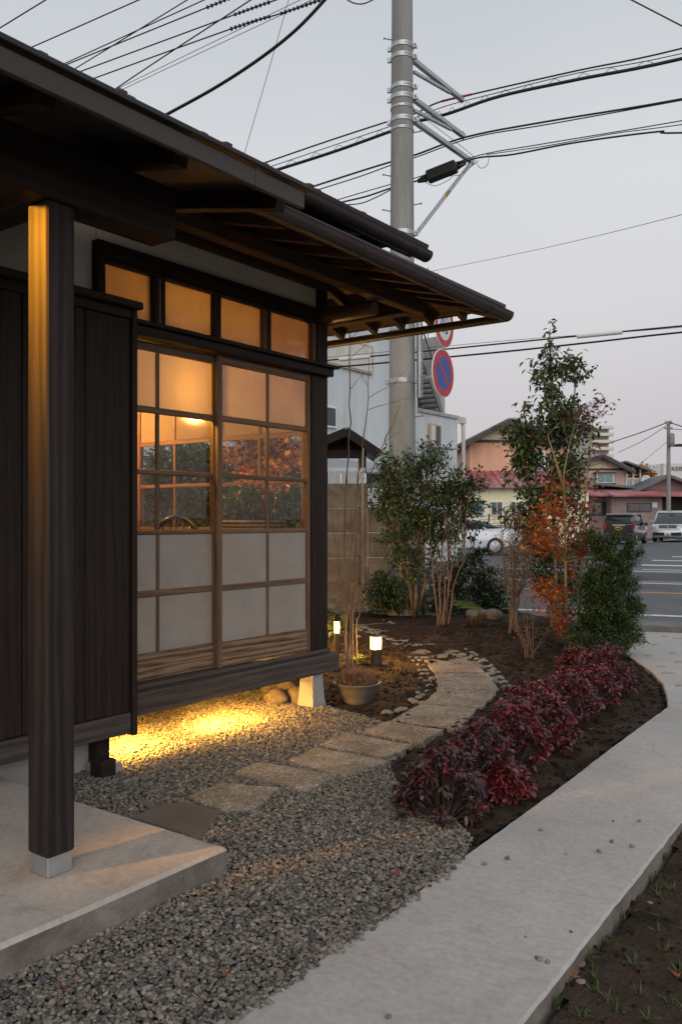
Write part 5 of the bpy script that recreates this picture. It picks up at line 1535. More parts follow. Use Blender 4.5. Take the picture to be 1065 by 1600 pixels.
# --- rounded small-leaved green shrub at the pavement corner
d = 7.6; b = gz(945, 1030)
woody('clipped_green_shrub', 'bushy small-leaved green shrub beside the pavement corner', 'shrub', b,
      [[b, *up_path([(945, 990), (942, 930), (948, 870)], d)], [b, *up_path([(958, 980), (968, 920), (975, 880)], d)], [b, *up_path([(930, 980), (922, 920)], d)]],
      [(945, 880, 32, 34, d, 1.4), (950, 920, 42, 38, d, 2.4), (950, 965, 46, 36, d, 2.4), (955, 1005, 38, 24, d, 1.6), (925, 940, 26, 55, d, 1.2), (975, 880, 18, 24, d, .6), (988, 935, 14, 22, d, .5), (982, 985, 18, 25, d, .7), (936, 850, 18, 14, d, .4), (915, 985, 20, 30, d, .8), (1000, 868, 5, 14, d, .16), (998, 912, 6, 12, d, .16), (1001, 955, 6, 12, d, .16), (1000, 1000, 7, 12, d, .2), (962, 838, 8, 14, d, .2), (925, 835, 8, 12, d, .15), (985, 850, 6, 12, d, .15), (890, 1000, 14, 20, d, .3)],
      900, 15, 0.026, 0.013, [(0.042, 0.070, 0.020), (0.060, 0.100, 0.028), (0.090, 0.138, 0.040), (0.030, 0.050, 0.018)], M['leaf'], M['twig'], 0.014, 0.020, 1.0, -0.4, 'leaf', br=0.003, along=0.8)
# --- dull shrub low behind the maple
d = 9.4; b = gz(862, 985)
woody('low_dark_shrub', 'low dark evergreen filling the gap behind the maple trunks', 'shrub', b,
      [[b, *up_path([(862, 940), (860, 880)], d)]],
      [(865, 900, 42, 40, d, 2), (840, 880, 36, 36, d, 1.2), (890, 930, 36, 36, d, 1.4), (905, 870, 28, 26, d, .8), (850, 860, 30, 18, d, .6), (918, 838, 22, 14, d, .5)],
      170, 11, 0.06, 0.026, EG, M['leaf_gloss'], M['bark'], 0.02, 0.05)

# --- bare stems
def bare(name, label, cat, stems, bark, twigs=8, tw_len=0.3, group=None, root=None, r_tw=0.003, leafcols=None, nleaf=0, leafL=0.03):
    base = np.asarray(stems[0][0][0]) if root is None else root
    t = thing(name, label, cat, base, group)
    mb = None; tips = []
    for pts, r0, r1 in stems:
        P = np.array(pts, float)
        # densify and wobble
        tt = np.linspace(0, len(P) - 1, (len(P) - 1) * 4 + 1)
        Q = np.array([[np.interp(u, np.arange(len(P)), P[:, k]) for k in range(3)] for u in tt])
        Q[1:-1] += rng.normal(0, 0.006, (len(Q) - 2, 3))
        MB().tube(Q, np.linspace(r0, r1, len(Q)), 7).build('stem', bark, t, smooth=True, fix=False)
        mb = mb or MB()
        for _ in range(twigs):
            k = rng.integers(len(Q) // 3, len(Q)); d = unit(rng.normal(0, 1, 3) * [1, 1, 0.5] + [0, 0, 0.9]); L = tw_len * rng.uniform(0.4, 1.2)
            C_ = curve_pts(Q[k], Q[k] + d * L, 0.06, 6, 0.02, 0.05); mb.tube(C_, np.linspace(r_tw, r_tw * 0.35, 6), 4, cap=False)
            tips.append(C_[-1])
            if rng.random() < 0.6:
                d2 = unit(d + rng.normal(0, 0.6, 3)); C2 = curve_pts(C_[3], C_[3] + d2 * L * 0.5, 0.06, 5, 0.02); mb.tube(C2, np.linspace(r_tw * 0.6, r_tw * 0.3, 5), 4, cap=False); tips.append(C2[-1])
    if twigs: mb.build('twigs', bark, t, smooth=True, fix=False)
    if nleaf:
        tips = np.array(tips); P = tips[rng.integers(len(tips), size=nleaf)] + rng.normal(0, 0.02, (nleaf, 3))
        leaves('crown', P, unit(rng.normal(0, 1, (nleaf, 3)) - [0, 0, .4]), unit(rng.normal(0, .5, (nleaf, 3)) + [0, 0, 1]), leafL * rng.uniform(.6, 1.1, nleaf), leafL * 0.5, pick(leafcols, nleaf), M['leaf'], t)
    return t
d = 9.7
bb = gz(692, 978)
st = []
for k, pts in enumerate(([(676, 900), (674, 868), (668, 800)], [(686, 930), (690, 860), (700, 790)], [(695, 900), (705, 850), (712, 790)], [(703, 905), (706, 880), (716, 830), (720, 780)], [(712, 905), (722, 880), (728, 810), (735, 760)], [(690, 940), (680, 880), (684, 800)], [(700, 930), (700, 870), (694, 800)])):
    b0 = gz(686 + 4 * (k % 5) - 2, 977 + (k % 3) * 2)
    st.append(([b0, *up_path(pts, d + 0.05 * (k % 3))], 0.013, 0.005))
bare('bare_shrub', 'leafless clump of slim pale stems in dark soil beside the path', 'shrub', st, M['bark_pale'], 7, 0.28, leafcols=[(0.16, 0.03, 0.03), (0.10, 0.08, 0.04)], nleaf=60)
# sapling beside the house corner, one thing of several stems
d = 7.15
st = []
for k, (pts, r0) in enumerate((([(543, 960), (538, 860), (541, 760), (546, 660), (546, 560), (548, 500)], 0.011), ([(550, 960), (556, 860), (560, 740), (575, 640), (576, 560)], 0.010), ([(536, 940), (526, 860), (514, 760)], 0.008), ([(552, 940), (566, 850), (571, 760), (600, 690), (626, 632)], 0.009), ([(546, 980), (547, 900), (550, 800), (562, 740)], 0.008), ([(557, 980), (563, 940), (566, 890), (570, 830)], 0.007))):
    b0 = gz(546 + 3 * (k - 2), 1042)
    st.append(([b0, *up_path([p for p in pts if p[1] < 1040], d + 0.04 * (k % 3))], r0, r0 * 0.25))
bare('bare_sapling', 'tall leafless sapling of thin brown stems beside the house corner', 'tree', st, M['bark'], 5, 0.35, r_tw=0.0028)
# brown twiggy hydrangea behind the maple
d = 8.8; st = []
for k in range(14):
    b0 = gz(803 + rng.normal(0, 5), 994 + rng.normal(0, 2)); x1 = 806 + rng.normal(0, 26); y1 = rng.uniform(800, 880)
    st.append(([b0, at(803 + (x1 - 803) * 0.25, 930, d + rng.normal(0, .05)), at(803 + (x1 - 803) * 0.7, (930 + y1) / 2, d + rng.normal(0, .1)), at(x1, y1, d + rng.normal(0, .15))], rng.uniform(0.006, 0.012), 0.003))
bare('twiggy_shrub', 'dense leafless shrub of fine brown upright twigs behind the maple', 'shrub', st, M['bark_pale'], 26, 0.2, r_tw=0.0022, leafcols=[(0.20, 0.11, 0.07), (0.14, 0.07, 0.05), (0.24, 0.10, 0.05)], nleaf=420, leafL=0.026)
d = 7.55; st = []
for k in range(12):
    b0 = gz(827 + rng.normal(0, 4), 1026); x1 = 828 + rng.normal(0, 24); y1 = rng.uniform(940, 985)
    st.append(([b0, at(828 + (x1 - 828) * .4, 1005, d + rng.normal(0, .05)), at(x1, y1, d + rng.normal(0, .1))], 0.005, 0.002))
bare('twig_clump', 'small fan of bare ochre twigs on the soil before the maple', 'shrub', st, M['bark_pale'], 5, 0.13, r_tw=0.0018, leafcols=[(0.30, 0.08, 0.02), (0.34, 0.14, 0.05)], nleaf=60, leafL=0.018)

# --- red nandina bushes along the walk
NR = {
    'crimson': [(0.200, 0.020, 0.024), (0.265, 0.030, 0.030), (0.125, 0.018, 0.022), (0.090, 0.020, 0.024), (0.16, 0.05, 0.05)],
    'plum': [(0.085, 0.024, 0.030), (0.120, 0.030, 0.036), (0.060, 0.024, 0.026), (0.165, 0.026, 0.028), (0.10, 0.05, 0.055)],
    'dark': [(0.046, 0.034, 0.030), (0.066, 0.030, 0.032), (0.052, 0.022, 0.025), (0.065, 0.055, 0.034), (0.11, 0.028, 0.030), (0.085, 0.055, 0.058)],
}
def nandina(px, py, rw, h, pal, label, seed_mix=None):
    b = gz(px, py)
    t = thing('nandina_bush', label, 'shrub', b, 'red nandina bushes edging the walk')
    mb = MB(); TP = []; TD = []
    ns = 120
    for k in range(ns):
        u = rng.random() ** 0.5; az = rng.random() * 6.283
        rad = rw * u; zt = 0.88 * h * (0.24 + 0.76 * math.sqrt(max(0, 1 - u ** 2.2))) * rng.uniform(0.80, 1.05)
        if rng.random() < 0.45: zt *= rng.uniform(0.35, 0.8)
        q = b + [rad * math.cos(az), rad * math.sin(az), zt]
        c0 = b + [rad * 0.25 * math.cos(az), rad * 0.25 * math.sin(az), 0]
        C_ = curve_pts(c0, q, 0.04, 5, 0.02, 0.05); mb.tube(C_, np.linspace(0.004, 0.0018, 5), 4, cap=False)
        TP.append(q); TD.append(unit(np.array([math.cos(az) * (0.3 + u), math.sin(az) * (0.3 + u), 0.5])))
    mb.build('stems', M['twig'], t, smooth=True, fix=False)
    TP = np.array(TP); TD = np.array(TD); per = 16
    n = ns * per
    az = rng.random(n) * 6.283; el = rng.normal(-0.22, 0.40, n)
    D = np.column_stack([np.cos(az) * np.cos(el), np.sin(az) * np.cos(el), np.sin(el)]) + np.repeat(TD, per, 0) * 0.35
    P = np.repeat(TP, per, 0) + D * 0.006 + rng.normal(0, 0.010, (n, 3))
    D[:, 2] -= 0.25
    C = pick(NR[pal[0]], n, 0.3)
    m2 = np.repeat(rng.random(ns) < pal[2], per); C[m2] = pick(NR[pal[1]], m2.sum(), 0.3)
    leaves('foliage', P, D, unit(np.array([0, 0, 1.0]) + rng.normal(0, 0.35, (n, 3))), 0.035 * rng.uniform(.5, 1.35, n), 0.0175 * rng.uniform(.6, 1.25, n), C, M['leaf_gloss'], t)
    return t
nandina(688, 1262, 0.17, 0.34, ('dark', 'plum', 0.35), 'dark purple green nandina bush at the gravel end of the row')
nandina(748, 1218, 0.17, 0.35, ('plum', 'dark', 0.4), 'plum nandina bush second from the gravel in the row')
nandina(792, 1232, 0.09, 0.17, ('crimson', 'crimson', 0.0), 'small bright crimson nandina shoot low before the plum bush')
nandina(800, 1186, 0.175, 0.35, ('plum', 'crimson', 0.5), 'half crimson nandina bush third from the gravel in the row')
nandina(850, 1160, 0.175, 0.32, ('crimson', 'plum', 0.5), 'crimson nandina bush in the middle of the row')
nandina(826, 1136, 0.19, 0.32, ('plum', 'crimson', 0.35), 'plum nandina bush on the path side behind the middle of the row')
nandina(880, 1120, 0.20, 0.32, ('plum', 'crimson', 0.4), 'broad plum nandina bush fifth along the row')
nandina(916, 1098, 0.20, 0.32, ('crimson', 'plum', 0.4), 'crimson nandina bush next to last in the row')
nandina(945, 1082, 0.20, 0.40, ('plum', 'crimson', 0.3), 'tallest plum nandina bush before the small-leaved green shrub')
nandina(905, 1062, 0.17, 0.28, ('crimson', 'plum', 0.3), 'crimson nandina bush tucked at the foot of the maple')

# --- small plants in the bed
def rosette(name, label, cat, p, n, L, W, cols, mat=None, spread=0.9, group=None, droop=1.0):
    me = blade_mesh(name, n, L, W, int(rng.integers(1e6)), cols, spread, mat, droop)
    o = link(name, me, None, p); return tag(o, label, cat, group)
def fern(px, py, label, n=7, L=0.5, col=(0.16, 0.26, 0.05), az0=None):
    b = gz(px, py); t = thing('fern', label, 'fern', b)
    for k in range(n):
        az = az0 + rng.normal(0, 0.5) if az0 is not None else rng.random() * 6.28
        d = np.array([math.cos(az), math.sin(az), 0]); s = np.array([-d[1], d[0], 0]); l = L * rng.uniform(.6, 1.05)
        tt = np.linspace(0, 1, 12); spine = b + d * (tt * l)[:, None] + np.array([0, 0, 1]) * (l * (0.75 * tt - 0.55 * tt ** 2))[:, None]
        fr = MB().tube(spine, np.linspace(0.004, 0.001, 12), 4).build('frond', M['bark_moss'], t, fix=False)
        P = []; D = []; LL = []
        for u in np.linspace(0.12, 1, 26):
            p = np.array([np.interp(u, tt, spine[:, i]) for i in range(3)])
            for sg in (-1, 1): P.append(p); D.append(s * sg + d * 0.35 + [0, 0, -0.15]); LL.append(l * 0.20 * math.sin(math.pi * (0.12 + 0.86 * u)) + 0.01)
        m = len(P)
        leaves('leaflets', np.array(P), np.array(D), np.tile([0, 0, 1.0], (m, 1)) + rng.normal(0, .1, (m, 3)), np.array(LL), np.array(LL) * 0.22 + 0.004, np.tile(col, (m, 1)) * rng.uniform(.8, 1.2, (m, 1)), M['leaf'], fr)
    return t
fern(765, 962, 'bright green fern with a long arching frond beside the rocks', 5, 0.62, (0.15, 0.25, 0.04), math.atan2(*( -RT + 0.2 * FW)[[1, 0]]))
fern(784, 955, 'yellow green fern spreading behind the rocks', 7, 0.36, (0.20, 0.24, 0.05))
rk = [('grey rounded rock beside the dark azalea', 736, 972, (0.10, 0.08, 0.08)), ('low brown rock right of the azalea', 770, 972, (0.13, 0.10, 0.075)), ('flat grey rock behind the azalea', 755, 962, (0.14, 0.09, 0.06))]
M['rock'] = surf('garden_rock', (0.13, 0.115, 0.10), (0.27, 0.24, 0.215), 5, 0.85, bstr=0.5, stain=(0.10, 0.085, 0.07))
for i, (lab, x, y, s) in enumerate(rk):
    tag(stone(pebble_mesh('rock', 400 + i, 3, M['rock'], 0.4), gz(x, y) + [0, 0, s[2] * 0.5], *s, rng.random() * 3, 'rock'), lab, 'rock', 'rocks by the fern')
d = 9.3; b = gz(742, 985)
woody('azalea', 'tiny dark red and green azalea before the rocks', 'shrub', b, [[b, b + [0, 0, 0.06]]], [(742, 974, 24, 10, d, 1), (735, 978, 16, 8, d, .5)], 50, 10, 0.032, 0.013, [(0.09, 0.02, 0.02), (0.05, 0.05, 0.02), (0.14, 0.03, 0.02), (0.10, 0.09, 0.03)], M['leaf'], M['twig'], 0.006, 0.018, br=0.003)
for (x, y, L_) in ((600, 955, 0.35), (622, 962, 0.30), (640, 958, 0.38), (612, 945, 0.42), (660, 958, 0.3)):
    rosette('strap_leaf_plant', 'dark strap-leaved plant arching at the foot of the pole', 'plant', gz(x, y), 26, L_, 0.016, [(0.03, 0.05, 0.02), (0.045, 0.07, 0.03), (0.10, 0.11, 0.035)], None, 0.9, 'strap-leaved plants by the pole')
d = 10.6; b = gz(610, 952)
woody('pole_foot_shrub', 'low dark shrub at the foot of the concrete wall', 'shrub', b, [[b, b + [0, 0, 0.25]]], [(605, 925, 34, 24, d, 1.4), (640, 930, 34, 26, d, 1.3), (590, 905, 18, 14, d, .4), (590, 935, 24, 20, d, .6)], 110, 9, 0.075, 0.026, EG, M['leaf_gloss'], M['bark'], 0.012, 0.04)
# broad-leaved plants lit by the lamps
def broad(px, py, label, n, L, cols, h):
    b = gz(px, py); t = thing('leafy_plant', label, 'plant', b)
    P = b + rng.normal(0, L * 0.9, (n, 3)) * [1, 1, 0] + np.array([0, 0, 1]) * rng.uniform(0.2, 1, (n, 1)) * h
    mb = MB()
    for p in P[: n // 2]: mb.tube([b + rng.normal(0, .01, 3) * [1, 1, 0], p], [0.003, 0.0015], 4)
    mb.build('stems', M['twig'], t, fix=False)
    leaves('foliage', P, unit(rng.normal(0, 1, (n, 3)) * [1, 1, .3]), unit(rng.normal(0, .4, (n, 3)) + [0, 0, 1]), L * rng.uniform(.7, 1.1, n), L * 0.7, pick(cols, n), M['leaf'], t)
broad(556, 1036, 'low leafy green plant glowing in lamplight at the sapling foot', 40, 0.05, [(0.10, 0.16, 0.03), (0.16, 0.20, 0.04)], 0.10)
broad(513, 1012, 'dark broad-leaved plant peeping out behind the house corner', 40, 0.10, [(0.03, 0.05, 0.02), (0.05, 0.07, 0.03)], 0.45)
for k in range(26):
    x, y = 600 + rng.normal(12, 16), 1030 + rng.normal(0, 9)
    rosette('dry_weed', 'small dry weed tuft on the lamplit soil by the path', 'grass', gz(x, y), 16, 0.05, 0.003, [(0.16, 0.12, 0.05), (0.20, 0.13, 0.06), (0.12, 0.12, 0.04)], M['leaf_dry'], 1.2, 'dry weeds by the bollard lamp')
# fallen leaves on the beds
flm = [maple_leaf('fallen_leaf', 0.022, c, 60 + i) for i, c in enumerate(((0.34, 0.07, 0.03), (0.28, 0.05, 0.04), (0.36, 0.18, 0.06), (0.24, 0.15, 0.09)))]
nl = 0
while nl < 60:
    x, y = rng.uniform(620, 1030), rng.uniform(985, 1290)
    p = gz(x, y)
    if not inpoly(p[None, :2], BED)[0] or inpoly(p[None, :2], GRAVEL)[0]: continue
    if y < 1180 and x < 780 and y > 1060: continue
    o = link('fallen_leaf', flm[rng.integers(4)], None, p + [0, 0, 0.008]); o.rotation_euler = (rng.normal(0, .25), rng.normal(0, .25), rng.random() * 6); s = rng.uniform(.5, 1.1); o.scale = (s, s, s)
    tag(o, 'small dry leaf fallen on the bare soil of the planting bed', 'leaf', 'fallen leaves on the planting bed'); nl += 1
# wicker planter with bushy plant inside the room
wb = local(thing('wicker_planter', 'low wicker basket planter with bushy green plant behind the door panes', 'planter', (tb_c[0], tb_c[1], 0.356 + 0.691)))
for k in range(7):
    rr = 0.20 + 0.006 * k
    MB().tube([(rr * math.cos(a), rr * math.sin(a), 0.014 + k * 0.024) for a in np.linspace(0, 2 * math.pi, 29)[:-1]], 0.014, 6, closed=True).build('wicker_band', M['wicker'], wb, smooth=True)
nP = 900
v = unit(rng.normal(0, 1, (nP, 3))) * rng.random((nP, 1)) ** .5 * [0.26, 0.26, 0.15] + [0, 0, 0.26]
leaves('foliage', v, unit(rng.normal(0, 1, (nP, 3)) + [0, 0, .4]), unit(rng.normal(0, .6, (nP, 3)) + [0, 0, 1]), 0.05 * rng.uniform(.6, 1.2, nP), 0.014, pick([(0.05, 0.08, 0.025), (0.09, 0.12, 0.04), (0.03, 0.05, 0.02)], nP), M['leaf'], wb)
# garden on the far side of the room: lamplit maple, dark hedge, bare trunks
gb = np.array([-6.6, 7.4, 0.0])
def wcl(pts): return [np.array(p, float) for p in pts]
def ony_b(px, py, Y): return ony(px, py, Y)
def yblob(px, py, rx, ry, Y, w):
    p = ony(px, py, Y); dd = (p - [0, 0, EYE]) @ FW
    return (px, py, rx, ry, dd, w)
woody('lamplit_maple', 'golden orange maple glowing in the garden seen through the room', 'tree', gb, [[gb, gb + [0.1, 0, .8], gb + [0.3, -.1, 1.5], gb + [0.8, -.3, 2.2]]],
      [yblob(375, 695, 32, 25, 6.6, 2), (420, 690, 32, 26, 9.2, 2.2), (455, 700, 25, 25, 9.4, 1.4), yblob(400, 735, 25, 22, 6.6, 1.2)], 110, 8, 0.075, 0.07, [(0.60, 0.26, 0.03), (0.52, 0.17, 0.02), (0.62, 0.34, 0.05), (0.30, 0.06, 0.03)], M['leaf'], M['bark'], 0.03, 0.07, 1.0, 0.4, 'maple')
hb_ = np.array([-8.2, 9.3, 0.0])
woody('back_hedge', 'dark hedge shrub in the garden behind the room', 'shrub', hb_, [[hb_, hb_ + [0, 0, 1.3]]], [yblob(290, 725, 60, 40, 8.5, 2), yblob(400, 770, 60, 40, 8.5, 2), yblob(330, 790, 60, 35, 8.0, 1.5), yblob(235, 770, 40, 40, 8.5, 1.2), yblob(455, 790, 40, 25, 8.0, 1)], 420, 12, 0.11, 0.05, EG, M['leaf'], M['bark'], 0.03, 0.09)

# lamp behind the house for the lamplit maple
bl = ony(395, 840, 6.0); bl[2] = 0
t_ = thing('spike_lamp', 'low garden lamp under the golden maple behind the house', 'lamp', bl)
MB().lathe([(0.02, -0.03), (0.02, 0.22)], 12, bl).build('body', M['lamp_body'], t_, smooth=True, angle=40)
MB().lathe([(0.04, 0.221), (0.045, 0.30), (0.03, 0.305)], 12, bl).build('diffuser', M['lamp_white'], t_, smooth=True, angle=40)
bulb('bulb', bl + [0, 0, 0.36], 130.0, (1.0, 0.55, 0.15), 0.04, t_)

bf = thing('board_fence', 'dark timber board fence behind the back garden seen through the room', 'fence', (-11.3, 9.9, 0))
for i in range(33):
    x = -14.6 + i * 0.2
    MB().box(x + .004, x + .196, 9.9 + rng.uniform(-.004, .004), 9.925, 0.05, 2.0 + rng.uniform(-.006, .006)).build('board', M['raft_z'], bf)
for z in (.4, 1.3): MB().box(-14.6, -8.0, 9.926, 9.98, z, z + .09).build('rail', M['raft_x'], bf)
# ================================================================== BEYOND THE GARDEN
def frame(name, label, cat, depth, group=None):
    """a thing whose own frame is square to the view: x to the right, y away, z up, metres; origin on the ground at that distance"""
    p = at(CX, HY, depth); p[2] = 0
    o = local(thing(name, label, cat, p, group)); o.rotation_euler = (0, 0, YAW)
    return o
class PX:
    def __init__(s, d): s.d = d
    def x(s, px, e=0): return (px - CX) / F * (s.d + e)
    def z(s, py, e=0): return EYE + (HY - py) / F * (s.d + e)

# --- concrete panel wall
M['panel'] = surf('panel_concrete', (0.17, 0.135, 0.10), (0.30, 0.25, 0.195), 3, 0.9, bstr=0.4, stain=(0.10, 0.08, 0.06), stain_scale=2.2, fine=12)
k = PX(11.9); pw = frame('panel_wall', 'stained brown precast concrete panel wall behind the bare sapling', 'wall', 11.9)
def panels(x0, x1, ztop, n, first):
    h = (ztop + 0.02) / n
    for i in range(n):
        MB().box(x0 + 0.004, x1 - 0.004, 0.02 + rng.uniform(-.004, .004), 0.07, i * h + 0.004 if i else -0.1, (i + 1) * h - 0.004, 0.008).build('panel', M['panel'], pw)
xa = [k.x(300), k.x(395), k.x(480), k.x(569)]
for a, b in zip(xa[:-1], xa[1:]):
    panels(a, b, k.z(757), 5, True); MB().box(b - 0.05, b + 0.05, -0.02, 0.1, -0.1, k.z(755), 0.01).build('post', M['panel'], pw)
panels(k.x(575), k.x(660), k.z(795), 4, False)
MB().box(k.x(656), k.x(664), -0.02, 0.1, -0.1, k.z(790), 0.01).build('post', M['panel'], pw)
MB().box(k.x(300), k.x(600), -0.12, 0.12, -0.1, 0.07, 0.015).build('footing', M['panel'], pw)
# drain pipe leaning on the wall
dp = at(566, 955, 11.7)
tag(MB().tube([at(567, 700, 11.75), at(566, 830, 11.75), at(566, 900, 11.75), at(569, 930, 11.6), at(572, 950, 11.4), at(574, 955, 11.3)], 0.012, 8).build('wall_conduit', surf('conduit_yellow', (0.28, 0.22, 0.12), (0.38, 0.30, 0.17), 8, 0.6), smooth=True), 'thin yellowish conduit running down the concrete panel wall', 'pipe')
# --- white picket fence
k = PX(13.4); wf = frame('picket_fence', 'low white metal picket fence above the concrete panel wall', 'fence', 13.4)
for (x0, x1, yt, yb_) in ((495, 570, 731, 770), (571, 612, 763, 800)):
    for y in (yt + 3, yb_ - 4): MB().box(k.x(x0), k.x(x1), -0.012, 0.012, k.z(y + 2), k.z(y)).build('rail', M['white_metal'], wf)
    n = int((x1 - x0) / 3.4)
    for i in range(n):
        x = k.x(x0 + (i + .5) * (x1 - x0) / n); MB().box(x - .011, x + .011, -0.028, -0.014, k.z(yb_), k.z(yt), .001).build('picket', M['white_metal'], wf)
for x in (495, 532, 570, 612): MB().box(k.x(x) - .02, k.x(x) + .02, -.02, .02, 0, k.z(740 if x < 600 else 768)).build('post', M['white_metal'], wf)
# --- dark gabled gate roof
k = PX(14.0); gr = frame('gate_roof', 'small dark timber gabled roof beyond the concrete panel wall', 'shed', 14.0)
ap, rt, lf = (k.x(541), k.z(671)), (k.x(593), k.z(706)), (k.x(440), k.z(712))
M['verdigris'] = surf('pale_green_roof', (0.26, 0.36, 0.35), (0.36, 0.46, 0.45), 6, 0.6, 0.2)
for (p, q, nm) in ((ap, rt, 'roof_slope'), (lf, ap, 'roof_slope')):
    MB().beam((p[0], 1.0, p[1]), (q[0], 1.0, q[1]), 2.4, 0.05).build(nm, M['roof_metal'] if p is ap else M['verdigris'], gr)
    MB().beam((p[0], -0.215, p[1] - .06), (q[0], -0.215, q[1] - .06), 0.025, 0.14).build('bargeboard', M['dark_x'], gr)
MB().box(k.x(450), k.x(572), 0.0, 0.06, k.z(716), k.z(703)).build('tie_beam', M['dark_x'], gr)
MB().xprism([(k.x(470), k.z(703)), (k.x(572), k.z(703)), (ap[0], ap[1] - 0.03)], 0.15, 0.2, ((0, 0, 0), (1, 0, 0), (0, 0, 1), (0, 1, 0))).build('gable_board', M['dark_x'], gr)
for x in (k.x(475), k.x(566)): MB().box(x - .06, x + .06, 0.05, 0.17, -0.05, k.z(716)).build('post', M['dark_z'], gr)

# --- corrugated building (wall parallel to the house front)
XW = -12.7
M['corr'] = surf('pale_corrugated', (0.50, 0.55, 0.58), (0.62, 0.66, 0.68), 1.2, 0.6, 0.1, bstr=0.05, vs=(1, 1, 0.15), stain=(0.46, 0.48, 0.47), stain_scale=1.5)
M['old_conc'] = surf('old_concrete', (0.34, 0.335, 0.31), (0.50, 0.49, 0.45), 2.0, 0.9, bstr=0.2, stain=(0.22, 0.21, 0.18), stain_scale=1.0)
M['dark_glass'] = plain('dark_window_glass', (0.03, 0.034, 0.038), 0.12, 0, 0.6)
M['tan'] = plain('tan_trim', (0.42, 0.33, 0.22), 0.6)
M['cream_sheet'] = plain('cream_sheet', (0.60, 0.58, 0.52), 0.7)
def wy(px): r_ = ray(px, 600); return XW * r_[1] / r_[0]
def wz(px, py): return onx(px, py, XW)[2]
cbld = thing('corrugated_building', 'tall pale blue corrugated metal building with outside stair behind the pole', 'building', (XW, 20, 0))
def corrugated(y0, y1, z0, z1, x=XW, pitch=0.11, dep=0.018):
    n = int((y1 - y0) / pitch); V = []; 
    ys_ = []
    for i in range(n):
        b = y0 + i * pitch
        ys_ += [(b, 0), (b + pitch * .62, 0), (b + pitch * .70, dep), (b + pitch * .92, dep)]
    ys_.append((y1, 0))
    m = len(ys_)
    V = [(x + dx, y, z0) for y, dx in ys_] + [(x + dx, y, z1) for y, dx in ys_]
    return MB().add(V, [(i, i + 1, m + i + 1, m + i) for i in range(m - 1)])
yL, yM, yR = wy(380), wy(652), wy(714)
zcap = wz(714, 655)
ztall = wz(600, 478)
corrugated(yL, yM, 0, ztall).build('wall_cladding', M['corr'], cbld, fix=False)
MB().box(XW - 8, XW - 0.01, yL, yM, 0, ztall).build('wall', M['corr'], cbld)
corrugated(yM, yR, 0, zcap).build('wall_cladding', M['corr'], cbld, fix=False)
MB().box(XW - 8, XW - 0.01, yM + .01, yR, 0, zcap).build('low_wall', M['corr'], cbld)
MB().box(XW - 8, XW + 0.06, yM, yR + 0.05, zcap, zcap + 0.10).build('roof_cap', M['old_conc'], cbld)
# concrete frame on the low roof
MB().box(XW - 1.2, XW - 0.35, yR - 0.62, yR - 0.12, zcap + 0.1, wz(712, 528)).build('concrete_pier', M['old_conc'], cbld)
MB().box(XW - 1.2, XW - 0.8, yM - 0.2, yR - 0.64, wz(690, 545), wz(690, 522)).build('concrete_beam', M['old_conc'], cbld)
# stair
ys0, zs0 = wy(660), wz(660, 545); ys1, zs1 = wy(695), zcap + 0.1
st_ = link('stair', None, cbld, (XW - 0.3, (ys0 + ys1) / 2, zcap)); 
for dx in (-0.1, -0.75):
    MB().beam((XW + dx, ys0, zs0), (XW + dx, ys1, zs1), 0.06, 0.16).build('stringer', M['steel_dull'], st_)
    MB().beam((XW + dx, ys0, zs0 + .8), (XW + dx, ys1, zs1 + .8), 0.04, 0.04).build('handrail', M['steel_dull'], st_)
for i in range(13):
    f = (i + .5) / 13; MB().box(XW - 0.74, XW - 0.11, ys0 + (ys1 - ys0) * f - .13, ys0 + (ys1 - ys0) * f + .13, zs0 + (zs1 - zs0) * f - .02, zs0 + (zs1 - zs0) * f + .03).build('tread', M['steel_dull'], st_)
# windows
def cwin(x0, x1, y0, y1, split=True, frame_m='tan', glass_m='dark_glass'):
    a, b = wy(x0), wy(x1); zt, zb = wz((x0 + x1) / 2, y0), wz((x0 + x1) / 2, y1)
    w = MB().box(XW + .02, XW + .07, a, b, zb, zt).build('window', M[frame_m], cbld)
    n = 2 if split else 1
    for i in range(n):
        p = a + .05 + (b - a - .1) * i / n; q = a + .05 + (b - a - .1) * (i + 1) / n
        MB().box(XW + .071, XW + .082, p + .02, q - .02, zb + .05, zt - .05).build('pane', M[glass_m] if i == n - 1 else M['cream_sheet'] if split else M[glass_m], w)
    return w
cwin(668, 686, 663, 700)
cwin(500, 523, 634, 668, False, 'white_metal')
bw_ = cwin(480, 579, 528, 574, False, 'tan', 'cream_sheet')
MB().box(XW + .09, XW + .5, wy(662), wy(694), wz(678, 702), wz(678, 700)).build('laundry_rack', M['steel'], cbld)
# downpipe and hopper at the corner
MB().box(XW + .03, XW + .2, yR - .02, yR + .2, wz(714, 662), wz(714, 652)).build('rain_hopper', M['cream_sheet'], cbld)
MB().tube([(XW + .12, yR + .1, wz(714, 660)), (XW + .12, yR + .16, wz(714, 668)), (XW + .12, yR + .18, 0)], .06, 10).build('downpipe', M['cream_sheet'], cbld, smooth=True)
# ground floor lean-to roof
MB().beam((XW + .02, (wy(430) + wy(612)) / 2, wz(560, 728) + .1), (XW + 1.2, (wy(430) + wy(612)) / 2, wz(560, 735) - .15), wy(612) - wy(430), 0.04).build('awning', M['steel'], cbld)
for x0, x1 in ((505, 530), (540, 562), (575, 600)):
    cwin(x0, x1, 742, 790, True)

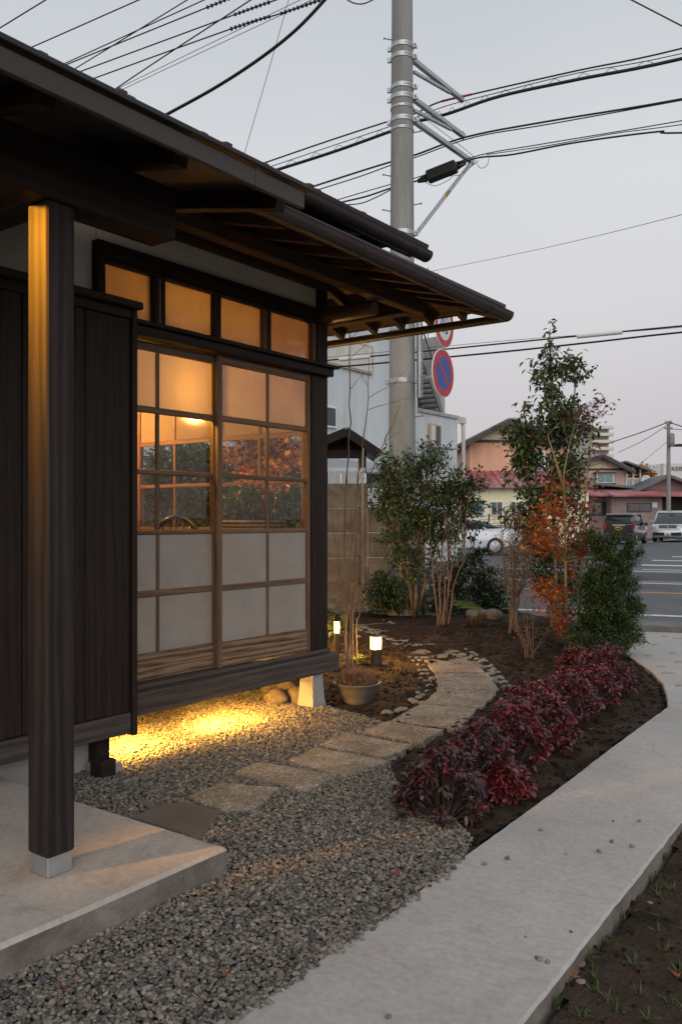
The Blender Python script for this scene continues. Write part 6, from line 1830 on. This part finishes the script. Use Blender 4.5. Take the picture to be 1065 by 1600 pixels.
# --- houses across the road
def win(parent, x0, x1, z0, z1, y, fm, gm, n=2, rail=True):
    w = MB().box(x0, x1, y - .06, y + .02, z0, z1, .01).build('window', fm, parent); t = (z1 - z0) * .08
    for i in range(n):
        p = x0 + t + (x1 - x0 - 2 * t) * i / n; q = x0 + t + (x1 - x0 - 2 * t) * (i + 1) / n
        MB().box(p + t * .3, q - t * .3, y - .075, y - .061, z0 + t, z1 - t, .004).build('pane', gm, w)
    return w
M['peach'] = surf('peach_cladding', (0.675, 0.365, 0.243), (0.810, 0.459, 0.311), 1.0, 0.8, bstr=0.05, vs=(1, 1, .2), stain=(0.567, 0.324, 0.216))
M['cream'] = surf('cream_cladding', (0.820, 0.702, 0.459), (0.820, 0.810, 0.567), 1.0, 0.8, bstr=0.05, vs=(1, 1, .2))
M['red_roof'] = surf('red_roof', (0.36, 0.075, 0.08), (0.48, 0.13, 0.135), 1.2, 0.55, 0.1, stain=(0.45, 0.32, 0.32), stain_scale=0.6)
M['tile'] = surf('grey_tile', (0.101, 0.101, 0.108), (0.176, 0.176, 0.182), 3, 0.6)
M['pink'] = surf('pink_cladding', (0.540, 0.358, 0.324), (0.648, 0.446, 0.405), 1.0, 0.8, bstr=0.05)
M['mauve'] = surf('mauve_wall', (0.257, 0.189, 0.176), (0.351, 0.263, 0.243), 1.5, 0.85)
M['teal_glass'] = plain('teal_glass', (0.10, 0.17, 0.18), 0.15, 0, 0.6)
M['brown_trim'] = plain('brown_trim', (0.07, 0.05, 0.045), 0.6)
def gable_house(name, label, d, wx0, wx1, eave_y, apex, base_y, wall_m, gable_m, roof_m, depth=7, over=14):
    k = PX(d); h = frame(name, label, 'house', d, 'houses across the road')
    x0, x1 = k.x(wx0), k.x(wx1); ze = k.z(eave_y); ax, az = k.x(apex[0]), k.z(apex[1])
    MB().box(x0, x1, 0, depth, 0, ze, .02).build('wall', wall_m, h)
    MB().xprism([(x0, ze + .01), (x1, ze + .01), (ax, az - .15)], 0.01, depth - .01, ((0, 0, 0), (1, 0, 0), (0, 0, 1), (0, 1, 0))).build('gable', gable_m, h)
    for (xe, sgn) in ((x0, -1), (x1, 1)):
        o = over * d / F; sl = (az - ze) / (ax - xe)
        p = np.array([xe + sgn * o, depth / 2, ze - abs(sl) * o + .06]); q = np.array([ax, depth / 2, az])
        rf = MB().beam(q, p, depth + 1.6, .16).build('roof', roof_m, h)
        MB().beam(q - [0, depth / 2 + .82, .12], p - [0, depth / 2 + .82, .12], .06, .22).build('bargeboard', M['brown_trim'], rf)
    MB().box(x0 - .02, x1 + .02, -.03, 0, ze - .08, ze + .06).build('trim', M['brown_trim'], h)
    return h, k
h, k = gable_house('peach_house', 'two-storey peach clad house with cream gable and red lean-to roof', 42, 733, 882, 689, (791, 658), 848, M['peach'], M['cream'], M['tile'])
# red lean-to
y0 = -2.6
x0, x1 = k.x(706), k.x(905)
rf = MB().beam(((x0 + x1) / 2, 0.0, k.z(737)), ((x0 + x1) / 2, y0 - .4, k.z(762, -2.6)), x1 - x0, .08).build('lean_to_roof', M['red_roof'], h)
for i in range(18):
    x = x0 + (x1 - x0) * (i + .5) / 18
    MB().beam((x, 0.0, k.z(737) + .06), (x, y0 - .4, k.z(762, -2.6) + .06), .05, .06).build('roof_seam', M['red_roof'], rf)
MB().box(x0 + .3, x1 - .3, y0, -.02, 0, k.z(763, -2.6)).build('lean_to_wall', M['cream'], h)
for i in range(40):
    x = x0 + .4 + (x1 - x0 - .8) * i / 39
    MB().box(x - .02, x + .02, y0 - .012, y0 - .001, 0.2, k.z(764, -2.6), .002).build('batten', M['cream'], h)
kk = PX(39.4)
win(h, kk.x(731), kk.x(757), kk.z(807), kk.z(781), y0, M['white_metal'], M['teal_glass'], 1)
win(h, kk.x(765), kk.x(786), kk.z(806), kk.z(783), y0, M['white_metal'], M['dark_glass'])
win(h, kk.x(796), kk.x(815), kk.z(806), kk.z(783), y0, M['white_metal'], M['dark_glass'])
win(h, k.x(804), k.x(852), k.z(737), k.z(704), 0, M['white_metal'], M['teal_glass'])
MB().box(k.x(780), k.x(790), -.03, .02, k.z(676), k.z(672)).build('gable_vent', M['brown_trim'], h)
# block wall with mesh fence before it
k = PX(36); bwall = frame('block_wall', 'grey concrete block wall with dark mesh fence below the peach house', 'wall', 36)
for r_ in range(5):
    for i in range(10):
        x = k.x(690) + (i + (r_ % 2) * .5) * .4
        MB().box(x + .006, x + .394, 0, .12, r_ * .2 + .004 - (.1 if r_ == 0 else 0), r_ * .2 + .196, .006).build('block', M['found'], bwall)
for px_ in (700, 763, 826):
    MB().box(k.x(px_) - .03, k.x(px_) + .03, -.1, -.04, 0, k.z(803)).build('fence_post', M['brown_trim'], bwall)
for y in (806, 812, 818, 824, 830):
    MB().box(k.x(695), k.x(830), -.075, -.065, k.z(y) - .008, k.z(y) + .008, .001).build('fence_wire', M['brown_trim'], bwall)

h, k = gable_house('pink_house', 'two-storey dusty pink house with bay window and white balcony', 60, 880, 976, 733, (936, 711), 842, M['pink'], M['cream'], M['tile'], 9, 10)
w = win(h, k.x(929), k.x(956), k.z(755), k.z(740), -.35, M['white_metal'], M['teal_glass'])
MB().box(k.x(927), k.x(958), -.5, 0, k.z(757), k.z(755.2)).build('window_sill', M['brown_trim'], h)
MB().box(k.x(926), k.x(959), -.6, 0, k.z(739.8), k.z(738)).build('window_hood', M['brown_trim'], h)
MB().box(k.x(976), k.x(1002), 0, 3, k.z(767), k.z(764)).build('balcony_floor', M['white_metal'], h)
MB().box(k.x(976), k.x(1001), -.05, 0, k.z(748.5), k.z(747)).build('balcony_rail', M['white_metal'], h)
for i in range(13):
    x = k.x(977) + i * .085 * 1.0 * (k.x(1001) - k.x(977)) / (12 * .085)
    MB().box(x - .02, x + .02, -.05, 0, k.z(764), k.z(748.4), .003).build('baluster', M['white_metal'], h)
MB().beam((k.x(972), 1.5, k.z(722)), (k.x(1012), 1.5, k.z(736)), 4.5, .12).build('balcony_roof', M['tile'], h)
for x in (978, 989, 1000): MB().box(k.x(x) - .05, k.x(x) + .05, -.02, .08, k.z(764), k.z(729)).build('balcony_post', M['white_metal'], h)
MB().box(k.x(977), k.x(1000), 2.9, 3, k.z(764), k.z(728)).build('balcony_back', M['brown_trim'], h)
ds = MB().lathe([(.02, 0), (.22, -.03), (.32, -.09), (.33, -.08), (.2, .01)], 18, (k.x(1006), -.3, k.z(750)), 'y').build('satellite_dish', M['white_metal'], h, smooth=True)
# tiled low roof and red awnings at its foot
MB().beam((k.x(885), -1.5, k.z(756)), (k.x(968), -1.5, k.z(764)), 3, .15).build('lower_roof', M['tile'], h)
MB().box(k.x(885), k.x(962), -2.8, -.03, 0, k.z(768)).build('lower_wall', M['mauve'], h)
MB().beam(((k.x(895) + k.x(970)) / 2, -2.7, k.z(768)), ((k.x(895) + k.x(970)) / 2, -4.2, k.z(777)), k.x(970) - k.x(895), .1).build('red_awning', M['red_roof'], h)
win(h, k.x(900), k.x(940), k.z(806), k.z(785), -2.8, M['brown_trim'], M['dark_glass'])

k = PX(56); lh = frame('low_house', 'low mauve house with red roof edge and dark grey gable behind parked cars', 'house', 56, 'houses across the road')
MB().box(k.x(955), k.x(1034), 0, 8, 0, k.z(772), .02).build('wall', M['mauve'], lh)
MB().box(k.x(1034), k.x(1140), 2.0, 8, 0, k.z(772), .02).build('recessed_wall', M['brown_trim'], lh)
MB().box(k.x(1100), k.x(1160), 0, 8, 0, k.z(772), .02).build('wall', M['mauve'], lh)
MB().beam(((k.x(950) + k.x(1165)) / 2, 1.6, k.z(765)), ((k.x(950) + k.x(1165)) / 2, -.9, k.z(775)), k.x(1165) - k.x(950), .12).build('red_roof', M['red_roof'], lh)
ax, az, x0, x1, ze = k.x(1052), k.z(742), k.x(1000), k.x(1130), k.z(768)
MB().xprism([(x0, ze), (x1, ze), (ax, az - .1)], 1.6, 8, ((0, 0, 0), (1, 0, 0), (0, 0, 1), (0, 1, 0))).build('gable', M['mauve'], lh)
for xe, zz_ in ((x0 - .4, ze - .1), (x1 + .4, ze - .3)):
    MB().beam((ax, 4.5, az), (xe, 4.5, zz_), 7.6, .18).build('gable_roof', M['tile'], lh)
win(lh, k.x(979), k.x(1017), k.z(800), k.z(786), 0, M['brown_trim'], M['dark_glass'])
MB().box(k.x(1018), k.x(1026), -.06, .01, k.z(793), k.z(785)).build('wall_box', M['white_metal'], lh)

# --- far buildings
M['far_cream'] = surf('far_cream', (0.58, 0.54, 0.48), (0.66, 0.62, 0.56), .3, 0.8)
M['far_shadow'] = plain('painted_recess_shade', (0.30, 0.26, 0.23), .8)  # flat tone standing in for shade on the tower
k = PX(180); tw = frame('apartment_tower', 'distant cream apartment tower with stacked balconies above the rooftops', 'building', 180)
MB().box(k.x(922), k.x(951), 0, 15, 0, k.z(667)).build('wall', M['far_cream'], tw)
for i in range(13):
    z = k.z(667) - i * 1.47 * 1.0
    MB().box(k.x(923), k.x(956), -1.3, -.02, z - .5, z + .12, .02).build('balcony', M['far_cream'], tw)
    MB().box(k.x(924), k.x(949), -.05, -.01, z - 1.3, z - .55, .02).build('recess_shade', M['far_shadow'], tw)  # dark strip on the wall, painted shade below each balcony
k = PX(150); kb = frame('office_block', 'distant pale office block with large blue lettering and a glazed corner', 'building', 150)
MB().box(k.x(1036), k.x(1200), 0, 20, 0, k.z(724)).build('wall', M['far_cream'], kb)
M['far_glass'] = surf('far_glass', (0.34, 0.38, 0.37), (0.46, 0.48, 0.45), .4, 0.25)
MB().box(k.x(1012), k.x(1035.8), .5, 20, 0, k.z(726)).build('glazed_corner', M['far_glass'], kb)
for i in range(5): MB().box(k.x(1012) + i * .65, k.x(1012) + i * .65 + .09, .4, .499, 0, k.z(726), .005).build('mullion', M['white_metal'], kb)
M['lit_room'] = emit('lit_room', (1.0, .72, .38), 1.3)
MB().box(k.x(1020), k.x(1034), .38, .45, k.z(748), k.z(744.5)).build('lit_window', M['lit_room'], kb)
M['far_blue'] = plain('letter_blue', (.05, .07, .22), .6)
me = text_mesh('KEISEI', 0.98, .05); me.materials.append(M['far_blue'])
o = link('lettering', me, kb, (k.x(1061), -.08, k.z(732.5))); o.rotation_euler = (R(90), 0, 0); o.scale = (1.12, 1, 1)
# yellow tree
d = 75; bt = at(1003, 812, d); bt[2] = 0
woody('ginkgo_tree', 'distant golden yellow tree between the pink balcony and the office block', 'tree', bt, [[bt, bt + [0, 0, 3.5]]], [(1003, 745, 11, 10, d, 1), (1008, 756, 8, 10, d, .7), (994, 742, 6, 6, d, .4)], 70, 14, .34, .3, [(.50, .26, .03), (.42, .20, .02)], M['leaf'], M['bark'], .12, .35, br=.04)

# --- far pole with wires
k = PX(52); fp = frame('far_pole', 'slim distant utility pole standing behind the silver van', 'pole', 52)
MB().lathe([(.15, 0), (.10, k.z(658))], 12, (k.x(1044), 0, 0)).build('shaft', M['pole'], fp, smooth=True, angle=40)
for y in (661, 669): MB().box(k.x(1038), k.x(1050), -.06, .06, k.z(y) - .05, k.z(y) + .05).build('crossarm', M['steel_dull'], fp)
MB().lathe([(.16, -.4), (.18, -.35), (.18, .3), (.12, .4)], 12, (k.x(1046), -.25, k.z(688))).build('transformer', M['steel_dull'], fp, smooth=True, angle=40)
for x in (1040, 1048): MB().lathe([(.03, 0), (.07, .06), (.07, .12), (.03, .2)], 8, (k.x(x), 0, k.z(661) + .05)).build('insulator', M['white_metal'], fp, smooth=True)
G4 = 'wires of the distant pole'
for pts, r_, lab in (([(1042, 660, 52), (1000, 676, 56), (955, 691, 60), (930, 700, 64)], .03, 'upper wire slanting left from the distant pole'), ([(1042, 664, 52), (1005, 688, 56), (965, 707, 60)], .018, 'lower wire slanting left from the distant pole'), ([(1046, 660, 52), (1058, 664, 51), (1090, 674, 50)], .03, 'upper wire leaving the distant pole to the right'), ([(1046, 670, 52), (1090, 672, 50)], .02, 'level wire leaving the distant pole to the right'), ([(1042, 690, 52), (1015, 712, 58), (985, 735, 64)], .012, 'thin lowest wire slanting left from the distant pole')):
    cable(pts, r_, lab, G4)
# television aerial on a far roof
k = PX(40); ta = frame('roof_aerial', 'thin television aerial behind the eave tip', 'aerial', 40)
MB().tube([(k.x(668), 0, 0), (k.x(668), 0, k.z(418))], .025, 6).build('mast', M['steel_dull'], ta)
MB().tube([(k.x(655), 0, k.z(428)), (k.x(684), 0, k.z(427))], .018, 5).build('boom', M['steel_dull'], ta)
for x in (657, 662, 667, 672, 677, 682): MB().tube([(k.x(x), -.3, k.z(431)), (k.x(x), .3, k.z(424))], .012, 5).build('element', M['steel_dull'], ta)
# street lamp reaching in from the right
k = PX(30); sl_ = frame('street_lamp', 'dark flat street lamp head on an arm at the right road side', 'street lamp', 30)
MB().tube([(k.x(1105), 0, 0), (k.x(1105), 0, k.z(698)), (k.x(1098), 0, k.z(695))], .06, 10).build('mast', M['steel_dull'], sl_, smooth=True)
MB().tube([(k.x(1104), 0, k.z(697)), (k.x(1074), 0, k.z(696))], .035, 8).build('arm', M['steel_dull'], sl_, smooth=True)
MB().box(k.x(1055), k.x(1076), -.14, .14, k.z(697.5), k.z(694)).build('head', M['rubber'], sl_)

# --- vehicles (own frame: x forward, y left, z up)
M['tyre'] = plain('tyre', (.015, .015, .016), .8)
M['rim'] = plain('alloy', (.45, .45, .46), .3, .6)
M['car_glass'] = plain('car_glass', (.025, .03, .033), .06, 0, .7)
def paint(name, c, metal=.2):
    m, n, l, out = newmat(name); v = coords(n, l, (1, 1, 1))
    col = ramp(n, l, noise(n, l, v, 2.0, 3), [(.3, tuple(x * .93 for x in c)), (.7, c)])
    p = principled(n, l, out, col, .3, metal, .5); p.inputs['Coat Weight'].default_value = .7; p.inputs['Coat Roughness'].default_value = .06
    return m
M['lens_red'] = plain('red_lens', (.42, .02, .02), .15); M['lens_clear'] = plain('clear_lens', (.62, .64, .66), .12, .2)
M['plate_y'] = plain('yellow_plate', (.62, .34, .02), .5); M['plate_w'] = plain('white_plate', (.70, .70, .68), .5); M['plate_g'] = plain('plate_green', (.03, .14, .07), .5)
def loft(st, m, parent, name, close=True):
    """st: list of closed sections of equal length"""
    n = len(st[0]); mb = MB(); V = np.concatenate([np.array(s, float) for s in st])
    fs = [(i * n + k, i * n + (k + 1) % n, (i + 1) * n + (k + 1) % n, (i + 1) * n + k) for i in range(len(st) - 1) for k in range(n)]
    fs += [tuple(range(n))[::-1], tuple((len(st) - 1) * n + k for k in range(n))]
    return mb.add(V, fs).build(name, m, parent, smooth=True, angle=38)
def sec(x, zb, zt, w, wt, r=.35):
    """cross section at x: bottom zb, top zt, half width w at waist, wt at top"""
    h = zt - zb
    P = [(w * .86, zb), (w * .97, zb + h * .10), (w, zb + h * .35), (w * .995, zb + h * .60), (w * .5 + wt * .5, zb + h * .86), (wt * .96, zb + h * .97), (wt * .8, zt)]
    return [(x, y, z) for y, z in P] + [(x, -y, z) for y, z in P[::-1]]
def vehicle(name, label, depth, px, heading, L, W, H, wb, wr, belt, body, glass_p, roofline, paint_m, detail, group='parked vehicles', gpy=None):
    p = at(px, HY, depth); p[2] = 0.004
    c = local(thing(name, label, 'car', p, group)); c.rotation_euler = (0, 0, heading)
    loft([sec(x, zb, zt, W / 2 * fw, W / 2 * ft) for x, zb, zt, fw, ft in body], paint_m, c, 'body')
    loft([sec(x, zb, zt, W / 2 * fw, W / 2 * ft) for x, zb, zt, fw, ft in glass_p], M['car_glass'], c, 'window_glass')
    loft([sec(x, zb, zt, W / 2 * fw, W / 2 * ft) for x, zb, zt, fw, ft in roofline], paint_m, c, 'roof')
    for sx in (-1, 1):
        for sy in (-1, 1):
            x = sx * wb / 2; y = sy * (W / 2 - .10)
            MB().lathe([(wr + .055, -.06), (wr + .055, .102)], 24, (x, y, wr), 'y').build('wheel_arch', M['tyre'], c, smooth=True, angle=40) if False else None
            w = MB().lathe([(wr * .6, -.1), (wr * .93, -.1), (wr, -.07), (wr, .07), (wr * .93, .105), (wr * .66, .11), (wr * .62, .08)], 26, (x, y + (0.0), wr), 'y')
            if sy < 0:
                w = MB().lathe([(wr * .6, .1), (wr * .93, .1), (wr, .07), (wr, -.07), (wr * .93, -.105), (wr * .66, -.11), (wr * .62, -.08)], 26, (x, y, wr), 'y')
            wo = w.build('wheel', M['tyre'], c, smooth=True, angle=40)
            MB().lathe([(.03, sy * .10), (wr * .2, sy * .10), (wr * .62, sy * .085)], 20, (x, y, wr), 'y').build('rim', M['rim'], wo, smooth=True, angle=30)
            for q in range(5):
                a = q * 1.2566 + .3
                MB().beam((x + wr * .12 * math.cos(a), y + sy * .104, wr + wr * .12 * math.sin(a)), (x + wr * .58 * math.cos(a), y + sy * .098, wr + wr * .58 * math.sin(a)), .02, wr * .16, up=(0, 1, 0)).build('spoke', M['rim'], wo)
    detail(c)
    return c
cam_ang = math.atan2(FW[1], FW[0])      # heading of the view
black = paint('black_paint', (.028, .020, .026)); silver = paint('silver_paint', (.46, .48, .50), .5); white = paint('white_paint', (.66, .67, .69), .1)
def wagon_detail(c):
    L = 3.4; xr = -L / 2
    for s in (-1, 1):
        MB().box(xr - .02, xr + .06, s * .70 - .07, s * .70 + .05, .78, 1.04, .02).build('taillight', M['lens_red'], c)
        MB().box(L / 2 - .10, L / 2 + .01, s * .58 - .12, s * .58 + .10, .66, .84, .03).build('headlight', M['lens_clear'], c)
        MB().box(.55, .72, s * .76, s * .93, .93, 1.08, .03).build('mirror', black, c)
        for x in (-1.50, -.52, .45):      # pillars
            MB().beam((x, s * .722, .95), (x + (.06 if x < 0 else -.22), s * .63, 1.46), .03, .07, up=(0, 1, 0)).build('pillar', black, c)
        for x in (-.1, .3): MB().box(x - .3, x - .18, s * .745, s * .757, .84, .87, .003).build('door_handle', M['rim'], c)
    MB().box(xr - .06, xr + .1, -.69, .69, .27, .56, .05).build('rear_bumper', black, c)
    MB().box(xr - .035, xr + .0, -.30, .30, .90, .98, .01).build('tailgate_trim', M['rim'], c)
    MB().box(xr - .045, xr - .01, -.165, .165, .70, .865, .005).build('number_plate', M['plate_y'], c)
    g = MB().box(xr - .048, xr - .0455, -.12, .12, .745, .81, .001).build('plate_digits', M['black_mark'], c)
    MB().tube([(-.9, 0, 1.52), (-1.05, 0, 1.70)], .008, 5).build('aerial', M['rubber'], c)
hd = cam_ang - R(30)
vehicle('black_hatchback', 'small boxy black hatchback with yellow number plate parked across the road', 43.5, 978, hd, 3.4, 1.48, 1.52, 2.4, .29, .93,
        [(-1.70, .30, .95, .90, .88), (-1.66, .22, .97, .97, .94), (-1.2, .18, .97, 1.0, .96), (.6, .18, .96, 1.0, .96), (1.15, .18, .92, .98, .92), (1.55, .22, .82, .94, .84), (1.69, .30, .72, .86, .76)],
        [(-1.665, .94, 1.0, .92, .90), (-1.62, .94, 1.36, .94, .84), (-1.52, .94, 1.465, .955, .84), (.1, .94, 1.47, .96, .84), (.62, .94, 1.12, .95, .88), (.98, .93, .96, .93, .90)],
        [(-1.68, 1.40, 1.46, .84, .80), (-1.55, 1.40, 1.52, .87, .80), (-.6, 1.43, 1.53, .87, .80), (.05, 1.43, 1.51, .86, .80), (.22, 1.40, 1.44, .83, .80)], black, wagon_detail)
def van_detail(c):
    L = 4.5; xf = L / 2
    for s in (-1, 1):
        MB().box(xf - .28, xf - .04, s * .66 - .17, s * .66 + .13, .74, .96, .05).build('headlight', M['lens_clear'], c)
        MB().box(xf - .06, xf + .06, s * .60 - .16, s * .60 + .10, .36, .54, .03).build('fog_lamp', M['car_glass'], c)
        MB().box(.80, .98, s * .87, s * 1.06, 1.02, 1.20, .03).build('mirror', silver, c)
        for x, dx in ((-2.0, .1), (-.95, .04), (.1, 0.0)):
            MB().beam((x, s * .835, 1.02), (x + dx, s * .72, 1.66), .03, .08, up=(0, 1, 0)).build('pillar', silver, c)
        MB().beam((1.42, s * .80, 1.02), (.52, s * .70, 1.66), .05, .09, up=(0, 1, 0)).build('pillar', silver, c)
    MB().box(xf - .10, xf - .005, -.46, .46, .72, .92, .03).build('grille', M['lamp_body'], c)
    for z in (.765, .815, .865): MB().box(xf - .02, xf + .004, -.44, .44, z - .008, z + .008, .003).build('grille_bar', M['rim'], c)
    MB().lathe([(.02, 0), (.05, 0), (.05, .012)], 14, (xf + .0, 0, .82), 'x').build('badge', M['rim'], c)
    MB().box(xf - .02, xf + .05, -.58, .58, .36, .52, .03).build('bumper_intake', M['rubber'], c)
    MB().box(xf + .045, xf + .062, -.165, .165, .37, .535, .004).build('number_plate', M['plate_w'], c)
    MB().box(xf + .062, xf + .065, -.12, .12, .40, .455, .001).build('plate_digits', M['plate_g'], c)
hv = cam_ang + R(180) - R(27)
vehicle('silver_minivan', 'silver minivan facing the road beside the black hatchback', 48.5, 1050, hv, 4.5, 1.72, 1.72, 2.7, .31, 1.0,
        [(-2.25, .35, 1.02, .90, .86), (-2.15, .24, 1.04, .97, .94), (-1.2, .20, 1.04, 1.0, .97), (.9, .20, 1.02, 1.0, .96), (1.6, .20, 1.0, .98, .90), (2.05, .22, .95, .94, .84), (2.22, .26, .86, .88, .76), (2.26, .32, .66, .84, .74)],
        [(-2.22, 1.0, 1.3, .90, .84), (-2.1, 1.0, 1.62, .955, .82), (-1.0, 1.0, 1.66, .965, .82), (.45, 1.0, 1.66, .96, .82), (1.05, 1.0, 1.34, .95, .83), (1.55, .98, 1.03, .92, .82)],
        [(-2.2, 1.58, 1.66, .84, .78), (-1.8, 1.60, 1.72, .86, .78), (-.5, 1.62, 1.73, .86, .78), (.4, 1.62, 1.71, .85, .78), (.62, 1.58, 1.62, .82, .78)], silver, van_detail)
def coupe_detail(c):
    for s in (-1, 1):
        MB().box(-2.13, -1.95, s * .62 - .16, s * .62 + .12, .62, .78, .03).build('taillight', M['lens_red'], c)
        MB().beam((-.95, s * .76, .88), (-.35, s * .60, 1.24), .03, .10, up=(0, 1, 0)).build('pillar', white, c)
        MB().box(.65, .82, s * .80, s * .96, .86, .98, .03).build('mirror', white, c)
    MB().box(-2.17, -2.08, -.17, .17, .50, .66, .005).build('number_plate', M['plate_w'], c)
hc = cam_ang + R(90) + R(8)
vehicle('white_coupe', 'white coupe parked behind the garden shrubs below the peach house', 30, 708, hc, 4.2, 1.72, 1.28, 2.45, .31, .86,
        [(-2.12, .40, .78, .82, .74), (-2.02, .28, .88, .92, .80), (-1.6, .22, .94, .99, .84), (-1.0, .20, .94, 1.0, .88), (.5, .20, .90, .99, .90), (1.3, .20, .84, .97, .84), (1.9, .24, .72, .90, .76), (2.1, .32, .58, .80, .66)],
        [(-1.55, .86, .93, .80, .70), (-1.0, .86, 1.12, .88, .72), (-.4, .86, 1.24, .92, .70), (.2, .86, 1.24, .93, .70), (.7, .86, 1.06, .92, .78), (1.1, .84, .90, .90, .80)],
        [(-1.1, 1.08, 1.14, .72, .62), (-.5, 1.20, 1.27, .74, .62), (.15, 1.20, 1.27, .74, .62), (.35, 1.17, 1.21, .71, .62)], white, coupe_detail)
